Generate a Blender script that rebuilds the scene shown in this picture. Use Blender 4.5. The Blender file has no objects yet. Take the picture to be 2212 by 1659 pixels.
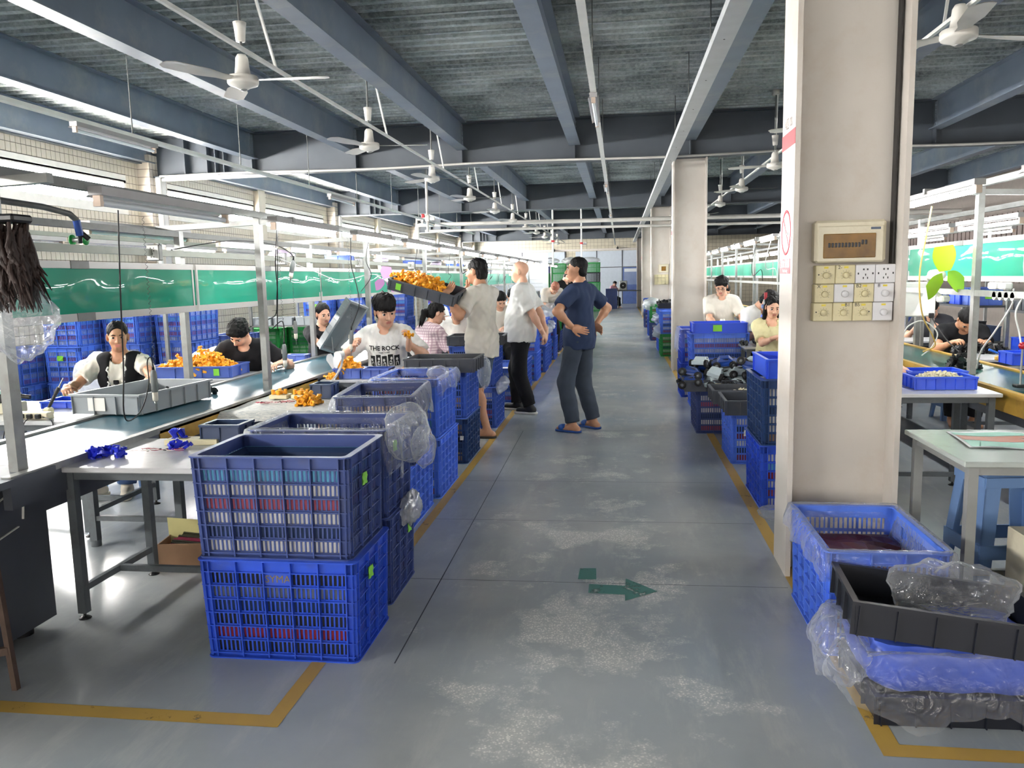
import bpy, bmesh, math, random
import numpy as np
from mathutils import Vector, Matrix, Euler
from mathutils.bvhtree import BVHTree

random.seed(7)
rng = np.random.RandomState(11)
SC = bpy.context.scene
COL = SC.collection
PI = math.pi

# ------------------------------------------------------------------ camera
cam_d = bpy.data.cameras.new('camera')
cam = bpy.data.objects.new('camera', cam_d)
COL.objects.link(cam)
_yaw, _pitch, _roll, _f = -0.135157517, 0.131531622, 0.0220309631, 1731.43
_fw = Vector((math.sin(_yaw)*math.cos(_pitch), math.cos(_yaw)*math.cos(_pitch), -math.sin(_pitch)))
_rt = Vector((math.cos(_yaw), -math.sin(_yaw), 0))
_dn = _fw.cross(_rt)
_r2 = math.cos(_roll)*_rt + math.sin(_roll)*_dn
_d2 = -math.sin(_roll)*_rt + math.cos(_roll)*_dn
cam.matrix_world = Matrix(((_r2.x, -_d2.x, -_fw.x, 0), (_r2.y, -_d2.y, -_fw.y, 0), (_r2.z, -_d2.z, -_fw.z, 1.55), (0, 0, 0, 1)))
cam_d.sensor_width = 36.0
cam_d.lens = _f/2212*36.0
cam_d.clip_end = 300
SC.camera = cam

# ------------------------------------------------------------------ world, exposure
w = bpy.data.worlds.new('overcast'); SC.world = w
w.use_nodes = True
_bg = w.node_tree.nodes['Background']
_bg.inputs[0].default_value = (0.86, 0.93, 1.0, 1)
_bg.inputs[1].default_value = 4.0
SC.view_settings.view_transform = 'Standard'
SC.view_settings.look = 'None'
SC.view_settings.gamma = 1.0
SC.view_settings.use_curve_mapping = False
SC.view_settings.exposure = 1.68
TUBE_E = 32.0       # lit fluorescent tubes
WIN_E = 46.0         # daylight behind frosted panes
SC.cycles.max_bounces = 5
SC.cycles.diffuse_bounces = 3
SC.cycles.glossy_bounces = 2
SC.cycles.transmission_bounces = 2
SC.cycles.transparent_max_bounces = 10
SC.cycles.sample_clamp_indirect = 6.0
SC.cycles.caustics_reflective = False
SC.cycles.caustics_refractive = False
SC.cycles.use_denoising = True
SC.cycles.use_adaptive_sampling = True
SC.cycles.adaptive_threshold = 0.1
SC.cycles.adaptive_min_samples = 16

# ------------------------------------------------------------------ materials
MATS = {}
def _principled(name):
    m = bpy.data.materials.new(name); m.use_nodes = True
    nt = m.node_tree
    return m, nt, nt.nodes['Principled BSDF']
def srgb(r, g, b):
    f = lambda c: ((c/255+0.055)/1.055)**2.4 if c/255 > 0.04045 else c/255/12.92
    return (f(r), f(g), f(b), 1)
def mat(name, rgb, rough=0.5, metal=0.0, var=0.12, scale=8.0, bump=0.0, bscale=60.0, emit=0.0, spec=0.5, dirt=None, dscale=3.0, damt=0.5, stretch=None):
    """principled material with procedural colour variation, optional dirt patches and fine relief"""
    if name in MATS: return MATS[name]
    m, nt, b = _principled(name)
    L = nt.links; N = nt.nodes
    tc = N.new('ShaderNodeTexCoord'); src = tc.outputs['Object']
    if stretch:
        mp = N.new('ShaderNodeMapping'); mp.inputs['Scale'].default_value = stretch
        L.new(src, mp.inputs[0]); src = mp.outputs[0]
    c = srgb(*rgb)
    if var > 0:
        n = N.new('ShaderNodeTexNoise'); n.inputs['Scale'].default_value = scale; n.inputs['Detail'].default_value = 4
        L.new(src, n.inputs['Vector'])
        r = N.new('ShaderNodeValToRGB')
        r.color_ramp.elements[0].position = 0.3; r.color_ramp.elements[1].position = 0.7
        r.color_ramp.elements[0].color = tuple(x*(1-var) for x in c[:3])+(1,)
        r.color_ramp.elements[1].color = tuple(min(1, x*(1+var)) for x in c[:3])+(1,)
        L.new(n.outputs['Fac'], r.inputs[0]); out = r.outputs[0]
        if dirt:
            n2 = N.new('ShaderNodeTexNoise'); n2.inputs['Scale'].default_value = dscale; n2.inputs['Detail'].default_value = 6
            n2.inputs['Roughness'].default_value = 0.7
            L.new(src, n2.inputs['Vector'])
            r2 = N.new('ShaderNodeMapRange'); r2.inputs[1].default_value = 0.5; r2.inputs[2].default_value = 0.68; r2.inputs[4].default_value = damt
            L.new(n2.outputs['Fac'], r2.inputs[0])
            mx = N.new('ShaderNodeMix'); mx.data_type = 'RGBA'
            L.new(r2.outputs[0], mx.inputs[0]); L.new(out, mx.inputs[6]); mx.inputs[7].default_value = srgb(*dirt)
            out = mx.outputs[2]
        L.new(out, b.inputs['Base Color'])
    else:
        b.inputs['Base Color'].default_value = c
    b.inputs['Roughness'].default_value = rough
    b.inputs['Metallic'].default_value = metal
    b.inputs['Specular IOR Level'].default_value = spec
    if bump > 0:
        n3 = N.new('ShaderNodeTexNoise'); n3.inputs['Scale'].default_value = bscale; n3.inputs['Detail'].default_value = 3
        L.new(src, n3.inputs['Vector'])
        bp = N.new('ShaderNodeBump'); bp.inputs['Strength'].default_value = bump; bp.inputs['Distance'].default_value = 0.01
        L.new(n3.outputs['Fac'], bp.inputs['Height']); L.new(bp.outputs[0], b.inputs['Normal'])
    if emit > 0:
        b.inputs['Emission Color'].default_value = c; b.inputs['Emission Strength'].default_value = emit
    MATS[name] = m
    return m
def film(name, tint=(240, 243, 247), clear=0.72, rough=0.14, bscale=16.0, bump=0.8):
    """thin clear plastic film: mostly see-through, a little milky, with glossy creases"""
    if name in MATS: return MATS[name]
    m, nt, b = _principled(name); N = nt.nodes; L = nt.links
    b.inputs['Base Color'].default_value = srgb(*tint); b.inputs['Roughness'].default_value = rough
    b.inputs['Specular IOR Level'].default_value = 0.7
    tr = N.new('ShaderNodeBsdfTransparent'); tr.inputs[0].default_value = (0.97, 0.98, 1, 1)
    tl = N.new('ShaderNodeBsdfTranslucent'); tl.inputs[0].default_value = srgb(*tint)
    tc = N.new('ShaderNodeTexCoord')
    n = N.new('ShaderNodeTexNoise'); n.inputs['Scale'].default_value = bscale; n.inputs['Detail'].default_value = 2; n.inputs['Distortion'].default_value = 1.5
    L.new(tc.outputs['Object'], n.inputs['Vector'])
    bp = N.new('ShaderNodeBump'); bp.inputs['Strength'].default_value = bump; bp.inputs['Distance'].default_value = 0.02
    L.new(n.outputs['Fac'], bp.inputs['Height']); L.new(bp.outputs[0], b.inputs['Normal'])
    gl = N.new('ShaderNodeBsdfGlossy'); gl.inputs['Roughness'].default_value = rough; L.new(bp.outputs[0], gl.inputs['Normal'])
    m1 = N.new('ShaderNodeMixShader'); m1.inputs[0].default_value = 0.45; L.new(b.outputs[0], m1.inputs[1]); L.new(gl.outputs[0], m1.inputs[2])
    m2 = N.new('ShaderNodeMixShader'); m2.inputs[0].default_value = 0.4; L.new(m1.outputs[0], m2.inputs[1]); L.new(tl.outputs[0], m2.inputs[2])
    lw = N.new('ShaderNodeLayerWeight'); lw.inputs['Blend'].default_value = 0.35
    mr = N.new('ShaderNodeMapRange'); mr.inputs[3].default_value = 1-clear-0.08; mr.inputs[4].default_value = min(0.95, 1-clear+0.45)
    L.new(lw.outputs['Facing'], mr.inputs[0])
    mx = N.new('ShaderNodeMixShader'); L.new(mr.outputs[0], mx.inputs[0]); L.new(tr.outputs[0], mx.inputs[1]); L.new(m2.outputs[0], mx.inputs[2])
    L.new(mx.outputs[0], N['Material Output'].inputs[0])
    MATS[name] = m
    return m

# ------------------------------------------------------------------ mesh builder
def _basis(d):
    d = Vector(d).normalized()
    a = Vector((0, 0, 1)) if abs(d.z) < 0.9 else Vector((1, 0, 0))
    u = d.cross(a).normalized(); v = d.cross(u)
    return d, u, v
class MB:
    def __init__(s): s.v = []; s.f = []; s.m = []; s.sm = []
    def add(s, vs, fs, m=0, smooth=False):
        o = len(s.v); s.v.extend([tuple(p) for p in vs])
        for f in fs: s.f.append(tuple(i+o for i in f)); s.m.append(m); s.sm.append(smooth)
        return s
    def box(s, x0, x1, y0, y1, z0, z1, m=0):
        return s.add([(x0,y0,z0),(x1,y0,z0),(x1,y1,z0),(x0,y1,z0),(x0,y0,z1),(x1,y0,z1),(x1,y1,z1),(x0,y1,z1)],
                     [(0,3,2,1),(4,5,6,7),(0,1,5,4),(1,2,6,5),(2,3,7,6),(3,0,4,7)], m)
    def cbox(s, c, sz, m=0, rot=None, bev=0.0):
        x, y, z = (q/2 for q in sz)
        if bev > 0:
            b = min(bev, x*.9, y*.9, z*.9); vs = []
            for sx in (-1,1):
                for sy in (-1,1):
                    for sz_ in (-1,1):
                        vs += [Vector((sx*x, sy*(y-b), sz_*(z-b))), Vector((sx*(x-b), sy*y, sz_*(z-b))), Vector((sx*(x-b), sy*(y-b), sz_*z))]
            bm = bmesh.new()
            for p in vs: bm.verts.new(p)
            bmesh.ops.convex_hull(bm, input=bm.verts); bm.verts.index_update()
            vs = [v.co.copy() for v in bm.verts]; fs = [[v.index for v in f.verts] for f in bm.faces]; bm.free()
        else:
            vs = [Vector(p) for p in ((-x,-y,-z),(x,-y,-z),(x,y,-z),(-x,y,-z),(-x,-y,z),(x,-y,z),(x,y,z),(-x,y,z))]
            fs = [(0,3,2,1),(4,5,6,7),(0,1,5,4),(1,2,6,5),(2,3,7,6),(3,0,4,7)]
        if rot is not None:
            R = rot if isinstance(rot, Matrix) else Euler(rot).to_matrix()
            vs = [R @ p for p in vs]
        return s.add([p+Vector(c) for p in vs], fs, m)
    def bar(s, a, b, w, h, m=0):
        """square bar from a to b, w wide (horizontal), h high"""
        a = Vector(a); b = Vector(b); d = (b-a).normalized()
        up = Vector((0,0,1)) if abs(d.z) < 0.95 else Vector((0,1,0))
        u = d.cross(up).normalized()*w/2; v = u.cross(d).normalized()*h/2
        vs = [a-u-v, a+u-v, a+u+v, a-u+v, b-u-v, b+u-v, b+u+v, b-u+v]
        return s.add(vs, [(0,1,2,3),(7,6,5,4),(0,4,5,1),(1,5,6,2),(2,6,7,3),(3,7,4,0)], m)
    def cyl(s, a, b, r, r2=None, n=10, m=0, cap=True, smooth=True):
        a = Vector(a); b = Vector(b); r2 = r if r2 is None else r2
        d, u, v = _basis(b-a)
        vs = []
        for c, rr in ((a, r), (b, r2)):
            for k in range(n):
                t = 2*PI*k/n; vs.append(c+(u*math.cos(t)+v*math.sin(t))*rr)
        fs = [(k, (k+1) % n, n+(k+1) % n, n+k) for k in range(n)]
        s.add(vs, fs, m, smooth)
        if cap: s.add(vs, [tuple(range(n-1, -1, -1)), tuple(range(n, 2*n))], m)
        return s
    def tube(s, pts, r, n=6, m=0, closed=False):
        pts = [Vector(p) for p in pts]; rings = []
        pu = None
        for i, p in enumerate(pts):
            d = (pts[min(i+1, len(pts)-1)]-pts[max(i-1, 0)])
            d, u, v = _basis(d)
            if pu is not None:
                u = (pu-d*pu.dot(d)).normalized(); v = d.cross(u)
            pu = u
            rr = r[i] if isinstance(r, (list, tuple)) else r
            rings.append([p+(u*math.cos(2*PI*k/n)+v*math.sin(2*PI*k/n))*rr for k in range(n)])
        vs = [q for R in rings for q in R]
        fs = [(i*n+k, i*n+(k+1) % n, (i+1)*n+(k+1) % n, (i+1)*n+k) for i in range(len(pts)-1) for k in range(n)]
        s.add(vs, fs, m, True)
        s.add(rings[0], [tuple(range(n-1, -1, -1))], m); s.add(rings[-1], [tuple(range(n))], m)
        return s
    def lathe(s, prof, c=(0,0,0), n=16, m=0, axis='z'):
        vs = []; c = Vector(c)
        for r, z in prof:
            for k in range(n):
                t = 2*PI*k/n; p = Vector((r*math.cos(t), r*math.sin(t), z))
                if axis == 'x': p = Vector((p.z, p.x, p.y))
                if axis == 'y': p = Vector((p.x, p.z, p.y))
                vs.append(c+p)
        fs = [(i*n+k, i*n+(k+1) % n, (i+1)*n+(k+1) % n, (i+1)*n+k) for i in range(len(prof)-1) for k in range(n)]
        return s.add(vs, fs, m, True)
    def grid(s, P, m=0, smooth=True, wrap=False):
        """P: rows of points"""
        R = len(P); Cn = len(P[0])
        vs = [p for row in P for p in row]
        fs = []
        for i in range(R-1):
            for j in range(Cn if wrap else Cn-1):
                fs.append((i*Cn+j, i*Cn+(j+1) % Cn, (i+1)*Cn+(j+1) % Cn, (i+1)*Cn+j))
        return s.add(vs, fs, m, smooth)
    def poly(s, pts, h, m=0, axis='z'):
        """prism of an outline, given as 3d bottom points and an extrusion vector h"""
        n = len(pts); h = Vector(h); pts = [Vector(p) for p in pts]
        return s.add(pts+[p+h for p in pts], [tuple(range(n-1, -1, -1)), tuple(range(n, 2*n))]+[(k, (k+1) % n, n+(k+1) % n, n+k) for k in range(n)], m)
    def xform(s, M):
        s.v = [tuple(M @ Vector(p)) for p in s.v]; return s
    def mesh(s, name, mats):
        me = bpy.data.meshes.new(name)
        me.from_pydata(s.v, [], s.f); 
        for mm in (mats if isinstance(mats, (list, tuple)) else [mats]): me.materials.append(mm)
        me.polygons.foreach_set('material_index', s.m)
        me.polygons.foreach_set('use_smooth', s.sm)
        me.update()
        return me
    def build(s, name, mats, parent=None, loc=(0,0,0), rot=(0,0,0)):
        return link(name, s.mesh(name, mats), parent, loc, rot)
def link(name, me, parent=None, loc=(0,0,0), rot=(0,0,0)):
    o = bpy.data.objects.new(name, me); COL.objects.link(o)
    o.location = loc; o.rotation_euler = rot
    if parent is not None: o.parent = parent
    return o
def tag(o, label=None, cat=None, group=None, kind=None):
    if label: o['label'] = label
    if cat: o['category'] = cat
    if group: o['group'] = group
    if kind: o['kind'] = kind
    return o
def thing(name, label, cat, loc=(0,0,0), rz=0.0, group=None):
    o = bpy.data.objects.new(name, None); COL.objects.link(o)
    o.empty_display_size = 0.1
    o.location = loc; o.rotation_euler = (0, 0, rz) if not isinstance(rz, (tuple, list)) else rz
    return tag(o, label, cat, group)
KIDS = {}
def copy_tree(o, label=None, loc=None, rot=None, group=None, parent=None):
    c = o.copy(); COL.objects.link(c)
    if parent is not None: c.parent = parent
    if label: c['label'] = label
    if group: c['group'] = group
    if loc is not None: c.location = loc
    if rot is not None: c.rotation_euler = (0, 0, rot) if not isinstance(rot, (tuple, list, Euler)) else rot
    for ch in [x for x in o.children if 'once' not in x]:
        copy_tree(ch, parent=c)
    return c
def text_mesh(txt, size, depth=0.001, align='CENTER', bold=0.0):
    cu = bpy.data.curves.new('lettering', 'FONT'); cu.body = txt; cu.size = size; cu.extrude = depth; cu.offset = bold
    cu.align_x = align; cu.align_y = 'CENTER'; cu.resolution_u = 2
    o = bpy.data.objects.new('lettering', cu); COL.objects.link(o)
    dg = bpy.context.evaluated_depsgraph_get()
    me = bpy.data.meshes.new_from_object(o.evaluated_get(dg))
    bpy.data.objects.remove(o)
    return me
def text_obj(txt, size, mt, parent, M, depth=0.0008, name='lettering', bold=0.0):
    me = text_mesh(txt, size, depth, bold=bold); me.transform(M)
    me.materials.clear(); me.materials.append(mt)
    o = bpy.data.objects.new(name, me); COL.objects.link(o); o.parent = parent
    return o
# ================================================================== materials used all over
M_beam = mat('blue_grey_steel_paint', (108, 119, 134), 0.45, 0.0, 0.10, 2.0, dirt=(150, 152, 148), dscale=1.1, damt=0.45)
M_girder = mat('dark_steel_paint', (78, 84, 92), 0.5, 0.0, 0.10, 2.0)
M_white = mat('white_paint', (226, 226, 222), 0.45, 0, 0.05)
M_alu = mat('aluminium_frame', (150, 152, 150), 0.38, 0.55, 0.10, 14.0, dirt=(120, 112, 104), dscale=9.0, damt=0.35)
M_steelgrey = mat('grey_painted_steel', (106, 108, 106), 0.5, 0.2, 0.12, 9.0, dirt=(84, 78, 72), dscale=7.0)
M_cream = mat('cream_column_paint', (210, 203, 195), 0.55, 0, 0.035, 2.5, dirt=(196, 180, 164), dscale=2.2, damt=0.4, bump=0.03, bscale=140)
M_black = mat('black_plastic', (22, 22, 25), 0.4, 0, 0.1)
M_darkgrey = mat('charcoal_plastic', (62, 65, 72), 0.42, 0, 0.10, 12)
M_rubber = mat('black_cable', (18, 18, 20), 0.5, 0, 0.0)
M_cablewhite = mat('white_cable', (220, 220, 216), 0.45, 0, 0.0)

# ================================================================== floor
FX0, FX1, FY0, FY1 = -8.2, 11.0, -6.0, 45.2
def floor_mat():
    m, nt, b = _principled('worn_grey_floor_paint'); N = nt.nodes; L = nt.links
    tc = N.new('ShaderNodeTexCoord'); src = tc.outputs['Object']
    def noise(scale, det=5, rough=0.6, vec=src):
        n = N.new('ShaderNodeTexNoise'); n.inputs['Scale'].default_value = scale; n.inputs['Detail'].default_value = det; n.inputs['Roughness'].default_value = rough
        L.new(vec, n.inputs['Vector']); return n.outputs['Fac']
    def rng_(v, a, b_, c=0.0, d=1.0):
        r = N.new('ShaderNodeMapRange'); r.inputs[1].default_value = a; r.inputs[2].default_value = b_; r.inputs[3].default_value = c; r.inputs[4].default_value = d
        L.new(v, r.inputs[0]); return r.outputs[0]
    def math_(op, a, b_):
        q = N.new('ShaderNodeMath'); q.operation = op
        for i, v in enumerate((a, b_)):
            if isinstance(v, (int, float)): q.inputs[i].default_value = v
            else: L.new(v, q.inputs[i])
        return q.outputs[0]
    def mixc(f, a, c):
        q = N.new('ShaderNodeMix'); q.data_type = 'RGBA'
        L.new(f, q.inputs[0])
        for i, v in ((6, a), (7, c)):
            if isinstance(v, tuple): q.inputs[i].default_value = v
            else: L.new(v, q.inputs[i])
        return q.outputs[2]
    base = mixc(rng_(noise(1.3), 0.35, 0.65), srgb(162, 167, 169), srgb(182, 186, 186))
    base = mixc(rng_(noise(0.45, 3), 0.42, 0.66), base, srgb(154, 165, 174))
    mp = N.new('ShaderNodeMapping'); mp.inputs['Scale'].default_value = (2.2, 0.5, 1); L.new(src, mp.inputs[0])
    base = mixc(rng_(noise(3.0, 6, 0.7, mp.outputs[0]), 0.52, 0.75, 0, 0.5), base, srgb(198, 200, 197))
    # worn patches that bare the pale chips of the screed, thickest along the walked middle of the aisle
    sx = N.new('ShaderNodeSeparateXYZ'); L.new(src, sx.inputs[0])
    dx = math_('ABSOLUTE', math_('ADD', sx.outputs[0], 0.18), 0)
    band = rng_(dx, 0.15, 1.2, 0.125, -0.10)
    far = rng_(sx.outputs[1], 4.5, 9.0, 0.0, -0.10)
    wear = math_('ADD', math_('ADD', noise(2.0, 7, 0.68), band), far)
    wmask = rng_(wear, 0.595, 0.68)
    vo = N.new('ShaderNodeTexVoronoi'); vo.inputs['Scale'].default_value = 105; L.new(src, vo.inputs['Vector'])
    chip = rng_(vo.outputs['Distance'], 0.30, 0.52, 1.0, 0.0)
    vc = rng_(vo.outputs['Color'], 0.25, 0.5)
    chips = math_('MULTIPLY', chip, vc)
    worn = math_('MULTIPLY', wmask, math_('ADD', math_('MULTIPLY', chips, 0.72), 0.28))
    col = mixc(worn, base, srgb(232, 231, 225))
    col2 = col
    L.new(col2, b.inputs['Base Color'])
    b.inputs['Roughness'].default_value = 0.25
    b.inputs['Specular IOR Level'].default_value = 0.6
    bp = N.new('ShaderNodeBump'); bp.inputs['Strength'].default_value = 0.2; bp.inputs['Distance'].default_value = 0.003
    hh = math_('ADD', math_('MULTIPLY', worn, 0.5), math_('MULTIPLY', noise(30, 4), 0.7))
    L.new(hh, bp.inputs['Height']); L.new(bp.outputs[0], b.inputs['Normal'])
    return m
floor = tag(MB().box(FX0, FX1, FY0, FY1, -0.2, 0).build('floor', floor_mat()), 'grey painted concrete floor worn to pale chips along the aisle', kind='structure')
def worn_paint(name, rgb, thr=0.42):
    m, nt, b = _principled(name); N = nt.nodes; L = nt.links
    tc = N.new('ShaderNodeTexCoord')
    n = N.new('ShaderNodeTexNoise'); n.inputs['Scale'].default_value = 7; n.inputs['Detail'].default_value = 8; n.inputs['Roughness'].default_value = 0.75
    L.new(tc.outputs['Object'], n.inputs['Vector'])
    r = N.new('ShaderNodeMapRange'); r.inputs[1].default_value = thr-0.05; r.inputs[2].default_value = thr+0.03; L.new(n.outputs['Fac'], r.inputs[0])
    n2 = N.new('ShaderNodeTexNoise'); n2.inputs['Scale'].default_value = 2.5; n2.inputs['Detail'].default_value = 4; L.new(tc.outputs['Object'], n2.inputs['Vector'])
    mx2 = N.new('ShaderNodeMix'); mx2.data_type = 'RGBA'; L.new(n2.outputs['Fac'], mx2.inputs[0])
    mx2.inputs[6].default_value = srgb(*[c*0.85 for c in rgb]); mx2.inputs[7].default_value = srgb(*rgb)
    L.new(mx2.outputs[2], b.inputs['Base Color']); b.inputs['Roughness'].default_value = 0.42
    tr = N.new('ShaderNodeBsdfTransparent'); ms = N.new('ShaderNodeMixShader')
    L.new(r.outputs[0], ms.inputs[0]); L.new(tr.outputs[0], ms.inputs[1]); L.new(b.outputs[0], ms.inputs[2])
    L.new(ms.outputs[0], N['Material Output'].inputs[0])
    return m
M_yel = worn_paint('worn_yellow_line_paint', (208, 170, 84), 0.37)
M_grn = worn_paint('worn_green_arrow_paint', (72, 134, 128), 0.42)
def strip(x0, x1, y0, y1):
    tag(MB().add([(x0,y0,.0012),(x1,y0,.0012),(x1,y1,.0012),(x0,y1,.0012)], [(0,1,2,3)]).build('painted_line', M_yel, floor), 'worn yellow line painted on the floor')
strip(-1.262, -1.20, 2.50, 40); strip(0.835, 0.905, 2.53, 40); strip(-4.5, -1.262, 2.50, 2.575); strip(0.905, 3.6, 2.53, 2.60)
arrow = MB().add([(-.16,3.80,.0015),(.02,3.79,.0015),(.022,3.905,.0015),(-.16,3.915,.0015),(.02,3.715,.0015),(.18,3.845,.0015),(.025,4.005,.0015)], [(0,1,2,3),(1,4,5,2),(2,5,6)])
arrow.add([(-.22,3.975,.0015),(-.125,3.98,.0015),(-.13,4.14,.0015),(-.216,4.135,.0015)], [(0,1,2,3)])
tag(arrow.build('painted_arrow', M_grn, floor), 'worn green arrow painted on the floor')
M_joint = mat('floor_joint_dirt', (62, 68, 74), 0.7, 0, 0.2)
for y in (3.92, 4.96, 5.96, 8.0):
    MB().add([(-1.2,y,.0006),(.82,y+.02,.0006),(.82,y+.0245,.0006),(-1.2,y+.0045,.0006)], [(0,1,2,3)]).build('screed_joint', M_joint, floor)
MB().add([(-.92,3.0,.0006),(-.914,3.0,.0006),(-.98,8.0,.0006),(-.985,8.0,.0006)], [(0,1,2,3)]).build('screed_joint', M_joint, floor)

# ================================================================== ceiling: deck sheets, girders, secondary beams
GY = [-4.75, 4.25, 13.25, 22.25, 31.25, 40.25]
def galv():
    m, nt, b = _principled('galvanised_deck'); N = nt.nodes; L = nt.links
    tc = N.new('ShaderNodeTexCoord'); gm = N.new('ShaderNodeNewGeometry')
    n = N.new('ShaderNodeTexNoise'); n.inputs['Scale'].default_value = 18; n.inputs['Detail'].default_value = 8; n.inputs['Roughness'].default_value = .75; L.new(gm.outputs['Position'], n.inputs['Vector'])
    n2 = N.new('ShaderNodeTexNoise'); n2.inputs['Scale'].default_value = 1.2; n2.inputs['Detail'].default_value = 3; L.new(gm.outputs['Position'], n2.inputs['Vector'])
    ad = N.new('ShaderNodeMath'); ad.operation = 'ADD'; L.new(n.outputs['Fac'], ad.inputs[0]); L.new(n2.outputs['Fac'], ad.inputs[1])
    r = N.new('ShaderNodeValToRGB'); e = r.color_ramp.elements
    e[0].position = .38; e[0].color = srgb(112, 120, 120); e[1].position = .62; e[1].color = srgb(206, 214, 212)
    hv = N.new('ShaderNodeMath'); hv.operation = 'MULTIPLY'; hv.inputs[1].default_value = .5; L.new(ad.outputs[0], hv.inputs[0])
    L.new(hv.outputs[0], r.inputs[0]); L.new(r.outputs[0], b.inputs['Base Color'])
    b.inputs['Metallic'].default_value = .35; b.inputs['Roughness'].default_value = .42
    return m
M_deck = galv()
ZD = 4.05
ceiling = tag(MB().box(FX0, FX1, FY0, FY1, ZD+.09, ZD+.17).build('ceiling', M_deck), 'corrugated galvanised steel deck ceiling on blue grey beams', kind='structure')
sheet = MB()
prof = []
for k in range(3):
    y = k*.2
    prof += [(y, 0), (y+.08, 0), (y+.092, .04), (y+.098, .043), (y+.105, .072), (y+.165, .072), (y+.172, .043), (y+.18, .04)]
prof += [(.594, 0), (.595, -.012), (.6, -.012)]
sheet.grid([[(FX0, p[0], p[1]) for p in prof], [(FX1, p[0], p[1]) for p in prof]], smooth=False)
sm = sheet.mesh('deck_sheet', M_deck)
y = FY0
while y < FY1:
    link('deck_sheet', sm, ceiling, (0, y, ZD)); y += .6
def ibeam(L, w, h, tf=.014, tw=.01):
    b = MB(); b.box(-w/2, w/2, 0, L, 0, tf); b.box(-w/2, w/2, 0, L, h-tf, h); b.box(-tw/2, tw/2, 0, L, tf, h-tf)
    return b
sb = ibeam(8.84, .18, .43)
for yy in (.01, 8.83):
    sb.box(-.012, .012+.006, yy-.0, yy+.12 if yy < 1 else yy-.12, .03, .40) if yy < 1 else sb.box(-.012, .018, yy-.12, yy, .03, .40)
    for k in range(5):
        for s in (-1, 1):
            yc = yy+(.06 if yy < 1 else -.06)
            sb.cyl((s*.018, yc, .07+k*.07), (s*.03, yc, .07+k*.07), .012, n=6)
sbm = sb.mesh('secondary_beam', M_beam)
BX = [-7.95, -6.1, -4.3, -2.52, -.7, 1.1, 2.9, 4.7, 6.5, 8.3, 10.1]
for gi, gy in enumerate(GY[:-1]):
    for x in BX: link('secondary_beam', sbm, ceiling, (x, gy+.08, ZD-.43))
sb2 = ibeam(4.8, .18, .43).mesh('secondary_beam_end', M_beam)
for x in BX: link('secondary_beam', sb2, ceiling, (x, GY[-1]+.08, ZD-.43))
gb = MB()
gb.box(FX0, FX1, -.15, .15, 0, .02); gb.box(FX0, FX1, -.15, .15, .65, .67); gb.box(FX0, FX1, -.008, .008, .02, .65)
for x in BX:
    gb.box(x-.006, x+.006, -.145, .145, .02, .65)
for x in (-7.3, -6.9, -6.75, -6.6): gb.box(x-.006, x+.006, -.145, .145, .02, .65)
gm_ = gb.mesh('girder', M_girder)
for gy in GY: link('girder', gm_, ceiling, (0, gy, ZD-.67))

# ================================================================== walls
def tile_wall_mat(name, a, g, sx, sz, axis='y'):
    m, nt, b = _principled(name); N = nt.nodes; L = nt.links
    tc = N.new('ShaderNodeTexCoord'); sp = N.new('ShaderNodeSeparateXYZ'); L.new(tc.outputs['Object'], sp.inputs[0])
    cb = N.new('ShaderNodeCombineXYZ'); L.new(sp.outputs[1 if axis == 'y' else 0], cb.inputs[0]); L.new(sp.outputs[2], cb.inputs[1])
    br = N.new('ShaderNodeTexBrick'); br.offset = 0; br.inputs['Scale'].default_value = 1.0
    br.inputs['Color1'].default_value = srgb(*a); br.inputs['Color2'].default_value = srgb(*[c*.96 for c in a]); br.inputs['Mortar'].default_value = srgb(*g)
    br.inputs['Brick Width'].default_value = sx; br.inputs['Row Height'].default_value = sz; br.inputs['Mortar Size'].default_value = .006
    L.new(cb.outputs[0], br.inputs['Vector']); L.new(br.outputs[0], b.inputs['Base Color']); b.inputs['Roughness'].default_value = .35
    return m
M_grout = mat('tile_grout', (96, 88, 78), .8, 0, .15)
M_tile = mat('cream_wall_tile', (204, 193, 174), .28, 0, .06, 1.3, dirt=(188, 178, 160), dscale=1.6, damt=.5)
M_plaster = mat('white_plaster', (222, 216, 210), .6, 0, .05)
WX = -8.1
WZ0, WZ1 = 2.86, 3.27
WINS = []
for gy in GY[:-1]:
    WINS += [(gy+.45, gy+4.05), (gy+4.55, gy+8.35)]
WINS.append((GY[-1]+.45, GY[-1]+4.3))
wl = MB()
wl.box(WX-.24, WX, FY0, FY1, 0, WZ0); wl.box(WX-.24, WX, FY0, FY1, WZ1, ZD+.1)
py = FY0
for a, b_ in WINS:
    wl.box(WX-.24, WX, py, a, WZ0, WZ1); py = b_
wl.box(WX-.24, WX, py, FY1, WZ0, WZ1)
wall_left = tag(wl.build('wall_left', M_grout), 'cream tiled wall with a row of strip windows', kind='structure')
# tiles: the nearest 300 in view one by one, the rest joined
TW, TH = .097, .13
tb = MB().box(0, .008, .0045, TW-.0045, .0045, TH-.0045).mesh('wall_tile', M_tile)
rest = MB(); cand = []
nrow = int(3.76/TH)
iy0 = int((8.4-FY0)/TW); iy1 = int((FY1-FY0)/TW)
for iy in range(iy0, iy1):
    y = FY0+iy*TW
    for iz in range(nrow):
        z = iz*TH
        if z+TH > 3.76: continue
        if WZ0-.0 < z+TH and z < WZ1+.0 and any(a-.01 < y+TW and y < b_+.01 for a, b_ in WINS): continue
        if any(abs(y+TW/2-q) < .19 for q in [g+4.3 for g in GY]): continue
        if any(abs(y+TW/2-q) < .27 for q in GY): continue
        cand.append((y, z))
near = sorted([c for c in cand if c[1] > 3.2 and c[0] > 9.3 or (2.2 < c[1] < 2.9 and 9.9 < c[0] < 12.5)], key=lambda c: c[0])[:290]
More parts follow.
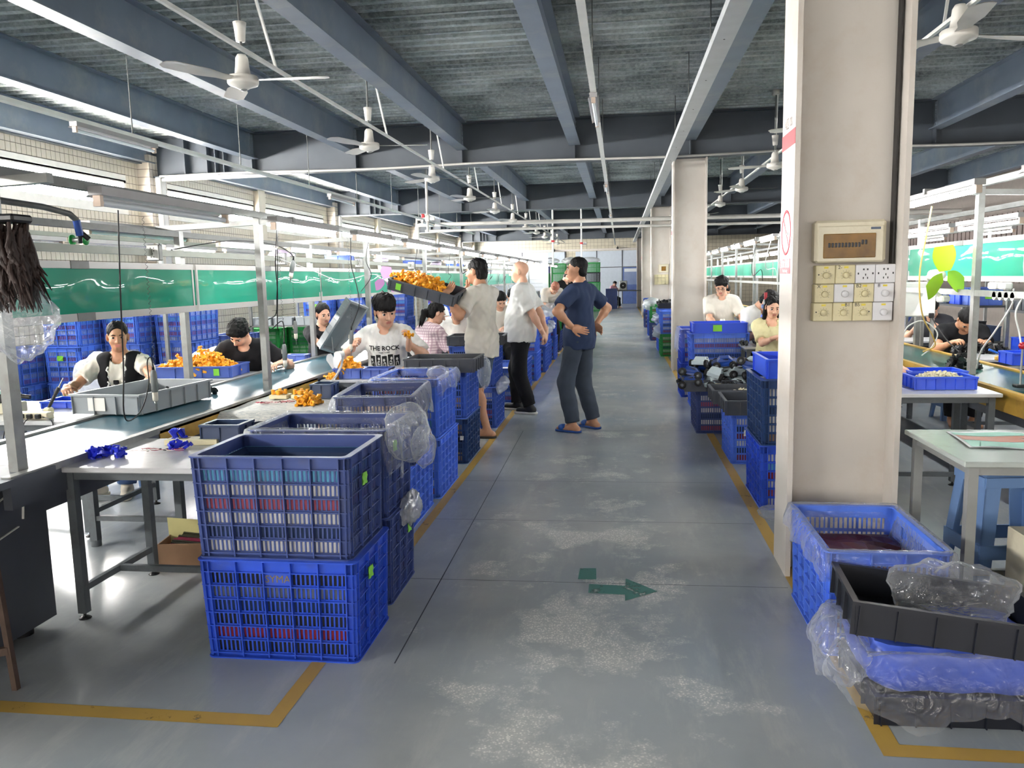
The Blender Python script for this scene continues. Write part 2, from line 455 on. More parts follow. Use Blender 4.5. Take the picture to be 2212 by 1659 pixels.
ns = set(near)
for y, z in near: link('wall_tile', tb, wall_left, (WX, y, z))
for y, z in cand:
    if (y, z) not in ns: rest.box(WX, WX+.008, y+.0045, y+TW-.0045, z+.0045, z+TH-.0045)
tag(rest.build('wall_tiles', M_tile, wall_left), kind='stuff')
for g in GY:
    MB().box(WX, WX+.22, g-.26, g+.26, 0, ZD-.3).build('wall_pier', tile_wall_mat('pier_tile', (226, 214, 198), (140, 128, 112), TW, TH), wall_left)
    MB().box(WX, WX+.12, g+4.3-.17, g+4.3+.17, 0, 3.62).build('wall_pier', M_tile, wall_left)
    MB().box(WX+.22, WX+.30, g-.09, g+.09, 0, ZD-.67).build('wall_pier_plaster', M_plaster, wall_left)
MB().box(WX, WX+.10, FY0, FY1, 3.60, 3.66).build('wall_ledge', M_girder, wall_left)
MB().box(WX+.0, WX+.012, FY0, FY1, 3.66, ZD).build('wall_head_beam', M_girder, wall_left)
M_pane = mat('frosted_pane_daylight', (252, 250, 246), .3, 0, 0, emit=WIN_E)
M_wframe = mat('white_window_frame', (232, 226, 216), .4, 0, .05)
for i, (a, b_) in enumerate(WINS):
    wo = tag(MB().box(WX-.235, WX-.19, a, b_, WZ0, WZ1).build('window_%d' % (i+1), M_wframe), 'strip window of frosted panes in the tiled wall', kind='structure')
    MB().box(WX-.02, WX+.012, a-.02, b_+.02, WZ1-.03, WZ1+.015).build('window_frame', M_wframe, wo)
    MB().box(WX-.19, WX+.014, a-.03, b_+.03, WZ0-.13, WZ0+.012).build('window_sill', M_wframe, wo)
    for q in (a, b_): MB().box(WX-.19, WX+.012, q-.03, q+.03, WZ0, WZ1).build('window_jamb', M_wframe, wo)
    MB().box(WX-.19, WX+.012, a-.03, b_+.03, WZ1-.01, WZ1+.10).build('window_head', M_wframe, wo)
    n = 4; ww = (b_-a)/n
    for k in range(n):
        MB().box(WX-.19, WX-.175, a+k*ww+.02, a+(k+1)*ww-.02, WZ0+.025, WZ1-.03).build('pane', M_pane, wo)
        if k: MB().box(WX-.19, WX-.15, a+k*ww-.02, a+k*ww+.02, WZ0, WZ1).build('mullion', M_wframe, wo)
# right wall: brown ribbed curtain wall far behind the right line
M_brown = mat('brown_ribbed_sheet', (112, 98, 94), .6, 0, .12, 3)
wr = MB(); wr.box(8.6, 8.8, FY0, FY1, 0, ZD+.1)
wall_right = tag(wr.build('wall_right', mat('wall_right_paint', (120, 110, 104), .6, 0, .06)), 'beige wall behind the right line', kind='structure')
rb = MB()
for k in range(130):
    y = 7.0+k*.24
    rb.box(8.55, 8.6, y, y+.19, 1.2, 2.75)
tag(rb.build('curtain_ribs', M_brown, wall_right), kind='stuff')
M_pane2 = mat('frosted_pane_daylight_near_end', (255, 249, 240), .3, 0, 0, emit=WIN_E*.036)
# back wall behind the viewer: big windows
wb = MB(); wb.box(FX0, FX1, FY0-.2, FY0, 0, .9); wb.box(FX0, FX1, FY0-.2, FY0, 3.1, ZD+.1)
for x in (-8.2, -5.2, -2.2, .8, 3.8, 6.8, 8.6): wb.box(x-.2, x+.2, FY0-.2, FY0, .9, 3.1)
wall_back = tag(wb.build('wall_back', M_plaster), 'plain wall with wide windows at the near end', kind='structure')
for i, x in enumerate((-8.0, -5.0, -2.0, 1.0, 4.0, 7.0)):
    wo = tag(MB().box(x, x+2.6 if x < 7 else 8.4, FY0-.16, FY0-.13, .9, 3.1).build('window_%d' % (len(WINS)+1+i), M_wframe), 'wide frosted window in the near end wall', kind='structure')
    for k in (0, 1):
        w_ = 1.28 if x < 7 else .68
        MB().box(x+.03+k*w_, x+w_-.01+k*w_, FY0-.13, FY0-.115, .95, 3.05).build('pane', M_pane2, wo)
# far wall: tile band over pale partition panels
M_part = mat('pale_blue_partition', (206, 216, 228), .5, 0, .03)
M_band = tile_wall_mat('far_tile_band', (212, 204, 184), (128, 120, 104), .2, .2, 'x')
M_mull = mat('dark_mullion', (96, 100, 108), .5, .3, .05)
fw_ = MB(); fw_.box(FX0, FX1, FY1, FY1+.2, 0, ZD+.1)
wall_far = tag(fw_.build('wall_far', M_band), 'tiled band above pale partition panels at the far end', kind='structure')
xs = [-8.0, -5.4, -3.0, -2.45, -1.25, .15, 1.05]
for a, b_ in zip(xs[:-1], xs[1:]):
    if (a, b_) == (-3.0, -2.45): continue
    MB().box(a+.03, b_-.03, FY1-.05, FY1-.01, .0, 2.92).build('partition_panel', M_part, wall_far)
    MB().box(b_-.03, b_+.03, FY1-.06, FY1, 0, 2.98).build('mullion', M_mull, wall_far)
MB().box(-8, 1.2, FY1-.09, FY1, 2.94, 3.05).build('partition_head', M_plaster, wall_far)
MB().box(-8, 1.2, FY1-.07, FY1-.04, 2.0, 2.04).build('partition_transom', M_mull, wall_far)
door = tag(MB().box(.18, 1.0, FY1-.10, FY1-.06, 0, 2.0).build('door_1', mat('blue_door_paint', (90, 112, 170), .4, 0, .08)), 'blue framed glazed door in the far partition', kind='structure')
MB().box(.24, .94, FY1-.115, FY1-.10, 1.05, 1.95).build('door_glass', mat('dim_glass', (132, 150, 190), .1, 0, .1, 2), door)
MB().box(.26, .92, FY1-.125, FY1-.115, 1.75, 1.92).build('transom_pane', mat('pale_transom_glass', (226, 232, 238), .15, 0, 0), door)  # pale bar painting the bright reflection on the door glass, no separate pane
M_navy_txt = mat('navy_print', (40, 52, 96), .5, 0, 0)
sgn = tag(MB().cbox((-1.98, FY1-.02, 3.36), (.34, .03, .13)).build('wall_sign', M_white), 'small white sign with dark characters high on the far tiles', 'sign')
MB().cbox((-1.98, FY1-.037, 3.315), (.34, .006, .03)).build('sign_stripe', M_navy_txt, sgn)
text_obj('出口处', .085, M_navy_txt, sgn, Matrix.Translation((-1.98, FY1-.038, 3.37)) @ Euler((PI/2, 0, 0)).to_matrix().to_4x4())

# ================================================================== steel columns
def column(y, label, sharp=True):
    o = thing('steel_column', label, 'column', (1.1, y, 0), 0, 'cream steel columns along the aisle')
    b = MB()
    b.box(-.265, -.24, -.155, .155, 0, ZD-.67); b.box(.24, .265, -.155, .155, 0, ZD-.67)
    b.box(-.24, .24, -.01, .01, 0, ZD-.67)
    b.build('column_shaft', M_cream, o)
    MB().box(-.29, .29, -.17, .17, ZD-.70, ZD-.672).build('cap_plate', M_girder, o)
    MB().box(-.2665, -.265, -.155, .155, 2.16, 2.235).build('red_band', mat('red_tape', (196, 44, 58), .4, 0, .05), o)
    return o
COLS = [column(4.25, 'nearest cream steel column carrying the breaker box and switch plates'),
        column(13.25, 'second cream steel column along the aisle, behind the toy car trays'),
        column(22.25, 'third cream steel column along the aisle with two yellowed switch boxes'),
        column(31.25, 'fourth cream steel column along the aisle, small in the distance'),
        column(40.25, 'last cream steel column along the aisle, before the far wall')]
# ================================================================== plastic crates
def plastic(name, rgb, dirt):
    return mat(name, rgb, .38, 0, .08, 5.0, dirt=dirt, dscale=6.0, damt=.4, bump=.03, bscale=90)
M_crate = {
    'navy': plastic('navy_crate_plastic', (62, 80, 142), (84, 86, 100)),
    'royal': plastic('royal_blue_crate_plastic', (44, 84, 208), (70, 84, 150)),
    'bright': plastic('bright_blue_crate_plastic', (86, 128, 234), (88, 108, 190)),
    'teal': plastic('dark_teal_blue_crate_plastic', (36, 66, 118), (70, 82, 100)),
    'mid': plastic('mid_blue_crate_plastic', (72, 108, 204), (80, 92, 140)),
    'green': plastic('green_crate_plastic', (36, 150, 70), (60, 120, 70)),
    'black': plastic('black_crate_plastic', (30, 34, 46), (44, 46, 52)),
}
CL, CW, CH = .68, .48, .43
def crate_mesh(key, CL=CL, CW=CW, CH=CH):
    b = MB()
    zr = [.022+.354*k/6 for k in range(7)]            # slot rows
    def side(n, Ls, put):
        # local: u along the side, t outward depth, z up
        e = .045                                       # solid corner width
        us = [-Ls/2+e+(Ls-2*e)*k/n for k in range(n+1)]
        put(-Ls/2+.004, Ls/2-.004, 0, .004, .376, CH-.004)   # top solid band
        put(-Ls/2+.004, Ls/2-.004, 0, .004, .0, .028)
        for s in (-1, 1):                              # solid corners
            put(*sorted((s*Ls/2-s*.004, s*(Ls/2-e))), 0, .004, 0, CH-.004)
            put(*sorted((s*(Ls/2-e*.45)-.003, s*(Ls/2-e*.45)+.003)), .004, .016, .01, CH-.004)
        for u in us: put(u-.0028, u+.0028, .004, .019, .008, CH-.008)      # vertical ribs
        for z in zr: put(-Ls/2+.012, Ls/2-.012, .004, .016, z-.0022, z+.0022)   # horizontal ribs
        for z in zr[1:-1]: put(us[0], us[-1], 0, .004, z-.0075, z+.0075)
        for a, c in zip(us[:-1], us[1:]):
            ns = 6; p = (c-a)/ns
            for k in range(ns+1):
                w = .0036 if 0 < k < ns else .005
                put(a+k*p-w, a+k*p+w, 0, .004, zr[0], zr[-1])
    t0 = .02
    side(5, CL, lambda u0, u1, a, c, z0, z1: b.box(u0, u1, -CW/2+t0-c, -CW/2+t0-a, z0, z1))
    side(5, CL, lambda u0, u1, a, c, z0, z1: b.box(u0, u1, CW/2-t0+a, CW/2-t0+c, z0, z1))
    side(3, CW, lambda u0, u1, a, c, z0, z1: b.box(-CL/2+t0-c, -CL/2+t0-a, u0, u1, z0, z1))
    side(3, CW, lambda u0, u1, a, c, z0, z1: b.box(CL/2-t0+a, CL/2-t0+c, u0, u1, z0, z1))
    b.box(-CL/2+.016, CL/2-.016, -CW/2+.016, CW/2-.016, .006, .012)
    # rounded rim and foot flange
    def ring(z0, z1, o, i):
        def rr(hx, hy, r=.03):
            pts = []
            for cx, cy, a0 in ((hx-r, hy-r, 0), (-hx+r, hy-r, PI/2), (-hx+r, -hy+r, PI), (hx-r, -hy+r, 3*PI/2)):
                for k in range(4):
                    t = a0+PI/2*k/3; pts.append((cx+r*math.cos(t), cy+r*math.sin(t)))
            return pts
        A = rr(CL/2+o, CW/2+o); B = rr(CL/2-i, CW/2-i, .02)
        b.grid([[(x, y, z1) for x, y in B], [(x, y, z1) for x, y in A], [(x, y, z0) for x, y in A], [(x, y, z0) for x, y in B], [(x, y, z1) for x, y in B]], smooth=False, wrap=True)
    ring(CH-.006, CH, .004, .024); ring(0, .006, .004, .03)
    # taper towards the foot
    b.v = [(x*(.955+.045*z/CH), y*(.955+.045*z/CH), z) for x, y, z in b.v]
    return b.mesh('crate_body', M_crate[key])
CRATE_ME = {k: crate_mesh(k) for k in M_crate}
LAY = {
    'lb': mat('light_blue_foam', (112, 190, 228), .6, 0, .08), 'wh': mat('white_foam', (232, 230, 228), .6, 0, .05),
    'pk': mat('dull_pink_foam', (178, 84, 102), .6, 0, .1), 'rd': mat('dark_red_foam', (150, 40, 56), .6, 0, .1),
    'nv': mat('navy_foam', (34, 56, 96), .6, 0, .1), 'bk': mat('dark_packing', (40, 42, 50), .6, 0, .2),
    'pu': mat('wine_red_plastic', (92, 24, 48), .4, 0, .1), 'tn': mat('tan_card', (176, 140, 110), .6, 0, .1), 'gy': mat('grey_film_packing', (112, 120, 136), .35, 0, .2, 14)}
def contents(parent, layers, hollow=False, top=None, inset=.028, name='packed_contents'):
    """layers listed from the bottom up; each one slot row (or fraction) high"""
    b = MB(); n = len(layers); H = top if top else .376
    z0 = .014; h = (H-z0)/n
    keys = sorted(set(layers)); ix = {k: i for i, k in enumerate(keys)}
    for k, key in enumerate(layers):
        za, zb = z0+k*h, z0+(k+1)*h
        sc = lambda z: .955+.045*z/CH
        hx, hy = CL/2-inset, CW/2-inset
        P = [[(sx*hx*sc(z), sy*hy*sc(z), z) for sx, sy in ((-1,-1),(1,-1),(1,1),(-1,1))] for z in (za, zb)]
        b.grid(P, ix[key], False, True)
    hz = H
    if hollow:
        t = .03; X, Y = CL/2-inset, CW/2-inset
        b.grid([[(-X,-Y,hz),(X,-Y,hz),(X,Y,hz),(-X,Y,hz)], [(-X+t,-Y+t,hz-.02),(X-t,-Y+t,hz-.02),(X-t,Y-t,hz-.02),(-X+t,Y-t,hz-.02)],
                [(-X+t,-Y+t,.05),(X-t,-Y+t,.05),(X-t,Y-t,.05),(-X+t,Y-t,.05)]], ix['nv'] if 'nv' in ix else 0, False, True)
        b.add([(-X+t,-Y+t,.05),(X-t,-Y+t,.05),(X-t,Y-t,.05),(-X+t,Y-t,.05)], [(0,1,2,3)], ix[layers[0]])
    else:
        R = random.Random(len(layers)*7+len(parent.name)); nx, ny = 12, 8
        X, Y = CL/2-inset, CW/2-inset
        P = [[(-X+2*X*i/nx, -Y+2*Y*j/ny, hz+(R.uniform(-.02, .012) if 0 < i < nx and 0 < j < ny else 0)) for i in range(nx+1)] for j in range(ny+1)]
        b.grid(P, ix[layers[-1]], False)
    return b.build(name, [LAY[k] for k in keys], parent)
M_note = mat('green_paper_note', (128, 206, 60), .6, 0, .06)
M_tapew = mat('white_paper_tag', (228, 226, 220), .6, 0, .05)
def note(parent, side, u, z, w=.06, h=.05, m=None, tilt=.05, d=.003):
    """small paper note stuck on a side: 'f' (-y), 'r' (+x), 'l' (-x)"""
    b = MB(); P = []
    for j in range(4):
        P.append([(-w/2+w*i/3, -.001-.004*((i+j) % 2)-.006*j/3*(j == 0), -h/2+h*j/3) for i in range(4)])
    b.grid(P, 0, False)
    b.add([(-w/2, 0.0, -h/2), (w/2, 0, -h/2), (w/2, 0, h/2), (-w/2, 0, h/2)], [(0, 1, 2, 3)])
    R = Euler((0, tilt, 0)).to_matrix().to_4x4()
    sc = .955+.045*z/CH
    if side == 'f': T = Matrix.Translation((u, -CW/2*sc-d, z)) @ R
    elif side == 'r': T = Matrix.Translation((CL/2*sc+d, u, z)) @ Euler((0, 0, PI/2)).to_matrix().to_4x4() @ R
    else: T = Matrix.Translation((-CL/2*sc-d, u, z)) @ Euler((0, 0, -PI/2)).to_matrix().to_4x4() @ R
    b.xform(T)
    o = b.build('paper_note', m or M_note, parent); o['label'] = 'green paper note' if m is None else 'white paper tag'
    return o
GRP = 'plastic crates stacked along the aisle'
def crate(key, x, y, z, label, rz=0.0, lay=None, hollow=False, top=None, zs=1.0, group=GRP, notes=()):
    o = thing('plastic_crate', label, 'crate', (x, y, z), rz, group)
    o.scale = (1, 1, zs)
    link('crate_body', CRATE_ME[key], o)
    if lay: contents(o, lay, hollow, top)
    for n in notes: note(o, *n[:3], **(n[3] if len(n) > 3 else {}))
    return o
H90 = PI/2
MIX1 = ['wh', 'nv', 'wh', 'pk', 'wh', 'lb']
MIX2 = ['bk', 'rd', 'bk', 'nv', 'gy', 'bk']
MIX3 = ['pk', 'wh', 'nv', 'wh', 'pk', 'wh']
MIX4 = ['wh', 'pk', 'wh', 'rd', 'lb', 'wh']
# --- left row, from the viewer backwards
c = crate('royal', -1.392, 3.215, 0, 'royal blue slotted crate on the floor at the very front of the left row', 0, MIX2, notes=(('r', -.06, .33),))
FRONT_LOW = c
c = crate('navy', -1.405, 3.225, .43, 'dusty navy slotted crate on top at the front of the left row, foam strips inside', 0, MIX1, True, notes=(('r', -.05, .30),))
FRONT_TOP = c
crate('navy', -1.42, 3.80, 0, 'dark navy crate at the bottom of the second left stack, green note on its side', 0, MIX2, notes=(('r', .1, .29),))
S2 = crate('navy', -1.42, 3.79, .43, 'dark navy crate on top of the second left stack under a clear bag', 0, ['bk', 'nv', 'gy', 'gy'], top=.2, notes=(('r', -.1, .33),))
crate('bright', -1.525, 5.02, 0, 'bright blue crate at the bottom of the third left stack', H90, MIX3)
S3 = crate('navy', -1.50, 4.93, .43, 'navy crate on top of the third left stack, film stretched over its rim', H90+.10, ['bk', 'pk', 'nv', 'pk', 'wh', 'tn'], top=.30)
crate('bright', -1.50, 5.765, 0, 'bright blue crate at the bottom of the fourth left stack', H90, MIX3)
S4 = crate('bright', -1.505, 5.765, .43, 'bright blue crate with red parts on top of the fourth left stack', H90, ['pk', 'lb', 'wh', 'lb', 'rd', 'rd'], top=.36)
crate('teal', -1.51, 6.84, 0, 'dark teal blue crate at the bottom of the fifth left stack, white tag', H90, ['tn', 'nv', 'bk', 'tn'], zs=.9, notes=(('l', -.19, .25, dict(m=M_tapew, w=.03, h=.04)),))
crate('mid', -1.51, 6.84, .387, 'mid blue crate carrying the charcoal tray of screws', H90, ['nv', 'tn', 'nv', 'nv'], zs=.93)
crate('mid', -1.51, 8.45, 0, 'mid blue crate at the bottom of the stack behind the sandalled man', H90, ['nv', 'pk', 'nv', 'wh'])
crate('mid', -1.52, 8.45, .43, 'mid blue crate on top of the stack behind the sandalled man, under a grey tray', H90, ['nv', 'pk', 'wh', 'nv'])
far_l = [(12.25, 'bright', .43), (12.25, 'bright', .43), (13.35, 'mid', .43), (13.35, 'bright', .43), (14.3, 'mid', .43), (14.3, 'bright', .43), (15.35, 'mid', .43), (15.35, 'mid', .43), (17.2, 'navy', .43), (17.2, 'green', .43), (18.4, 'mid', .43), (18.4, 'bright', .43)]
lab_l = ['first stack beyond the bald man, bottom crate', 'first stack beyond the bald man, top crate', 'second stack beyond the bald man, bottom crate', 'second stack beyond the bald man, top crate',
         'third stack beyond the bald man, bottom crate', 'third stack beyond the bald man, top crate', 'fourth stack beyond the bald man, bottom crate', 'fourth stack beyond the bald man, top crate',
         'dark crate under the green one, left row', 'tall green crate in the left row far down the aisle', 'last stack of the left row, bottom crate', 'last stack of the left row, top crate']
CN = {'bright': 'bright blue', 'mid': 'mid blue', 'navy': 'navy', 'green': 'green', 'royal': 'royal blue', 'teal': 'teal blue', 'black': 'black'}
for k, (y, key, _) in enumerate(far_l):
    crate(key, -1.47+.03*(k//2 % 2), y, .43*(k % 2), 'small '+CN[key]+' crate: '+lab_l[k] if not lab_l[k].startswith(('dark', 'tall')) else lab_l[k], H90+(.04 if k % 2 else 0), MIX3 if k % 3 else MIX4)
crate('mid', -1.50, 10.2, 0, 'mid blue crate on the floor beside the bald man', H90, MIX3)
crate('mid', -1.50, 11.2, 0, 'mid blue crate just behind the bald man, half hidden', H90, MIX4)
# --- right row
crate('royal', 1.145, 5.62, 0, 'royal blue crate at the bottom of the right stack just behind the near column', H90, MIX4, notes=())
crate('teal', 1.145, 5.62, .43, 'dusty dark blue crate on the right stack just behind the near column', H90, ['tn', 'wh', 'wh', 'nv', 'wh', 'wh'])
crate('bright', 1.13, 6.93, 0, 'bright blue crate under two charcoal trays in the right row', H90, ['rd', 'nv', 'wh', 'rd', 'nv', 'wh'], notes=(('l', .12, .26, dict(m=M_tapew, w=.03, h=.05)),))
_c = crate('mid', 1.33, 7.575, 0, 'mid blue crate under the second tray of toy cars', H90, MIX3); _c.scale = (.9, 1, 1)
crate('navy', .97, 8.22, 0, 'navy crate under the tray heaped with toy cars', H90, MIX3)
crate('royal', 1.0, 10.6, 0, 'royal blue crate at the bottom of the bagged stack before the second column', H90, MIX4)
RDa = crate('royal', 1.0, 10.6, .43, 'royal blue crate wrapped in clear bag before the second column', H90, MIX4)
crate('bright', 1.15, 9.75, 0, 'bright blue crate at the bottom of the stack with the blue bin', 0, MIX3)
crate('bright', 1.15, 9.75, .43, 'bright blue crate under the blue bin before the second column', 0, MIX3)
BEY = [(1.0, 15.8, 'green', 0, 'green crate at the bottom of the bagged stack beyond the second column'), (1.0, 15.8, 'bright', .43, 'bright blue crate on the green one beyond the second column'),
       (1.32, 15.1, 'navy', 0, 'navy crate beside the second column, lower one'), (1.32, 15.1, 'green', .43, 'green crate beside the second column, upper one'),
       (1.0, 17.0, 'bright', 0, 'bright blue crate under the tray of black parts, bottom'), (1.0, 17.0, 'bright', .43, 'bright blue crate right under the tray of black parts'),
       (.95, 19.6, 'navy', 0, 'navy crate far down the right row, bottom'), (.95, 19.6, 'green', .43, 'green crate far down the right row with white bag'),
       (.95, 21.2, 'mid', 0, 'mid blue crate before the third column, bottom'), (.95, 21.2, 'mid', .43, 'mid blue crate before the third column, top'),
       (.95, 24.5, 'navy', 0, 'navy crate beyond the third column, bottom'), (.95, 24.5, 'mid', .43, 'mid blue crate beyond the third column, top')]
for x, y, key, z, lab in BEY: crate(key, x, y, z, lab, H90, MIX3)
RBIG = crate('bright', 1.05, 3.55, 0, 'bright blue crate lined with clear film at the foot of the near column', H90, ['rd', 'wh', 'rd', 'wh', 'rd', 'pu'], top=.30, zs=1.03, notes=(('r', 0, 0),) if False else ())
_n = note(RBIG, 'l', .01, .285, w=.10, h=.062)
# --- crates by the left wall behind the seated workers
BACKG = 'crates piled by the tiled wall'
WORD = ['bottom', 'second', 'third']
for nm, x, y, n, key in (('leftmost pile behind the seated woman', -7.0, 8.6, 2, 'mid'), ('pile left of the seated woman with green notes', -6.46, 8.9, 3, 'bright'), ('pile behind the seated woman', -5.9, 9.2, 3, 'mid'), ('pile right of the seated woman', -5.35, 9.4, 3, 'mid'),
                         ('low pile between woman and black shirted man', -5.35, 10.6, 2, 'navy'), ('pile beside the green crates', -5.0, 13.2, 3, 'bright'), ('pile behind the woman in black', -4.5, 13.4, 3, 'mid'), ('right hand pile behind the woman in black', -4.2, 15.0, 3, 'mid'),
                         ('pile behind the young man in white', -3.9, 17.0, 3, 'bright'), ('pile behind the plaid shirted woman', -3.85, 19.5, 3, 'bright'), ('farthest pile by the left line', -3.9, 22.5, 3, 'mid')):
    for k in range(n):
        crate(key, x, y, .43*k, CN[key]+' crate, '+WORD[k]+' of the '+nm, H90+.05*((k*7+int(x*10)) % 3-1), MIX3 if k % 2 else MIX4, group=BACKG, notes=(('l', .02, .3, dict(w=.08, h=.06)),) if 'green notes' in nm or 'beside' in nm else ())
for k in range(2): crate('green', -5.55, 12.0, .32+.43*k-.32, ('lower' if k == 0 else 'upper')+' green crate behind the black shirted man', 0, ['wh', 'gy', 'wh'], group=BACKG)
for k in range(2): crate('green', -4.85, 12.3, .43*k, ('lower' if k == 0 else 'upper')+' green crate beside the woman in black', 0, ['wh', 'gy', 'wh'], group=BACKG)
# --- far stacks of green and black crates
n = 0
for k in range(5):
    crate('black' if k == 3 else 'green', -1.18, 36.0, .43*k, ('black' if k == 3 else 'green')+' crate, '+('bottom', 'second', 'third', 'fourth', 'top')[k]+' of the far stack by the aisle', 0, group='far stacks before the end wall')
for k in range(5):
    for i, x in enumerate((-1.95, -2.7, -3.45, -4.2)):
        key = ('green', 'navy', 'green', 'mid', 'green')[(k+i) % 5]
        crate(key, x, 36.4, .43*k, CN[key]+' crate in far stack, '+('bottom', 'second', 'third', 'fourth', 'top')[k]+' row, '+('first', 'second', 'third', 'fourth')[i]+' from the aisle stack', 0, group='far stacks before the end wall')
# lettering moulded on the lower front crate
M_gold = mat('faded_gold_print', (138, 120, 84), .5, 0, .1)
_p = MB().box(-.062, .062, -CW/2*.993+.014, -CW/2*.993+.019, .322, .372); _p.build('lettering_panel', M_crate['royal'], FRONT_LOW)
text_obj('SYMA', .044, M_gold, FRONT_LOW, Matrix.Translation((.0, -CW/2*.993+.0135, .347)) @ Euler((PI/2, 0, 0)).to_matrix().to_4x4())
NTH = ['first', 'second', 'third', 'fourth', 'fifth', 'sixth', 'seventh', 'eighth', 'ninth', 'tenth', 'eleventh', 'twelfth', 'thirteenth', 'fourteenth', 'fifteenth', 'sixteenth']
# ================================================================== conveyor lines, frames, boards, lamps
M_belt = mat('teal_conveyor_belt', (50, 96, 112), .3, 0, .14, 2.0, dirt=(96, 130, 140), dscale=1.3, damt=.5, bump=.05, bscale=5, stretch=(3, .6, 1))
M_belt2 = mat('green_conveyor_belt', (40, 92, 84), .26, 0, .14, 2.0, bump=.05, bscale=5)
M_ywood = mat('yellow_taped_edge', (196, 156, 66), .45, 0, .12, 6, dirt=(150, 110, 60), dscale=5)
M_skirt = mat('dark_steel_skirt', (88, 92, 100), .5, .3, .08, 3)
M_top = mat('white_table_laminate', (196, 197, 199), .25, 0, .05, 3, dirt=(176, 172, 168), dscale=5, damt=.45)
M_leg = mat('grey_steel_leg', (98, 104, 108), .5, .2, .1, 6, dirt=(70, 66, 64), dscale=8)
M_rust = mat('rusty_brown_leg', (96, 78, 68), .7, .1, .2, 12, dirt=(60, 46, 40), dscale=14)
def conveyor(name, label, xl, xr, y0, y1, z, belt, edge):
    o = thing(name, label, 'conveyor', (0, 0, 0))
    MB().box(xl, xr, y0, y1, z-.03, z).build('belt', belt, o)
    for s, x in ((-1, xl), (1, xr)):
        MB().box(min(x, x+s*.045), max(x, x+s*.045), y0, y1, z-.02, z+.012).build('edge_strip', edge, o)
        MB().box(min(x, x+s*.04), max(x, x+s*.04), y0, y1, z-.13, z-.02).build('side_rail', M_skirt if edge is not M_ywood else M_ywood, o)
    MB().box(xl+.05, xr-.05, y0, y1, z-.22, z-.14).build('return_tray', M_skirt, o)
    y = y0+1.35
    while y < min(y1, 20):
        for x in (xl+.02, xr-.02):
            MB().box(x-.022, x+.022, y-.022, y+.022, .03, z-.1).cyl((x, y, 0), (x, y, .04), .03, n=8).build('leg', M_leg, o)
        MB().box(xl+.02, xr-.02, y-.015, y+.015, .16, .19).build('cross_bar', M_leg, o)
        y += 2.5
    return o
CL_ = conveyor('conveyor', 'long teal belt conveyor on the left, running down the hall', -3.16, -2.56, 2.95, 34, .76, M_belt, M_alu)
MB().box(-2.56, -2.515, 4.05, 6.4, .66, .755).build('taped_edge', M_ywood, CL_)
MB().box(-3.16, -2.6, 2.2, 3.24, .045, .735).box(-3.2, -2.5, 2.2, 3.2, .735, .765).build('drive_housing', M_skirt, CL_)
MB().box(-2.598, -2.594, 2.6, 2.93, .50, .70).build('housing_cover', M_cream, CL_)
for a, b_ in (((-2.597, 3.08, .69), (-2.597, 3.10, .63)), ((-2.597, 3.10, .62), (-2.597, 3.09, .55)), ((-2.597, 2.96, .66), (-2.597, 3.07, .695)), ((-2.597, 2.93, .50), (-2.597, 3.06, .525))):
    MB().bar(a, b_, .012, .004).build('tape_scrap', M_tapew, CL_)
MB().cyl((-2.68, 3.12, 0), (-2.68, 3.12, .05), .045, n=10).build('foot', M_black, CL_)
CR_ = conveyor('conveyor', 'green belt conveyor with yellow edges on the right', 2.5, 3.02, 2.4, 34, .75, M_belt2, M_ywood)
def table(label, x0, x1, y0, y1, z=.74, top=None, legs='4', group='work tables along the lines', th=.025, bar=True, leg=None, pads=True):
    o = thing('work_table', label, 'table', ((x0+x1)/2, (y0+y1)/2, 0), 0, group)
    hx, hy = (x1-x0)/2, (y1-y0)/2
    MB().cbox((0, 0, z-th/2), (2*hx, 2*hy, th), bev=.004).build('table_top', top or M_top, o)
    for bx in ((-hx+.071, hx-.071, -hy+.036, -hy+.062), (-hx+.071, hx-.071, hy-.062, hy-.036), (-hx+.036, -hx+.062, -hy+.071, hy-.071), (hx-.062, hx-.036, -hy+.071, hy-.071)): MB().box(*bx, z-.065, z-th).build('apron', leg or M_leg, o)
    for sx in (-1, 1):
        for sy in (-1, 1):
            x, y = sx*(hx-.05), sy*(hy-.05)
            b = MB().box(x-.02, x+.02, y-.02, y+.02, .03, z-th)
            lo_ = b.build('leg', leg or M_leg, o)
            MB().cyl((x, y, .012), (x, y, .035), .007, n=8, cap=False).lathe([(.007, .014), (.012, .014), (.028, .004), (.028, 0), (0, 0)], (x, y, 0), 10).build('foot_pad', M_black, lo_)
        if bar: MB().box(sx*(hx-.05)-.012, sx*(hx-.05)+.012, -hy+.07, hy-.07, .13, .16).build('stretcher', leg or M_leg, o)
    if bar: MB().box(-hx+.05, hx-.05, -.013, .013, .13, .16).build('stretcher', leg or M_leg, o)
    return o
T1 = table('white topped table at the front left beside the crate stack', -2.56, -1.79, 3.26, 3.93)
T2 = table('white topped table with newspaper, second on the aisle side', -2.5, -1.80, 4.74, 5.42)
T3 = table('table before the young man in the white printed shirt', -2.48, -1.78, 6.36, 6.85)
T4 = table('table of the woman in the plaid shirt', -2.48, -1.78, 7.75, 8.3)
T5 = table('table by the man in white behind the raised tray', -2.48, -1.78, 9.1, 9.7)
LT1 = table('table of the seated woman in the ruffled blouse', -4.35, -3.25, 4.42, 5.25)
LT2 = table('table of the man in the black polo', -4.35, -3.22, 6.38, 7.0, .745)
LT3 = table('table of the woman in the black printed shirt', -4.35, -3.22, 7.75, 8.35)
for k in range(5):
    table(NTH[k]+' far work table on the aisle side of the left line', -2.48, -1.78, 10.9+1.5*k, 11.5+1.5*k, group='far work tables, aisle side')
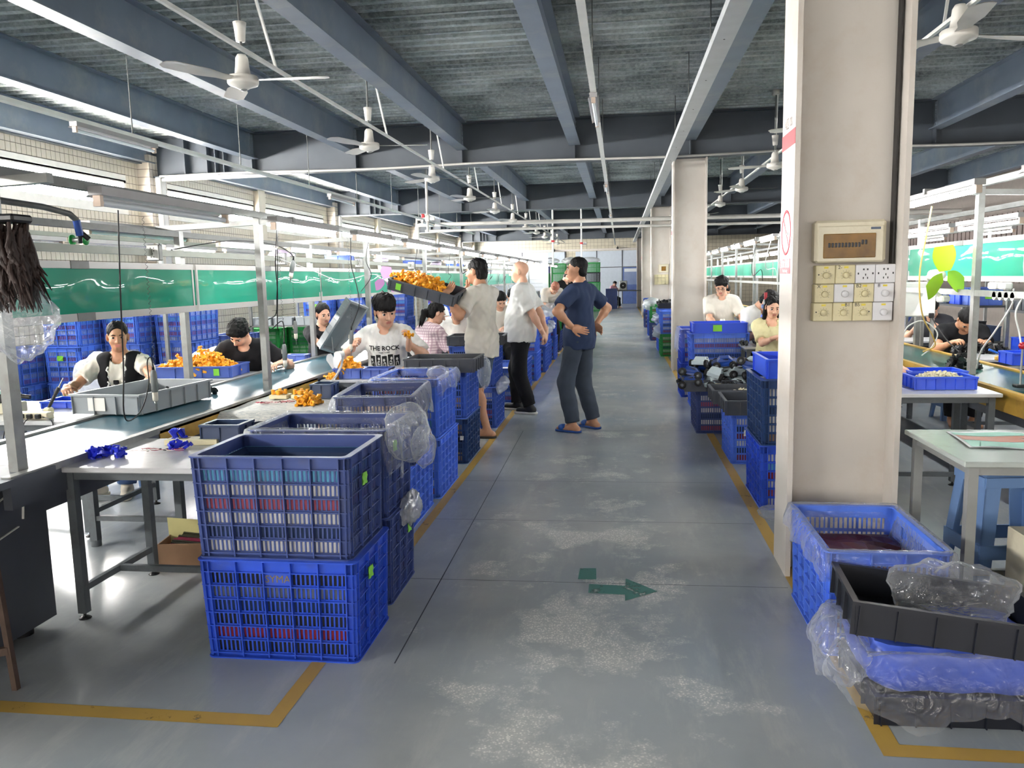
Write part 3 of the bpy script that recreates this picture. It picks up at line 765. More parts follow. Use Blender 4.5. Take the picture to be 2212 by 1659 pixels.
# right hand tables
RT1 = table('grey green topped table by the near column with pictures on it', 1.42, 2.15, 3.48, 4.2, .75, mat('grey_green_table_top', (178, 186, 182), .2, 0, .06, 3, dirt=(150, 150, 146), dscale=6, damt=.4), leg=mat('light_grey_leg', (150, 152, 150), .45, .3, .1))
RT2 = table('white topped table with the blue parts bins, right line', 1.6, 2.42, 5.42, 6.05, .75)
RT3 = table('white table before the woman in yellow', 1.62, 2.4, 7.9, 8.45, .72)
RT4 = table('white table with black parts before the bowed man', 1.36, 2.35, 9.05, 9.55, .74)
RT5 = table('white table of the man with glasses', 1.28, 2.3, 10.55, 11.0, .76)
RT6 = table('low white table at the far left of the right line', 1.5, 2.3, 7.0, 7.4, .62)
# overhead frames
def frame(label, xn, xf, ys, ztop, arm_n, arm_f):
    o = thing('overhead_frame', label, 'frame', (0, 0, 0))
    for y in ys:
        MB().box(xn-.022, xn+.022, y-.03, y+.03, .62, ztop).build('post', M_alu, o)
        MB().box(xf-.022, xf+.022, y-.03, y+.03, .62, ztop-.08).build('post', M_alu, o)
        MB().bar((xf+arm_f, y, ztop-.06), (xn+arm_n, y, ztop-.02), .04, .04).build('cross_arm', M_alu, o)
    MB().box(xn-.02, xn+.02, ys[0]-.5, ys[-1]+.4, ztop, ztop+.045).build('top_rail', M_steelgrey, o)
    MB().box(xf-.02, xf+.02, ys[0]-.5, ys[-1]+.4, ztop-.12, ztop-.08).build('top_rail', M_steelgrey, o)
    return o
YL = [3.1+2.52*k for k in range(12)]
FL = frame('aluminium overhead frame over the left conveyor', -2.60, -3.22, YL, 2.02, .28, -.25)
MB().box(-3.20, -3.16, 2.4, 33, 1.755, 1.80).build('socket_rail', mat('grey_green_rail', (128, 132, 122), .5, .1, .08), FL)
YR = [3.95+2.52*k for k in range(12)]
FR = frame('aluminium overhead frame over the right conveyor', 2.65, 3.12, YR, 2.14, -.40, .2)
MB().box(2.63, 2.67, 2.4, 33, 1.34, 1.385).build('lower_rail', M_alu, FR)
# green boards
def board_mat():
    m, nt, b = _principled('green_board_under_clear_film'); N = nt.nodes; L = nt.links
    gm = N.new('ShaderNodeNewGeometry'); n = N.new('ShaderNodeTexNoise'); n.inputs['Scale'].default_value = .8; n.inputs['Detail'].default_value = 2; L.new(gm.outputs['Position'], n.inputs['Vector'])
    r = N.new('ShaderNodeValToRGB'); r.color_ramp.elements[0].color = srgb(10, 122, 96); r.color_ramp.elements[1].color = srgb(36, 166, 136)
    r.color_ramp.elements[0].position = .35; r.color_ramp.elements[1].position = .65
    L.new(n.outputs['Fac'], r.inputs[0]); L.new(r.outputs[0], b.inputs['Base Color'])
    b.inputs['Roughness'].default_value = .5; b.inputs['Coat Weight'].default_value = .6; b.inputs['Specular IOR Level'].default_value = .1; b.inputs['Coat Roughness'].default_value = .03
    mp = N.new('ShaderNodeMapping'); mp.inputs['Scale'].default_value = (1, 1.6, 3.0); L.new(gm.outputs['Position'], mp.inputs[0])
    n2 = N.new('ShaderNodeTexNoise'); n2.inputs['Scale'].default_value = 1.3; n2.inputs['Detail'].default_value = 1; L.new(mp.outputs[0], n2.inputs['Vector'])
    bp = N.new('ShaderNodeBump'); bp.inputs['Strength'].default_value = .3; bp.inputs['Distance'].default_value = .03; L.new(n2.outputs['Fac'], bp.inputs['Height'])
    L.new(bp.outputs[0], b.inputs['Coat Normal'])
    return m
M_green = board_mat()
M_frame = mat('white_board_frame', (166, 165, 162), .4, .2, .05, 5, dirt=(160, 150, 144), dscale=5, damt=.4)
def board(x, y0, y1, z0, z1, label, group, side):
    o = thing('green_board', label, 'board', (x, y0, 0), 0, group)
    L_ = y1-y0
    b = MB(); P = []
    for j in range(7):
        z = z0+(z1-z0)*j/6
        P.append([(side*(.012+.010*math.sin(PI*j/6)*(.6+.4*math.sin(i*1.7+y0))), L_*i/16, z) for i in range(17)])
    b.grid(P); b.box(-.006, .006, 0, L_, z0, z1); b.build('board_panel', M_green, o)
    MB().box(-.018, .018, 0, L_, z1, z1+.04).build('frame_rail', M_frame, o)
    MB().box(-.018, .018, 0, L_, z0-.045, z0).build('frame_rail', M_frame, o)
    for y in (0.012, L_-.012): MB().box(-.017, .017, y-.011, y+.011, z0, z1).build('frame_stile', M_frame, o)
    for yy in (L_*.46,): 
        MB().box(side*.018-.003, side*.018+.003, yy, yy+.16, z1-.002, z1+.042).build('joint_plate', M_steelgrey, o)
        MB().box(side*.018-.003, side*.018+.003, yy+.02, yy+.18, z0-.047, z0+.002).build('joint_plate', M_steelgrey, o)
    return o
for k in range(11):
    lab = ('nearest green board panel above the left conveyor, behind the seated woman', 'second green board panel on the left line, behind the hanging screwdrivers')[k] if k < 2 else ('third green board panel, behind the raised tray of orange parts' if k == 2 else NTH[k]+' green board panel along the left line, counted from the viewer')
    board(-3.13, YL[k]+.02, YL[k+1]-.02, 1.40, 1.66, lab, 'green boards over the left line', 1)
for k in range(11):
    lab = 'nearest green board panel above the right conveyor, with white paper on it' if k == 0 else ('green board panel on the right line just beside the near column' if k == 1 else NTH[k]+' green board panel along the right line, counted from the viewer')
    board(3.02, YR[k]+.02, YR[k+1]-.02, 1.48, 1.75, lab, 'green boards over the right line', -1)
# tube lamps
M_tube_on = mat('lit_fluorescent_tube', (252, 252, 250), .3, 0, 0, emit=TUBE_E)
M_tube_off = mat('unlit_white_tube', (226, 232, 238), .2, 0, .02)
M_batten = mat('lamp_batten', (160, 158, 158), .4, .1, .06, 6, dirt=(150, 140, 140), dscale=4, damt=.35)
M_endcap = mat('tube_end_cap', (196, 176, 160), .4, .2, .05)
def lamp_proto(on):
    o = thing('tube_lamp', 'tube lamp', 'lamp')
    MB().box(-.035, .035, -.62, .62, .02, .06).add([(-.05, -.62, .012), (-.035, -.62, .022), (-.035, .62, .022), (-.05, .62, .012)], [(0, 1, 2, 3)]).build('batten', M_batten, o)
    MB().cyl((0, -.585, -.012), (0, .585, -.012), .0165, n=6, cap=False).build('tube', M_tube_on if on else M_tube_off, o)
    for s in (-1, 1):
        MB().box(-.018, .018, s*.60-.012, s*.60+.012, -.03, .02).cyl((0, s*.583, -.012), (0, s*.59, -.012), .018, n=8).build('end_holder', M_endcap, o)
    return o
LON = lamp_proto(True); LOFF = lamp_proto(False)
LN = [LON, LOFF]; used = [False, False]
def lamp(on, x, y, z, label, group):
    i = 0 if on else 1
    if not used[i]:
        used[i] = True; o = LN[i]; o.location = (x, y, z); o['label'] = label; o['group'] = group; return o
    return copy_tree(LN[i], label, (x, y, z), None, group)
G1, G2, G3, G4 = 'near lamp row over the left line', 'far lamp row over the left line', 'near lamp row over the right line', 'far lamp row over the right line'
lamp(False, -2.36, 4.06, 1.945, 'unlit tube lamp in dusty batten, nearest over the left conveyor', G1)
ys1 = [5.95+1.72*k for k in range(15)]
for k, y in enumerate(ys1): lamp(True, -2.36, y, 1.945, 'first lit tube lamp after the unlit one, left line' if k == 0 else ('second lit tube lamp after the unlit one, left line' if k == 1 else NTH[k]+' lit tube lamp of the near row, left line, counted from the viewer'), G1)
lamp(False, -3.42, 5.48, 1.92, 'unlit tube lamp behind the near post, above the green board', G2)
for k in range(14): lamp(k not in (4, 5), -3.42, 7.2+1.5*k, 1.90, 'first lit tube lamp above the green board of the left line' if k == 0 else (NTH[k]+' lamp, lit, above the left green boards, counted from the viewer' if k not in (4, 5) else NTH[k]+' lamp, unlit, above the left green boards, counted from the viewer'), G2)
for k in range(15): lamp(True, 2.30, 6.25+1.72*k, 2.06, 'nearest lit tube lamp over the right conveyor beside the column' if k == 0 else NTH[k]+' lit tube lamp of the near row, right line, counted from the column', G3)
lamp(True, 2.30, 4.4, 2.06, 'lit tube lamp over the right table, cut by the picture edge', G3)
for k in range(15): lamp(True, 3.25, 6.75+1.4*k-.4, 1.93, 'lit tube lamp behind the nearest right post' if k == 1 else ('lit tube lamp at the right edge above the green board' if k == 0 else NTH[k]+' lit tube lamp above the right green boards, counted from the viewer'), G4)
# lines beyond: lamps of a second line on each side, deep in the hall
rk2 = thing('lamp_rail', 'rail carrying the lamps of the second line at the far right', 'rail', (5.9, 0, 0))
MB().box(-.02, .02, 5.0, 31, 2.165, 2.205).build('rail_bar', M_steelgrey, rk2)
for y in (5.2, 9.5, 14, 18.5, 23, 28): MB().box(-.02, .02, y-.02, y+.02, 0, 2.165).build('post', M_alu, rk2)
for k in range(10): lamp(True, 5.9, 6.0+2.6*k, 2.1, NTH[k]+' lit tube lamp of the second line at the far right', 'lamps of the far right line')
for k in range(5): lamp(k == 3, -5.4, 5.2+1.5*k, 1.98, NTH[k]+' unlit tube lamp by the tiled wall, counted from the left' if k != 3 else 'lit tube lamp by the tiled wall behind the green board', 'lamps by the tiled wall')
rk = thing('lamp_rail', 'grey rail carrying the lamps by the tiled wall', 'rail', (-5.4, 0, 0))
MB().box(-.02, .02, 4.0, 24, 2.045, 2.085).build('rail_bar', mat('grey_green_rail', (160, 164, 154)), rk)
for y in (5, 9, 13, 17, 21): MB().box(-.02, .02, y-.02, y+.02, 0, 2.045).build('post', M_alu, rk)
# ================================================================== ceiling tracks, fans, pipes
def track(label, x, z, w, h, y0, y1, m, rods=True, rodz=None):
    o = thing('ceiling_track', label, 'track', (x, 0, 0))
    MB().box(-w/2, w/2, y0, y1, z, z+h).build('channel', m, o)
    if rods:
        y = y0+1.2
        while y < min(y1, 30):
            MB().cyl((0, y, z+h), (0, y, ZD), .006, n=6).build('hanger_rod', M_steelgrey, o); y += 2.25
    return o
track('white lamp track hung over the left workers', -4.66, 2.97, .07, .035, -5, 26, M_white)
track('white lamp track hung above the middle of the aisle', -.23, 3.20, .055, .035, -5, 44, M_white)
TR = track('wide galvanised cable tray hung over the right side of the aisle', .79, 3.30, .15, .07, -5, 44, mat('galvanised_tray', (190, 194, 196), .4, .4, .06, 6))
for k in range(14): MB().cyl((.0, 5.2+1.3*k, 3.298), (.0, 5.2+1.3*k, 3.302), .008, n=8).build('hole', M_black, TR)
for k, y in enumerate((1.4, 7.2, 13.4, 19.6)): lamp(False, -4.66, y, 2.91, NTH[k]+' unlit tube lamp on the white track over the left workers', 'lamps on the left track')
for k, y in enumerate((1.8, 8.2, 15.3, 22.5)): lamp(False, -.23, y, 3.14, NTH[k]+' unlit tube lamp on the white track above the aisle', 'lamps on the aisle track')
M_fan = mat('white_fan_enamel', (226, 222, 214), .35, 0, .05)
def fan_proto():
    o = thing('ceiling_fan', 'fan', 'fan')
    MB().cyl((0, 0, .24), (0, 0, .98), .011, n=8).build('down_rod', M_steelgrey, o)
    MB().lathe([(.0, .305), (.032, .305), (.042, .40), (.048, .44), (0, .44)], n=14).build('rod_cup', M_fan, o)
    MB().lathe([(.0, .98), (.055, .98), (.05, 1.05), (0, 1.05)], n=14).build('ceiling_cup', M_fan, o)
    mt_ = MB().lathe([(0, -.03), (.035, -.03), (.055, -.018), (.105, 0), (.112, .012), (.112, .052), (.105, .062), (.058, .07), (.05, .13), (.045, .19), (.03, .215), (0, .22)], n=20).build('motor', M_fan, o)
    MB().lathe([(0, -.042), (.02, -.04), (.03, -.028), (0, -.028)], n=12).build('end_cap', M_alu, mt_)
    for k in range(3):
        b = MB(); P = []
        for i in range(13):
            r = .11+.53*i/12
            w = .045 if i < 3 else (.045+.03*min(1, (i-2)/3))
            if i == 12: w *= .55
            ta = .16-.06*i/12
            P.append([(r, s*w, s*w*ta+.03+.004*(t)) for s, t in ((-1, 0), (0, 1), (1, 0))])
        Q = [[(p[0], p[1], p[2]+.004) for p in row] for row in P]
        b.grid(P); b.grid(Q); b.xform(Matrix.Rotation(k*2*PI/3, 4, 'Z')); b.build('blade', M_fan, o)
    return o
FANP = fan_proto(); _ff = [True]
def fan(x, y, z, rz, label, group):
    if _ff[0]:
        _ff[0] = False; FANP.location = (x, y, z); FANP.rotation_euler = (0, 0, rz); FANP['label'] = label; FANP['group'] = group; return FANP
    return copy_tree(FANP, label, (x, y, z), rz, group)
ORD = ['nearest', 'second', 'third', 'fourth', 'fifth', 'sixth', 'seventh', 'eighth', 'ninth', 'tenth', 'eleventh', 'twelfth']
for k in range(11): fan(-2.74, 5.83+3.03*k, 3.0, (.05, .15, .35, .2, .5, .1, .9, .3, .7, .2, .4)[k], ORD[k]+' white ceiling fan in the row left of the aisle', 'fans left of the aisle')
for k in range(8): fan(2.16, 5.72+3.1*k if k else 5.72, 3.0, (.35, .6, .75, .15, .3, .9, .2, .5)[k], ORD[k]+' white ceiling fan in the row right of the aisle', 'fans right of the aisle')
for x, lab, ky in ((-2.66, 'white conduit rail bracing the left row of fans', 5.83), (2.22, 'white conduit rail bracing the right row of fans', 5.72)):
    o = thing('conduit_rail', lab, 'rail', (x, 0, 0))
    MB().bar((0, -5, 3.21), (0, 40, 3.21), .026, .026).build('rail_bar', M_white, o)
    for k in range(9): MB().bar((.0, ky+3.05*k+.42, 3.22), (-.05, ky+3.05*k+.02, 3.98), .018, .018).build('brace', M_white, o)
# pipes across the hall
M_pipe = mat('off_white_pipe', (204, 200, 194), .45, 0, .06, 4)
def wavy(x0, x1, y, z, n=24, a=.03, s=0): return [(x0+(x1-x0)*i/n, y, z+a*math.sin(i*.7+s)) for i in range(n+1)]
p = thing('conduit_pipe', 'thin wavy conduit clipped under the first girder in view', 'pipe', (0, 13.0, 0))
MB().tube(wavy(-7.7, 8.4, 0, 3.375, 30, .015), .018, 8).build('pipe', M_pipe, p)
MB().box(-7.7, -5.7, -.04, .02, 3.30, 3.34).build('trunking', M_pipe, p)
p = thing('pipe_pair', 'pair of white water pipes crossing the hall under the ceiling', 'pipe', (0, 21.83, 0))
MB().tube([(-5.5, 0, 2.66), (-5.5, 0, 2.98), (-5.46, 0, 3.03), (-5.4, 0, 3.04), (8.5, 0, 2.98)], .055, 10).build('pipe', M_pipe, p)
MB().tube([(-5.3, .1, 2.88), (8.5, .1, 2.80)], .035, 8).build('pipe', M_pipe, p)
MB().tube([(-5.5, 0, 2.9), (-5.5, 0, 3.2), (-5.0, -.02, 3.2)], .05, 10).build('pipe', M_pipe, p)
p = thing('drop_pipe', 'white drop pipe with a red valve handle above the left line', 'pipe', (-4.05, 17, 0))
MB().cyl((0, 0, 2.55), (0, 0, 4.02), .028, n=8).build('pipe', M_pipe, p)
MB().cbox((-.09, -.03, 2.9), (.07, .05, .08), bev=.01).build('valve_handle', mat('red_enamel', (186, 30, 40), .4), p)
MB().cbox((0, 0, 2.85), (.09, .08, .14), bev=.01).build('valve_body', M_pipe, p)
for x, y, lab in ((-1.95, 24, 'left slim white drop pole beyond the bald man'), (-1.2, 26, 'right slim white drop pole with red tap beyond the bald man')):
    p = thing('drop_pole', lab, 'pipe', (x, y, 0)); MB().cyl((0, 0, 1.9), (0, 0, ZD-.0), .025, n=8).build('pole', M_white, p); MB().cbox((0, 0, 2.6), (.1, .06, .06), bev=.01).build('tap', mat('red_enamel', (186, 30, 40), .4), p)
p = thing('downpipe', 'bent white down pipe by the tiled pier', 'pipe', (WX+.40, 12.95, 0))
MB().tube([(0, 0, ZD-.7), (0, 0, 3.0), (0, .02, 2.4)], .05, 10).build('pipe', M_pipe, p)
MB().tube([(.0, .05, 3.38), (.25, .05, 3.38), (.3, .05, 3.34)], .02, 8).build('branch', M_pipe, p)
# ================================================================== people: implicit bodies meshed by surface nets
def V(*a): return np.array(a, float)
def nrm(v): v = np.asarray(v, float); return v/(np.linalg.norm(v)+1e-9)
class Sdf:
    def __init__(s, lo, hi, h):
        s.h = h; s.lo = np.array(lo)-2*h; n = np.ceil((np.array(hi)+2*h-s.lo)/h).astype(int)+1
        s.n = n; s.ax = [s.lo[i]+h*np.arange(n[i]) for i in range(3)]
        s.D = np.full(n, .5, np.float32)
    def _win(s, lo, hi, m):
        a = np.clip(np.floor((np.array(lo)-m-s.lo)/s.h).astype(int), 0, s.n); b = np.clip(np.ceil((np.array(hi)+m-s.lo)/s.h).astype(int)+1, 0, s.n)
        if np.any(b <= a): return None, None
        sl = tuple(slice(a[i], b[i]) for i in range(3))
        P = np.stack(np.meshgrid(*[s.ax[i][sl[i]] for i in range(3)], indexing='ij'), -1)
        return sl, P
    def prim(s, p):
        kind = p[0]
        if kind == 'c':
            _, a, b, r1, r2 = p[:5]; R = max(r1, r2); lo = np.minimum(a, b)-R; hi = np.maximum(a, b)+R
            def f(P):
                ab = b-a; t = np.clip(((P-a)@ab)/max(ab@ab, 1e-9), 0, 1)
                return np.linalg.norm(P-a-t[..., None]*ab, axis=-1)-(r1+(r2-r1)*t)
        else:
            _, c, Rm, rad = p[:4]; R = max(rad); lo = c-R; hi = c+R; rad = np.array(rad)
            def f(P):
                q = (P-c)@Rm; k0 = np.linalg.norm(q/rad, axis=-1); k1 = np.linalg.norm(q/(rad*rad), axis=-1)
                return k0*(k0-1)/(k1+1e-9)
        return lo, hi, f
    def add(s, p, k=.02, cut=None, infl=0.0):
        lo, hi, f = s.prim(p); sl, P = s._win(lo, hi, .05+k+infl)
        if sl is None: return s
        d = f(P)-infl
        if cut is not None: d = np.maximum(d, (P-cut[0])@nrm(cut[1]))
        D = s.D[sl]; h = np.clip(.5+.5*(d-D)/k, 0, 1); s.D[sl] = d*(1-h)+D*h-k*h*(1-h); return s
    def sub(s, p, k=.01):
        lo, hi, f = s.prim(p); sl, P = s._win(lo, hi, .05+k)
        if sl is None: return s
        d = -f(P); D = s.D[sl]; h = np.clip(.5-.5*(d-D)/k, 0, 1); s.D[sl] = d*(1-h)+D*h+k*h*(1-h); return s
    def cutall(s, p0, n):
        P = np.stack(np.meshgrid(*s.ax, indexing='ij'), -1); s.D = np.maximum(s.D, ((P-p0)@nrm(n)).astype(np.float32)); return s
    def noise(s, amp, freq, seed=0, dirw=(1, 1, 1), n=5):
        R = np.random.RandomState(seed); P = np.stack(np.meshgrid(*s.ax, indexing='ij'), -1); o = np.zeros(s.n, np.float32)
        for i in range(n):
            k = R.normal(size=3)*np.array(dirw)*freq*(.6+.5*i); o += np.sin(P@k+R.uniform(0, 6)+1.2*np.sin(P@(k[[1, 2, 0]]*.4)+i))/(1+.3*i)
        s.D = s.D+amp*o/2; return s
    def nets(s):
        D = s.D; ins = D < 0; nx, ny, nz = D.shape
        c = np.zeros((nx-1, ny-1, nz-1), np.int8); offs = [(i, j, k) for i in (0, 1) for j in (0, 1) for k in (0, 1)]
        for i, j, k in offs: c += ins[i:nx-1+i, j:ny-1+j, k:nz-1+k]
        act = (c > 0) & (c < 8); idx = np.argwhere(act)
        if len(idx) == 0: return np.zeros((0, 3)), np.zeros((0, 4), int)
        vals = np.stack([D[idx[:, 0]+i, idx[:, 1]+j, idx[:, 2]+k] for i, j, k in offs], 1); of = np.array(offs, float)
        acc = np.zeros((len(idx), 3)); cnt = np.zeros(len(idx))
        for a in range(8):
            for b in range(a+1, 8):
                if np.abs(of[a]-of[b]).sum() != 1: continue
                va, vb = vals[:, a], vals[:, b]; m = (va < 0) != (vb < 0); t = va/(va-vb+1e-12)
                p = of[a]+t[:, None]*(of[b]-of[a]); acc[m] += p[m]; cnt[m] += 1
        vert = s.lo+(idx+acc/cnt[:, None])*s.h
        im = np.full(act.shape, -1, np.int32); im[tuple(idx.T)] = np.arange(len(idx)); Q = []
        for ax in range(3):
            u, v = (ax+1) % 3, (ax+2) % 3
            A = [slice(1, -1)]*3; A[ax] = slice(0, -1); B = list(A); B[ax] = slice(1, None)
            sa, sb_ = ins[tuple(A)], ins[tuple(B)]; e = np.argwhere(sa != sb_)
            if len(e) == 0: continue
            fl = sa[tuple(e.T)]
            base = e.copy(); base[:, u] += 1; base[:, v] += 1
            def cell(du, dv):
                q = base.copy(); q[:, u] += du; q[:, v] += dv; return im[tuple(q.T)]
            q = np.stack([cell(-1, -1), cell(0, -1), cell(0, 0), cell(-1, 0)], 1)
            q[~fl] = q[~fl][:, ::-1]; Q.append(q)
        return vert, np.concatenate(Q)
def np_mesh(name, parts, mats, matidx=None):
    vs, fs, o = [], [], 0
    for v, q in parts: vs.append(v); fs.append(q+o); o += len(v)
    v = np.concatenate(vs).astype(np.float32); q = np.concatenate(fs).astype(np.int32)
    q = q[(q >= 0).all(1)]
    me = bpy.data.meshes.new(name); me.vertices.add(len(v)); me.vertices.foreach_set('co', v.ravel())
    me.loops.add(q.size); me.loops.foreach_set('vertex_index', q.ravel()); me.polygons.add(len(q))
    me.polygons.foreach_set('loop_start', np.arange(0, q.size, 4, dtype=np.int32)); me.polygons.foreach_set('loop_total', np.full(len(q), 4, np.int32))
    me.polygons.foreach_set('use_smooth', np.ones(len(q), bool))
    for m in mats: me.materials.append(m)
    if matidx is not None: me.polygons.foreach_set('material_index', matidx(v, q).astype(np.int32))
    me.update(calc_edges=True); me.validate()
    return me
def skin_mat(name, rgb):
    if name in MATS: return MATS[name]
    m = mat(name, rgb, .5, 0, .06, 30, bump=.02, bscale=220)
    return m
M_skin = skin_mat('light_skin', (226, 176, 148)); M_skin2 = skin_mat('tanned_skin', (196, 144, 112)); M_lip = mat('lips', (196, 122, 108), .4, 0, .05)
M_hair = mat('black_hair', (17, 15, 16), .6, 0, .25, 60, bump=.5, bscale=160, stretch=(1, 1, .2), spec=.25); M_hairg = mat('dyed_copper_hair', (176, 112, 88), .4, 0, .2, 60, bump=.5, bscale=160)
M_eye = mat('dark_eye', (24, 18, 16), .1, 0, 0); M_eyew = mat('eye_white', (226, 222, 216), .2, 0, 0)
def cloth(name, rgb, var=.05): return mat(name, rgb, .85, 0, var, 10, bump=.12, bscale=420, spec=.2)
def rotm(ax, a):
    return np.array(Matrix.Rotation(a, 3, Vector(ax)))
def person(label, loc, rz=0.0, h=1.70, lean=0.0, side=0.0, twist=0.0, pel=None, sit=False, head=(0, 0, 0), hands=None, feet=None, knees=None,
           shirt=None, sleeve=.62, shirt_len=.10, pants=None, pleg=1.0, hair='short', hairm=None, skin=None, shoes=None, build=1.0, belly=0.0, female=False, res=1.0, loose=1.0, fold=1.0, extras=None, hcurl=(.35, .35), hscale=1.0, legs=True, collar=0.0, vest=None):
    s = h/1.70; o = thing('person', label, 'person', loc, rz); skin = skin or M_skin
    P0 = V(*(pel if pel is not None else ((0, 0, .54) if sit else (0, 0, .95*s))))
    Rz = np.array(Matrix.Rotation(rz, 3, 'Z'))
    def tolocal(w): return Rz.T@(np.array(w, float)-np.array(loc, float))
    T = rotm((0, 0, 1), twist)@rotm((1, 0, 0), lean)@rotm((0, 1, 0), side)      # torso frame: columns x(left=+x), -fwd, up ; forward is -Y
    def tp(x, y, z): return P0+T@V(x*s, -y*s, z*s)                                # y here = forward
    w = build*(.93 if female else 1.0)
    sw = .172*(.90 if female else 1.0)*(.5+.5*build)
    torso = [('e', tp(0, 0, .0), T, (.158*w*s, .112*w*s, .12*s)), ('e', tp(0, .0+.02*belly, .15), T, (.133*w*s, (.098+.03*belly)*w*s, .15*s)),
             ('e', tp(0, .005, .32), T, (.15*w*s, .108*w*s, .16*s)), ('c', tp(-.11*w, -.005, .435), tp(.11*w, -.005, .435), .062*s, .062*s),
             ('c', tp(0, -.012, .49), tp(.11*w, -.008, .445), .048*s, .05*s), ('c', tp(0, -.012, .49), tp(-.11*w, -.008, .445), .048*s, .05*s)]
    if belly: torso.append(('e', tp(0, .05*belly, .12), T, (.125*w*s, .10*w*s, .12*s)))
    if female: torso += [('e', tp(.065, .085, .31), T, (.06*s, .05*s, .06*s)), ('e', tp(-.065, .085, .31), T, (.06*s, .05*s, .06*s))]
    nb, nt_ = tp(0, -.005, .46), tp(0, .02, .575)
    hy, hp, hr = head
    Hm = T@rotm((0, 0, 1), hy)@rotm((1, 0, 0), hp)@rotm((0, 1, 0), hr)
    hs = s*hscale
    pivot = tp(0, .012, .548); hc = pivot+Hm@V(0, -.022*hs, .105*hs)
    def hp_(x, y, z): return hc+Hm@V(x*hs, -y*hs, z*hs)
    neck = [('c', nb, pivot, .058*s*(.9 if female else 1), .054*s*(.88 if female else 1)), ('c', pivot, hp_(0, -.02, -.04), .054*s*(.88 if female else 1), .05*s)]
    # arms
    arms = []; hd = hands or {}
    for sd, key in ((1, 'L'), (-1, 'R')):
        S = tp(sd*sw, -.005, .43); spec = hd.get(key, {})
        if 'w' in spec: W = tolocal(spec['w'])
        elif 'l' in spec: W = V(*spec['l'])
        else: W = S+V(sd*.06*s, -.05*s, -.52*s)
        hint = V(*spec.get('e', (sd*.4, .6, -.4))); a, b = .285*s, .25*s
        dv = W-S; L_ = np.linalg.norm(dv)
        if L_ > (a+b)*.995: W = S+dv/L_*(a+b)*.995; dv = W-S; L_ = np.linalg.norm(dv)
        x = (a*a-b*b+L_*L_)/(2*L_); y = math.sqrt(max(a*a-x*x, 0)); dn = dv/L_; pp = nrm(hint-dn*(hint@dn)); E = S+dn*x+pp*y
        hdir = nrm(V(*spec['d'])) if 'd' in spec else nrm(W-E); n_ = V(*spec.get('n', (-sd, 0, 0))); n_ = nrm(n_-hdir*(n_@hdir))
        arms.append(dict(S=S, E=E, W=W, d=hdir, n=n_, sd=sd, curl=spec.get('curl', hcurl[0 if sd > 0 else 1]), hide=spec.get('hide', False)))
    limb = []
    aw = (.88 if female else 1.0)*(.6+.4*build)
    for A in arms:
        A['up'] = ('c', A['S'], A['E'], .053*s*aw, .041*s*aw); A['fo'] = ('c', A['E'], A['W'], .042*s*aw, .027*s*aw)
        limb += [A['up'], A['fo'], ('e', A['S']-V(0, 0, .01)*s, np.eye(3), (.062*s*aw,)*3), ('e', A['E']*.7+A['W']*.3, np.eye(3), (.044*s*aw,)*3)]
    # legs
    lg = []
    for sd, key in ((1, 'L'), (-1, 'R')):
        Hj = P0+rotm((0, 0, 1), twist)@V(sd*.088*s, 0, -.045*s)
        F = V(*((feet or {}).get(key, (sd*.1*s, -.42 if sit else 0.0, .085*s)))); fd = nrm(V(*((feet or {}).get(key+'d', (sd*.18, -1, 0)))))
        a, b = .435*s, .405*s; dv = F-Hj; L_ = np.linalg.norm(dv)
        if L_ > (a+b)*.998: F = Hj+dv/L_*(a+b)*.998; dv = F-Hj; L_ = np.linalg.norm(dv)
        x = (a*a-b*b+L_*L_)/(2*L_); y = math.sqrt(max(a*a-x*x, 0)); dn = dv/L_; hint = V(*((knees or {}).get(key, (sd*.1, -1, .6 if sit else 0)))); pp = nrm(hint-dn*(hint@dn))
        K = Hj+dn*x+pp*y; lg.append(dict(H=Hj, K=K, F=F, d=fd, sd=sd))
    if legs:
        for g in lg:
            cb = g['K']*.68+g['F']*.32+(-g['d'])*.018*s
            g['th'] = ('c', g['H'], g['K'], .086*s*w, .056*s); g['ca'] = ('c', g['K'], g['F'], .054*s, .036*s)
            limb += [g['th'], g['ca'], ('e', cb, np.eye(3), (.054*s, .056*s, .10*s))]
            hl = g['F']-g['d']*.045*s; hl[2] = g['F'][2]-.052*s; te = g['F']+g['d']*.165*s; te[2] = g['F'][2]-.062*s
            g['foot'] = [('c', g['F']-V(0, 0, .02)*s, hl, .036*s, .032*s), ('c', g['F']+g['d']*.03*s-V(0, 0, .03*s), te, .036*s, .022*s), ('c', hl, te, .031*s, .022*s)]
            if not (shoes and shoes[0] == 'sneaker'): limb += g['foot']
    allp = torso+neck+limb
    los, his = [], []
    for p in allp:
        if p[0] == 'c': R = max(p[3], p[4]); los += [np.minimum(p[1], p[2])-R]; his += [np.maximum(p[1], p[2])+R]
        else: R = max(p[3]); los += [p[1]-R]; his += [p[1]+R]
    lo, hi = np.min(los, 0), np.max(his, 0); lo[2] = max(lo[2], -.0)
    B = Sdf(lo, hi, .0125*res)
    for p in torso: B.add(p, .05*s)
    for p in neck: B.add(p, .03*s)
    for p in limb: B.add(p, .022*s)
    if legs: B.cutall(V(0, 0, .004), V(0, 0, -1))
    parts = [B.nets()]
    # head
    Hd = Sdf(hc-.17*hs, hc+.17*hs, .0052*res)
    E3 = Hm
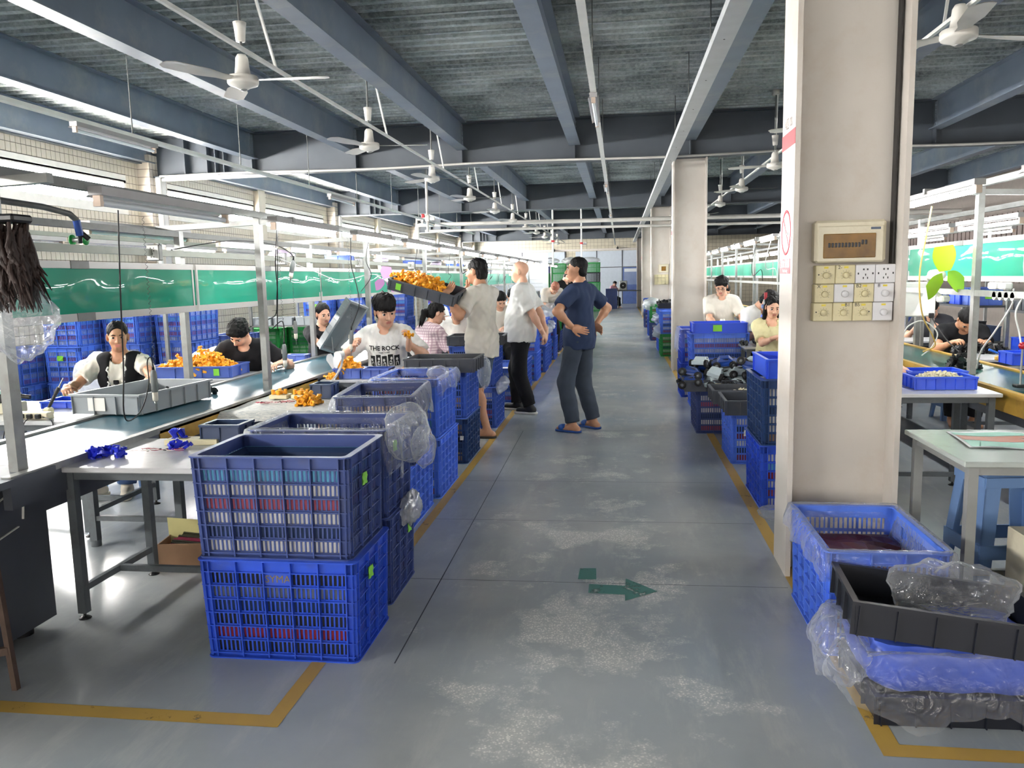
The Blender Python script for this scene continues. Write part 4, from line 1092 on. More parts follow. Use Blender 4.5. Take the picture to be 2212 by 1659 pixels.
    for p, k in ((('e', hp_(0, -.014, .034), E3, (.074*hs, .092*hs, .084*hs)), .03), (('e', hp_(0, .028, -.03), E3, (.061*hs, .066*hs, .082*hs)), .03), (('e', hp_(0, .040, -.078), E3, (.042*hs, .042*hs, .034*hs)), .03),
                 (('e', hp_(.038, .056, -.028), E3, (.026*hs,)*3), .02), (('e', hp_(-.038, .056, -.028), E3, (.026*hs,)*3), .02), (('c', hp_(-.034, .080, .022), hp_(.034, .080, .022), .011*hs, .011*hs), .012)): Hd.add(p, k*hs)
    for sd in (1, -1): Hd.sub(('e', hp_(sd*.031, .101, .004), E3, (.016*hs, .011*hs, .007*hs)), .010*hs)
    for p, k in ((('c', hp_(0, .090, .012), hp_(0, .112, -.028), .007*hs, .0125*hs), .012), (('e', hp_(.012, .098, -.032), E3, (.009*hs,)*3), .008), (('e', hp_(-.012, .098, -.032), E3, (.009*hs,)*3), .008),
                 (('c', hp_(-.019, .089, -.058), hp_(.019, .089, -.058), .006*hs, .006*hs), .006), (('c', hp_(-.015, .087, -.069), hp_(.015, .087, -.069), .007*hs, .007*hs), .006)): Hd.add(p, k*hs)
    for sd in (1, -1): Hd.add(('e', hp_(sd*.077, -.008, -.004), Hm@rotm((0, 0, 1), sd*.35), (.009*hs, .021*hs, .033*hs)), .008*hs)
    Hd.add(neck[1], .02*s); Hd.add(neck[0], .02*s)
    hv, hq = Hd.nets(); parts.append((hv, hq)); nbody = len(parts[0][0])
    # hands
    for A in arms:
        if A['hide']: continue
        d, n, W = A['d'], A['n'], A['W']; t = np.cross(d, n)*(-1 if A['sd'] > 0 else 1); cu = A['curl']; c_ = s
        G = Sdf(W-.05*c_+np.minimum(0, d*.2*c_)-.03*c_, W+.05*c_+np.maximum(0, d*.2*c_)+.05*c_, .0046*res)
        Rm = np.stack([d, t, n], 1)
        G.add(('e', W+d*.048*c_, Rm, (.054*c_, .041*c_, .0165*c_)), .012); G.add(('c', W-d*.05*c_, W+d*.015*c_, .026*c_*aw, .025*c_*aw), .02)
        for f, (off, ln) in enumerate(((.029, .074), (.0105, .082), (-.0085, .076), (-.027, .058))):
            p = W+(d*(.088-.004*abs(f-1))+t*off)*c_; dr = nrm(d+t*off*1.6); an = 0
            G.add(('c', p-dr*.03*c_, p, .010*c_, .0095*c_), .01)
            for sgi, (fr, am) in enumerate(((.46, .55), (.30, .85), (.24, .6))):
                an += am*cu*1.9*(1+.08*f); q = nrm(dr*math.cos(an)+n*math.sin(an)); p2 = p+q*ln*fr*c_
                G.add(('c', p, p2, (.0090-.0008*sgi)*c_, (.0084-.0009*sgi)*c_), .003); p = p2
        p = W+(d*.022+t*.032)*c_; q1 = nrm(d*.62+t*(.75-.5*cu)+n*(.25+.4*cu)); p2 = p+q1*.042*c_; q2 = nrm(d*.85+t*(.35-.45*cu)+n*(.2+.5*cu)); p3 = p2+q2*.034*c_
        G.add(('c', W+d*.02*c_, p, .014*c_, .015*c_), .012); G.add(('c', p, p2, .0125*c_, .0105*c_), .006); G.add(('c', p2, p3, .0105*c_, .0085*c_), .004)
        parts.append(G.nets())
    def mi(v, q):
        c = v[q[:, 0]]; L_ = (c-hc)@Hm/hs
        return ((np.abs(L_[:, 0]) < .0195) & (-L_[:, 1] > .086) & (L_[:, 2] < -.0545) & (L_[:, 2] > -.0735)).astype(int)
    bo = link('body', np_mesh('body', parts, [skin, M_lip], mi), o)
    # eyes and brows
    for sd in (1, -1):
        eb = MB(); M4 = Matrix([[*Hm[0], 0], [*Hm[1], 0], [*Hm[2], 0], [0, 0, 0, 1]])
        eb.lathe([(0, -.0125), (.008, -.0098), (.0118, -.004), (.0125, 0), (.0118, .004), (.008, .0098), (0, .0125)], n=10, axis='y')
        eb.m = [0]*len(eb.f); eb.xform(Matrix.Scale(hs, 4)); 
        iris = MB().lathe([(0, -.0131), (.005, -.0126), (.0075, -.0105), (.0085, -.0095)], n=10, axis='y').xform(Matrix.Scale(hs, 4))
        eb.add(iris.v, iris.f, 1, True); eb.xform(M4); c = hp_(sd*.031, .0775, .004); eb.xform(Matrix.Translation(c)); eb.build('eye', [M_eyew, M_eye], bo)
        bp_ = [hp_(sd*x, y, z) for x, y, z in ((.013, .093, .023), (.024, .0935, .0265), (.036, .090, .0265), (.047, .080, .021))]
        MB().tube(bp_, [.003*hs, .0042*hs, .004*hs, .002*hs], 6).build('eyebrow', hairm or M_hair, bo)
    # hair
    if hair != 'bald':
        Hh = Sdf(hc-V(.19, .19, .40 if hair in ('pony', 'long') else .19)*hs, hc+.17*hs, .0058*res)
        g = .0 if hair != 'crop' else -.005
        Hh.add(('e', hp_(0, -.018, .046), E3, ((.082+g)*hs, (.099+g)*hs, (.086+g)*hs)), .02); Hh.add(('e', hp_(0, -.05, -.025), E3, ((.071+g)*hs, (.055+g)*hs, (.062+g)*hs)), .03)
        if hair in ('fluffy', 'fringe'): Hh.add(('e', hp_(0, -.01, .068), E3, (.092*hs, .104*hs, .078*hs)), .02)
        Hh.noise(.0055*hs if hair != 'crop' else .002, 75/hs, 3, (1, 1, .5))
        up_ = .022 if hair in ('bun', 'pony', 'long') else 0.0
        Hh.sub(('e', hp_(0, .098, -.045+up_*.5), E3, (.085*hs, (.078+up_*.3)*hs, (.104+up_*.7)*hs)), .008*hs)
        for sd in (1, -1): Hh.sub(('e', hp_(sd*.095, .005, -.035), E3, (.045*hs, .036*hs, .055*hs)), .008*hs)
        if hair == 'fringe': Hh.add(('e', hp_(0, .058, .062), E3, (.070*hs, .042*hs, .036*hs)), .02); Hh.add(('e', hp_(.01, .088, .045), E3, (.05*hs, .016*hs, .022*hs)), .015); Hh.noise(.004*hs, 95/hs, 8, (1, 1, .4))
        if hair == 'fluffy': Hh.add(('e', hp_(-.02, .062, .082), E3, (.06*hs, .04*hs, .034*hs)), .02); Hh.noise(.004*hs, 90/hs, 5)
        if hair == 'pony':
            Hh.add(('c', hp_(0, -.10, .0), hp_(.01, -.135, -.03), .028*hs, .034*hs), .02); Hh.add(('c', hp_(.01, -.135, -.03), hp_(.02, -.12, -.20), .036*hs, .022*hs), .02); Hh.noise(.004*hs, 90/hs, 6, (1, 1, .2))
        if hair == 'bun': Hh.add(('e', hp_(0, -.115, .0), E3, (.042*hs, .036*hs, .042*hs)), .015)
        if hair == 'long':
            for sd in (1, -1): Hh.add(('c', hp_(sd*.066, -.02, .0), hp_(sd*.085, -.02, -.24), .030*hs, .024*hs), .02)
            Hh.add(('c', hp_(0, -.075, -.02), hp_(0, -.085, -.24), .06*hs, .045*hs), .03); Hh.noise(.004*hs, 90/hs, 6, (1, 1, .2))
        hvv, hqq = Hh.nets(); link('hair', np_mesh('hair', [(hvv, hqq)], [hairm or M_hair]), o)
    # shirt
    if shirt is not None:
        Sh = Sdf(np.minimum(lo, lo)-V(.07, .07, 0), hi+V(.07, .07, .02), .0095*res)
        hem = tp(0, 0, -shirt_len); hemn = T@V(0, 0, -1)
        i_ = .018*loose*s
        for p in torso[:4]: Sh.add(p, .06*s, cut=(hem, hemn), infl=i_)
        Sh.add(('e', tp(0, .008+.03*belly, -shirt_len+.06), T, ((.170*w+.010*loose)*s, (.122*w+.018*loose+.02*belly)*s, .42*s)), .06*s, cut=(hem, hemn), infl=.004)
        for p in torso[4:6]: Sh.add(p, .03*s, infl=.012*s)
        for p in torso[6:]: Sh.add(p, .05*s, cut=(hem, hemn), infl=i_)
        for A in arms:
            cp = A['S']*(1-sleeve)+A['E']*sleeve if sleeve <= 1 else A['E']*(2-sleeve)+A['W']*(sleeve-1); ax = A['E']-A['S'] if sleeve <= 1 else A['W']-A['E']
            e2 = A['S']+(A['E']-A['S'])*min(1, sleeve+.15)
            Sh.add(('c', A['S']+V(0, 0, .004), e2, (.070*aw+.004*loose)*s, (.058*aw+.014*loose)*s), .04*s, cut=(cp, ax) if sleeve <= 1 else None)
            if sleeve > 1: Sh.add(('c', A['E'], A['W'], .058*s, .045*s), .02*s, cut=(cp, ax))
        Sh.noise(.0058*fold*s, 34, 17+int(abs(loc[1])*10) % 50, (1, 1, .55))
        Sh.sub(('c', tp(0, -.004, .485-.02*collar), tp(0, .05, .62), (.060+.012*collar)*s*(.9 if female else 1), .08*s), .006)
        Sh.sub(('e', tp(0, .055, .475-.03*collar), T, ((.05+.02*collar)*s, .05*s, (.03+.035*collar)*s)), .006)
        so = link('shirt', np_mesh('shirt', [Sh.nets()], [shirt]), o); o_sh = so
    else: o_sh = None
    if vest is not None:
        Ve = Sdf(lo-V(.07, .07, 0), hi+V(.07, .07, .02), .0095*res)
        hem = tp(0, 0, -.08); hemn = T@V(0, 0, -1)
        for p in torso[:4]: Ve.add(p, .06*s, cut=(hem, hemn), infl=.031*s)
        for p in torso[6:]: Ve.add(p, .05*s, cut=(hem, hemn), infl=.031*s)
        Ve.sub(('c', tp(0, .17, .0), tp(0, .185, .30), .036*s, .06*s), .006); Ve.sub(('c', tp(0, .185, .30), tp(0, .10, .56), .06*s, .085*s), .008)
        for sd in (1, -1): Ve.sub(('c', tp(sd*.235, 0, .38), tp(sd*.29, 0, .50), .07*s, .10*s), .01)
        Ve.sub(('c', tp(0, -.02, .47), tp(0, 0, .60), .07*s, .09*s), .01)
        link('vest', np_mesh('vest', [Ve.nets()], [vest]), o)
    if pants is not None and legs:
        lp = [P0-V(.25, .25, 0)*s]; allz = [g[k] for g in lg for k in ('H', 'K', 'F')]
        Pn = Sdf(np.min(allz+[P0-V(.2, .2, 0)*s], 0)-V(.13, .13, .05)*s, np.max(allz+[P0+V(.2, .2, .1)*s], 0)+V(.13, .13, .06)*s, .0115*res)
        Pn.add(torso[0], .05*s, infl=.013*s); Pn.add(('e', tp(0, 0, .06), T, (.14*w*s, .108*w*s, .08*s)), .04, infl=.008)
        for g in lg:
            cf = g['K']+(g['F']-g['K'])*.97 if pleg >= 1 else g['H']+(g['K']-g['H'])*pleg
            ax = g['F']-g['K'] if pleg >= 1 else g['K']-g['H']
            Pn.add(('c', g['H'], g['K'], (.097*w)*s, .084*s), .03*s, cut=None if pleg >= 1 else (cf, ax))
            if pleg >= 1: Pn.add(('c', g['K'], g['F'], .088*s, .072*s), .03*s, cut=(cf, ax))
        Pn.noise(.0045*s, 20, 5, (1, 1, .7)); link('trousers' if pleg >= 1 else 'shorts', np_mesh('trousers', [Pn.nets()], [pants]), o)
    if shoes and legs:
        for g in lg:
            kind, m1, m2 = shoes; fd = g['d']; pd = np.array([-fd[1], fd[0], 0]); Rm = np.stack([fd, pd, V(0, 0, 1)], 1); zf = 0.0
            ct = g['F'].copy(); ct[2] = 0; cc = ct+fd*.06*s; base = g['F'][2]-.085*s
            Fs = Sdf(cc-.2*s, cc+.2*s+V(0, 0, .05), .006*res)
            if kind == 'sneaker':
                Fs.add(('c', ct-fd*.03*s+V(0, 0, .05*s+base), ct+fd*.14*s+V(0, 0, .035*s+base), .044*s, .036*s), .02); Fs.add(('c', ct+V(0, 0, .09*s+base), ct+V(0, 0, .05*s+base), .043*s, .045*s), .02, cut=(ct+V(0, 0, .11*s+base), V(0, 0, 1)))
                Fs.cutall(ct+V(0, 0, .024+base), V(0, 0, -1)); link('shoe', np_mesh('shoe', [Fs.nets()], [m1]), o)
            else:
                Fs.add(('e', cc+fd*.055*s+V(0, 0, .035*s+base), Rm, (.058*s, .048*s, .042*s)), .01); Fs.sub(('e', cc+fd*.05*s+V(0, 0, .03*s+base), Rm, (.09*s, .040*s, .030*s)), .004)
                Fs.cutall(ct+V(0, 0, .02+base), V(0, 0, -1)); link('slipper_strap', np_mesh('slipper_strap', [Fs.nets()], [m1]), o)
            So = Sdf(cc-.2*s, cc+.2*s, .006*res); So.add(('c', ct-fd*.045*s+V(0, 0, .012+base), ct+fd*.155*s+V(0, 0, .012+base), .047*s, .046*s), .01)
            So.cutall(ct+V(0, 0, base+.001), V(0, 0, -1)); So.cutall(ct+V(0, 0, base+(.027 if kind == 'sneaker' else .021)), V(0, 0, 1)); link('shoe_sole', np_mesh('shoe_sole', [So.nets()], [m2]), o)
    o_info = dict(o=o, tp=tp, T=T, hp=hp_, Hm=Hm, hs=hs, s=s, arms=arms, shirt=o_sh)
    return o_info
def on_shirt(info, me, cx, cz, mt, name, lift=.003):
    """lay a flat mesh (x right as seen, y up) onto the chest of the shirt"""
    so = info['shirt']; bv = BVHTree.FromPolygons([v.co[:] for v in so.data.vertices], [p.vertices[:] for p in so.data.polygons])
    T = info['T']; fwd = Vector(T@V(0, -1, 0))
    for v in me.vertices:
        p = Vector(info['tp']((v.co.x+cx)/info['s'], .4, (v.co.y+cz)/info['s']))
        hit = bv.ray_cast(p, -fwd)
        if hit[0] is not None: v.co = hit[0]+fwd*(lift+v.co.z)
        else: v.co = p-fwd*.25
    me.materials.clear(); me.materials.append(mt); me.update()
    return link(name, me, info['o'])
def subdiv_rect(w, h, nx=6, ny=6):
    b = MB(); b.grid([[(-w/2+w*i/nx, -h/2+h*j/ny, 0) for i in range(nx+1)] for j in range(ny+1)]); return b
# ================================================================== the people in the hall
def toL(loc, rz, w):
    d = Vector(w)-Vector(loc); return tuple(Matrix.Rotation(-rz, 3, 'Z') @ d)
C_white = cloth('white_cotton', (232, 231, 227)); C_cream = cloth('cream_cotton', (222, 216, 204)); C_navy = cloth('navy_cotton', (48, 60, 88), .08); C_black = cloth('black_cotton', (28, 28, 31))
C_jean = cloth('faded_charcoal_denim', (66, 74, 86), .12); C_short = cloth('slate_denim', (74, 88, 106), .12); C_bluejean = cloth('blue_denim', (62, 84, 124), .12)
C_pink = cloth('pink_cotton', (220, 160, 190)); C_yellow = cloth('pale_yellow_cotton', (222, 214, 168)); C_pink2 = cloth('light_pink_cotton', (226, 176, 196))
def plaid():
    m, nt, b = _principled('pink_plaid_cotton'); N = nt.nodes; L = nt.links
    tc = N.new('ShaderNodeTexCoord'); out = None; cols = [srgb(232, 214, 216), srgb(168, 130, 146), srgb(204, 170, 180)]
    fs = []
    for ax in ('X', 'Z'):
        wv = N.new('ShaderNodeTexWave'); wv.bands_direction = ax; wv.inputs['Scale'].default_value = 11; wv.inputs['Distortion'].default_value = .4; L.new(tc.outputs['Object'], wv.inputs['Vector'])
        r = N.new('ShaderNodeMapRange'); r.inputs[1].default_value = .55; r.inputs[2].default_value = .8; r.inputs[4].default_value = .6; L.new(wv.outputs['Fac'], r.inputs[0]); fs.append(r.outputs[0])
    prev = cols[0]
    for f in fs:
        mx = N.new('ShaderNodeMix'); mx.data_type = 'RGBA'; L.new(f, mx.inputs[0])
        if isinstance(prev, tuple): mx.inputs[6].default_value = prev
        else: L.new(prev, mx.inputs[6])
        mx.inputs[7].default_value = cols[1]; prev = mx.outputs[2]
    L.new(prev, b.inputs['Base Color']); b.inputs['Roughness'].default_value = .85; return m
M_slip = mat('blue_rubber_slipper', (34, 84, 160), .45, 0, .08); M_slip2 = mat('blue_rubber_sole', (28, 70, 140), .5, 0, .08)
M_shoeb = mat('black_knit_shoe', (26, 26, 30), .6, 0, .1); M_solew = mat('white_rubber_sole', (224, 220, 214), .5, 0, .05); M_sand = mat('dark_sandal', (48, 44, 42), .6, 0, .1); M_shoew = mat('beige_sneaker', (206, 198, 182), .6, 0, .06)
# standing man in navy
L3, Z3 = (-.40, 8.03, 0), -2.09
pn = person('standing man in navy shirt, hands on hips, blue slippers', L3, Z3, 1.715, lean=-.03, head=(.42, .03, 0), shirt=C_navy, sleeve=.72, shirt_len=.12, pants=C_jean, hair='crop', skin=M_skin2,
       shoes=('slipper', M_slip, M_slip2), build=1.0, collar=-.3, loose=.9,
       hands=dict(L=dict(l=(.215, .06, 1.06), e=(.9, -.15, 0), d=(-.25, .9, -.25), n=(-1, -.1, 0), curl=.18), R=dict(l=(-.215, .05, 1.05), e=(-.9, .25, 0), d=(.3, .9, -.35), n=(1, -.1, 0), curl=.18)),
       feet=dict(L=toL(L3, Z3, (-.47, 7.93, .086)), R=toL(L3, Z3, (-.27, 8.15, .086)), Ld=(.05, -1, 0), Rd=(-.25, -1, 0)))
# bald man
L2, Z2 = (-1.11, 9.12, 0), -1.75
pb = person('standing bald man in white shirt, hands clasped behind his back', L2, Z2, 1.715, lean=-.04, head=(.10, .08, 0), shirt=C_white, sleeve=.82, shirt_len=.13, pants=C_black, hair='bald', shoes=('sneaker', M_shoeb, M_solew), build=1.06, belly=.75, fold=1.0, collar=-.3, loose=1.7,
       hands=dict(L=dict(l=(.05, .27, .91), e=(.6, .6, 0), d=(-.6, .2, -.7), n=(0, -1, -.2), curl=.3), R=dict(l=(-.05, .29, .89), e=(-.6, .6, 0), d=(.5, .1, -.8), n=(0, -1, -.2), curl=.3)),
       feet=dict(L=toL(L2, Z2, (-1.02, 9.0, .086)), R=toL(L2, Z2, (-1.20, 9.28, .086)), Ld=(-.15, -1, 0), Rd=(-.2, -1, 0)))
for sd in (1, -1): MB().tube([pb['hp'](sd*.083, -.01, -.0), pb['hp'](sd*.082, .0, .03)], .0012).build('ear_fold', M_skin, pb['o'])
# man lifting the tray
L1, Z1 = (-1.33, 7.72, 0), -2.05
ps = person('standing man in cream shirt and shorts lifting a tray of orange parts', L1, Z1, 1.715, lean=.02, head=(.15, .02, 0), shirt=C_cream, sleeve=.78, shirt_len=.17, pants=C_short, pleg=.93, hair='short', skin=M_skin2, shoes=('slipper', M_sand, M_sand), build=.98, fold=1.3, collar=-.2, loose=1.3,
       hands=dict(L=dict(w=(-1.60, 7.335, 1.43), e=(.4, .3, -1), d=(-.80, -.1, .35), n=(-.1, .3, .9), curl=.22), R=dict(w=(-1.50, 7.80, 1.44), e=(-.3, .2, -1), d=(-.8, -.2, .4), n=(0, -.8, .5), curl=.35)),
       feet=dict(L=toL(L1, Z1, (-1.29, 7.62, .086)), R=toL(L1, Z1, (-1.46, 7.85, .086)), Ld=(.5, -1, 0), Rd=(-.1, -1, 0)))
# seated woman in the vest
LW, ZW = (-3.86, 5.78, 0), .28
pw = person('seated woman in black vest over a ruffled white blouse, facing the viewer', LW, ZW, 1.60, sit=True, pel=(0, 0, .555), lean=.06, head=(.28, .02, 0), shirt=C_cream, sleeve=.75, pants=C_bluejean, hair='bun', skin=M_skin2, shoes=('sneaker', M_shoew, M_shoew), build=1.08, female=True, vest=C_black, collar=.5,
       hands=dict(L=dict(w=(-3.32, 5.32, .86), d=(.2, -1, -.15), n=(0, 0, -1), curl=.4), R=dict(w=(-3.98, 5.28, .83), d=(.4, -1, -.1), n=(.3, 0, -1), curl=.45)))
ruf = MB()
for sd in (1, -1):
    pts = []
    for k in range(30):
        t = k/29; z = .04+.38*t; x = sd*(.040+.030*t+.008*math.sin(k*1.9)); pts.append(pw['tp'](x, .168+.005*math.cos(k*1.9)-.11*max(0, t-.6), z))
    ruf.tube(pts, .0075, 6)
ruf.build('ruffle', C_white, pw['o'])
MB().cbox(pw['tp'](0, .165, .30), (.04, .012, .03), bev=.004).cbox(pw['tp'](0, .163, .255), (.026, .012, .05), bev=.004).build('bow', C_black, pw['o'])
# man in black polo, head bowed
LP, ZP = (-3.50, 7.22, 0), .25
pp_ = person('seated man in black polo bowed over his work behind the orange parts', LP, ZP, 1.70, sit=True, pel=(0, .0, .56), lean=.42, head=(-.35, .45, .1), shirt=C_black, sleeve=.7, pants=C_black, hair='fluffy', build=1.05, collar=.25, res=1.15,
       hands=dict(L=dict(w=(-3.02, 6.86, .84), d=(-.6, -.8, -.1), n=(0, 0, -1), curl=.4), R=dict(w=(-3.62, 6.78, .83), d=(.6, -.8, -.1), n=(0, 0, -1), curl=.4)))
# woman in black printed tee
LB, ZB = (-3.27, 8.52, 0), .45
pbk = person('seated woman in black printed shirt reaching to the tilted rack', LB, ZB, 1.60, sit=True, pel=(0, 0, .60), lean=.12, head=(.35, .12, 0), shirt=C_black, sleeve=.8, pants=C_black, hair='bun', build=1.02, female=True, res=1.15, loose=1.4,
       hands=dict(R=dict(w=(-3.02, 8.02, .86), d=(1, -.2, -.1), n=(0, 0, -1), curl=.4, e=(-.8, -.2, -.6)), L=dict(w=(-2.80, 8.2, 1.22), d=(.7, -.3, .8), n=(-.6, -.5, 0), curl=.4, e=(.6, .4, -.5))))
M_prt = mat('white_shirt_print', (206, 206, 202), .8, 0, .1)
on_shirt(pbk, subdiv_rect(.055, .055).mesh('chest_print', M_prt), .035, .30, M_prt, 'chest_print')
on_shirt(pbk, text_mesh('LUCKY', .018), .035, .338, M_prt, 'lettering'); on_shirt(pbk, text_mesh('TODAY', .016), .035, .262, M_prt, 'lettering')
# young man in the white printed tee
LR, ZR = (-2.12, 7.18, 0), .08
pr = person('seated young man in white shirt printed with five portraits', LR, ZR, 1.74, sit=True, pel=(0, 0, .63), lean=.22, head=(.50, .12, 0), shirt=C_white, sleeve=.85, pants=C_black, hair='fringe', build=1.0, loose=1.7, fold=1.2, hscale=1.12, collar=-.1,
       hands=dict(R=dict(w=(-2.33, 6.80, .98), d=(.15, -.35, .25), n=(1, -.2, 0), curl=.75, e=(-.9, -.1, -.8)), L=dict(w=(-1.82, 6.78, 1.0), d=(.1, -.3, .6), n=(-.7, -.3, .2), curl=.5, e=(.8, 0, -.8))))
M_ink = mat('black_shirt_print', (26, 26, 28), .8, 0, 0)
on_shirt(pr, text_mesh('THE ROCK', .056, bold=.0012), .0, .355, M_ink, 'lettering'); on_shirt(pr, text_mesh('PACIFIC OCEAN', .013), .0, .317, M_ink, 'lettering'); on_shirt(pr, text_mesh('PARTY 1970', .018), .0, .158, M_ink, 'lettering')
for k in range(5):
    cx = -.108+.054*k
    on_shirt(pr, subdiv_rect(.044, .098, 4, 6).mesh('portrait_panel', M_ink), cx, .238+.012*(k % 2), M_ink, 'portrait_panel')
    fb = MB(); c_ = (.004*((k*3) % 5-2), .012)
    fb.add([(c_[0]+.010*math.cos(t*PI/5), c_[1]+.014*math.sin(t*PI/5), 0) for t in range(10)], [tuple(range(10))])
    fb.add([(-.012, -.044, 0), (.014, -.044, 0), (.012, -.012, 0), (.002, -.004, 0), (-.010, -.014, 0)], [(0, 1, 2, 3, 4)])
    on_shirt(pr, fb.mesh('portrait', M_prt), cx, .238+.012*(k % 2), M_prt, 'portrait', .0045)
# plaid woman from behind
pq = person('woman in pink plaid shirt with ponytail, seen from behind', (-2.04, 8.28, 0), 2.5, 1.60, sit=True, pel=(0, 0, .60), lean=.16, head=(-.35, .25, 0), shirt=plaid(), sleeve=.8, pants=C_black, hair='pony', build=1.02, female=True, loose=1.5, res=1.15,
       hands=dict(L=dict(l=(.14, -.36, .85), n=(0, 0, -1)), R=dict(l=(-.14, -.36, .85), n=(0, 0, -1))))
person('person in white shirt behind the raised tray, head hidden', (-1.98, 9.75, 0), .1, 1.66, sit=True, pel=(0, 0, .60), lean=.28, head=(.2, .5, 0), shirt=C_white, sleeve=.75, pants=C_black, hair='short', res=1.4, loose=1.3,
       hands=dict(R=dict(w=(-2.12, 9.4, .84), n=(0, 0, -1)), L=dict(w=(-1.85, 9.38, .85), n=(0, 0, -1))))
person('person in cream shirt seated behind the tray carrier', (-1.78, 11.75, 0), .3, 1.66, sit=True, pel=(0, 0, .66), lean=.25, head=(.1, .5, 0), shirt=C_cream, sleeve=.75, pants=C_black, hair='short', res=1.5, hands=dict(R=dict(w=(-1.95, 11.3, .84), n=(0, 0, -1)), L=dict(w=(-1.62, 11.3, .85), n=(0, 0, -1))))
person('person in white shirt seated farther along, half behind the bald man', (-1.75, 13.0, 0), .2, 1.66, sit=True, pel=(0, 0, .66), lean=.2, head=(.0, .4, 0), shirt=C_white, sleeve=.75, pants=C_black, hair='short', res=1.6, hands=dict(R=dict(w=(-1.95, 12.6, .84), n=(0, 0, -1)), L=dict(w=(-1.6, 12.6, .85), n=(0, 0, -1))))
for k, y in enumerate((15.6, 18.4)):
    person(('dark haired worker in white far along the left line', 'last worker in white along the left line')[k], (-3.6, y, 0), .1, 1.66, sit=True, lean=.2, head=(.1, .4, 0), shirt=C_white, pants=C_black, hair='short', res=1.8, hands=dict(R=dict(l=(-.14, -.4, .82)), L=dict(l=(.14, -.4, .82))))
# group at the far end of the left row
person('man with copper hair in cream shirt bending over a table', (-1.42, 16.35, 0), .35, 1.70, lean=.75, head=(0, .5, 0), shirt=C_cream, sleeve=.9, pants=C_black, hair='short', hairm=M_hairg, res=1.5, shoes=('sneaker', M_shoeb, M_solew), pel=(0, .05, .93), hands=dict(R=dict(l=(-.14, -.62, .93), n=(0, 0, -1)), L=dict(l=(.22, -.60, .92), n=(0, 0, -1))))
person('dark haired man in black behind the copper haired man', (-1.28, 17.6, 0), .95, 1.72, lean=.25, head=(.1, .45, 0), shirt=C_black, pants=C_black, hair='short', res=1.5, shoes=('sneaker', M_shoeb, M_solew), hands=dict(R=dict(l=(-.1, -.42, 1.05)), L=dict(l=(.12, -.42, 1.05))))
person('man in black jacket with white sleeve stripes bending, beside the green crate', (-1.02, 17.9, 0), -.4, 1.72, lean=.4, head=(.3, .6, 0), shirt=C_black, sleeve=1.6, pants=C_black, hair='short', res=1.5, shoes=('sneaker', M_shoeb, M_solew), hands=dict(R=dict(l=(-.16, -.5, .95)), L=dict(l=(.15, -.5, .95))))
person('small seated girl in pink at the far desk', (-.35, 39.3, 0), .7, 1.55, sit=True, pel=(0, 0, .62), lean=.2, head=(.2, .45, 0), shirt=C_pink2, pants=C_black, hair='bun', female=True, res=2.2, hands=dict(R=dict(l=(-.12, -.38, .9)), L=dict(l=(.12, -.38, .9))))
# right line
pg = person('seated man with glasses in cream shirt on the right line', (1.40, 11.45, 0), -.1, 1.72, sit=True, pel=(0, 0, .74), lean=.15, head=(-.15, .28, 0), shirt=C_cream, sleeve=.8, pants=C_black, hair='fluffy', res=1.35, loose=1.3, hands=dict(R=dict(w=(1.28, 11.0, .88), n=(0, 0, -1)), L=dict(w=(1.60, 11.0, .88), n=(0, 0, -1))))
gl = MB()
for sd in (1, -1): gl.tube([pg['hp'](sd*(.033+.021*math.cos(t*PI/6)), .101, .002+.016*math.sin(t*PI/6)) for t in range(13)], .0018, 5)
gl.tube([pg['hp'](-.012, .104, .004), pg['hp'](.012, .104, .004)], .0018, 5)
for sd in (1, -1): gl.tube([pg['hp'](sd*.054, .10, .004), pg['hp'](sd*.078, .0, .006)], .0018, 5)
gl.build('glasses', M_black, pg['o'])
px = person('seated man in white printed shirt bowed over the bench press', (1.52, 10.15, 0), .75, 1.72, sit=True, pel=(0, 0, .66), lean=.42, head=(.1, .55, 0), shirt=C_white, sleeve=.8, pants=C_black, hair='fluffy', res=1.3, loose=1.3, hands=dict(R=dict(w=(1.75, 9.72, .84), n=(0, 0, -1)), L=dict(w=(1.92, 9.88, .86), n=(0, 0, -1))))
on_shirt(px, text_mesh('Good Morning', .035), .0, .27, M_ink, 'lettering'); _m = mat('red_shirt_print', (170, 40, 50), .8); on_shirt(px, subdiv_rect(.14, .02).mesh('print_bar', _m), .0, .235, _m, 'print_bar')
person('seated woman in pale yellow shirt with long black hair', (1.62, 9.0, 0), -.05, 1.60, sit=True, pel=(0, 0, .575), lean=.08, head=(.15, .2, 0), shirt=C_yellow, sleeve=.8, pants=C_bluejean, hair='long', female=True, res=1.2, collar=.8, hands=dict(R=dict(w=(1.60, 8.58, .88), d=(.8, -.3, .2), n=(0, 0, -1)), L=dict(w=(1.74, 8.58, .87), d=(-.8, -.3, .2), n=(0, 0, -1))))
person('person in pink shirt half hidden behind the near column', (1.70, 7.72, 0), 2.0, 1.60, sit=True, pel=(0, 0, .56), lean=.1, head=(0, .2, 0), shirt=C_pink, sleeve=.6, pants=C_black, hair='short', female=True, res=1.4, hands=dict(R=dict(l=(-.16, -.35, .80)), L=dict(l=(.16, -.35, .80))))
person('dark haired worker behind the man with glasses', (1.72, 13.95, 0), .1, 1.66, sit=True, pel=(0, 0, .66), lean=.2, head=(0, .4, 0), shirt=C_black, pants=C_black, hair='short', res=1.8, hands=dict(R=dict(l=(-.14, -.4, .88)), L=dict(l=(.14, -.4, .88))))
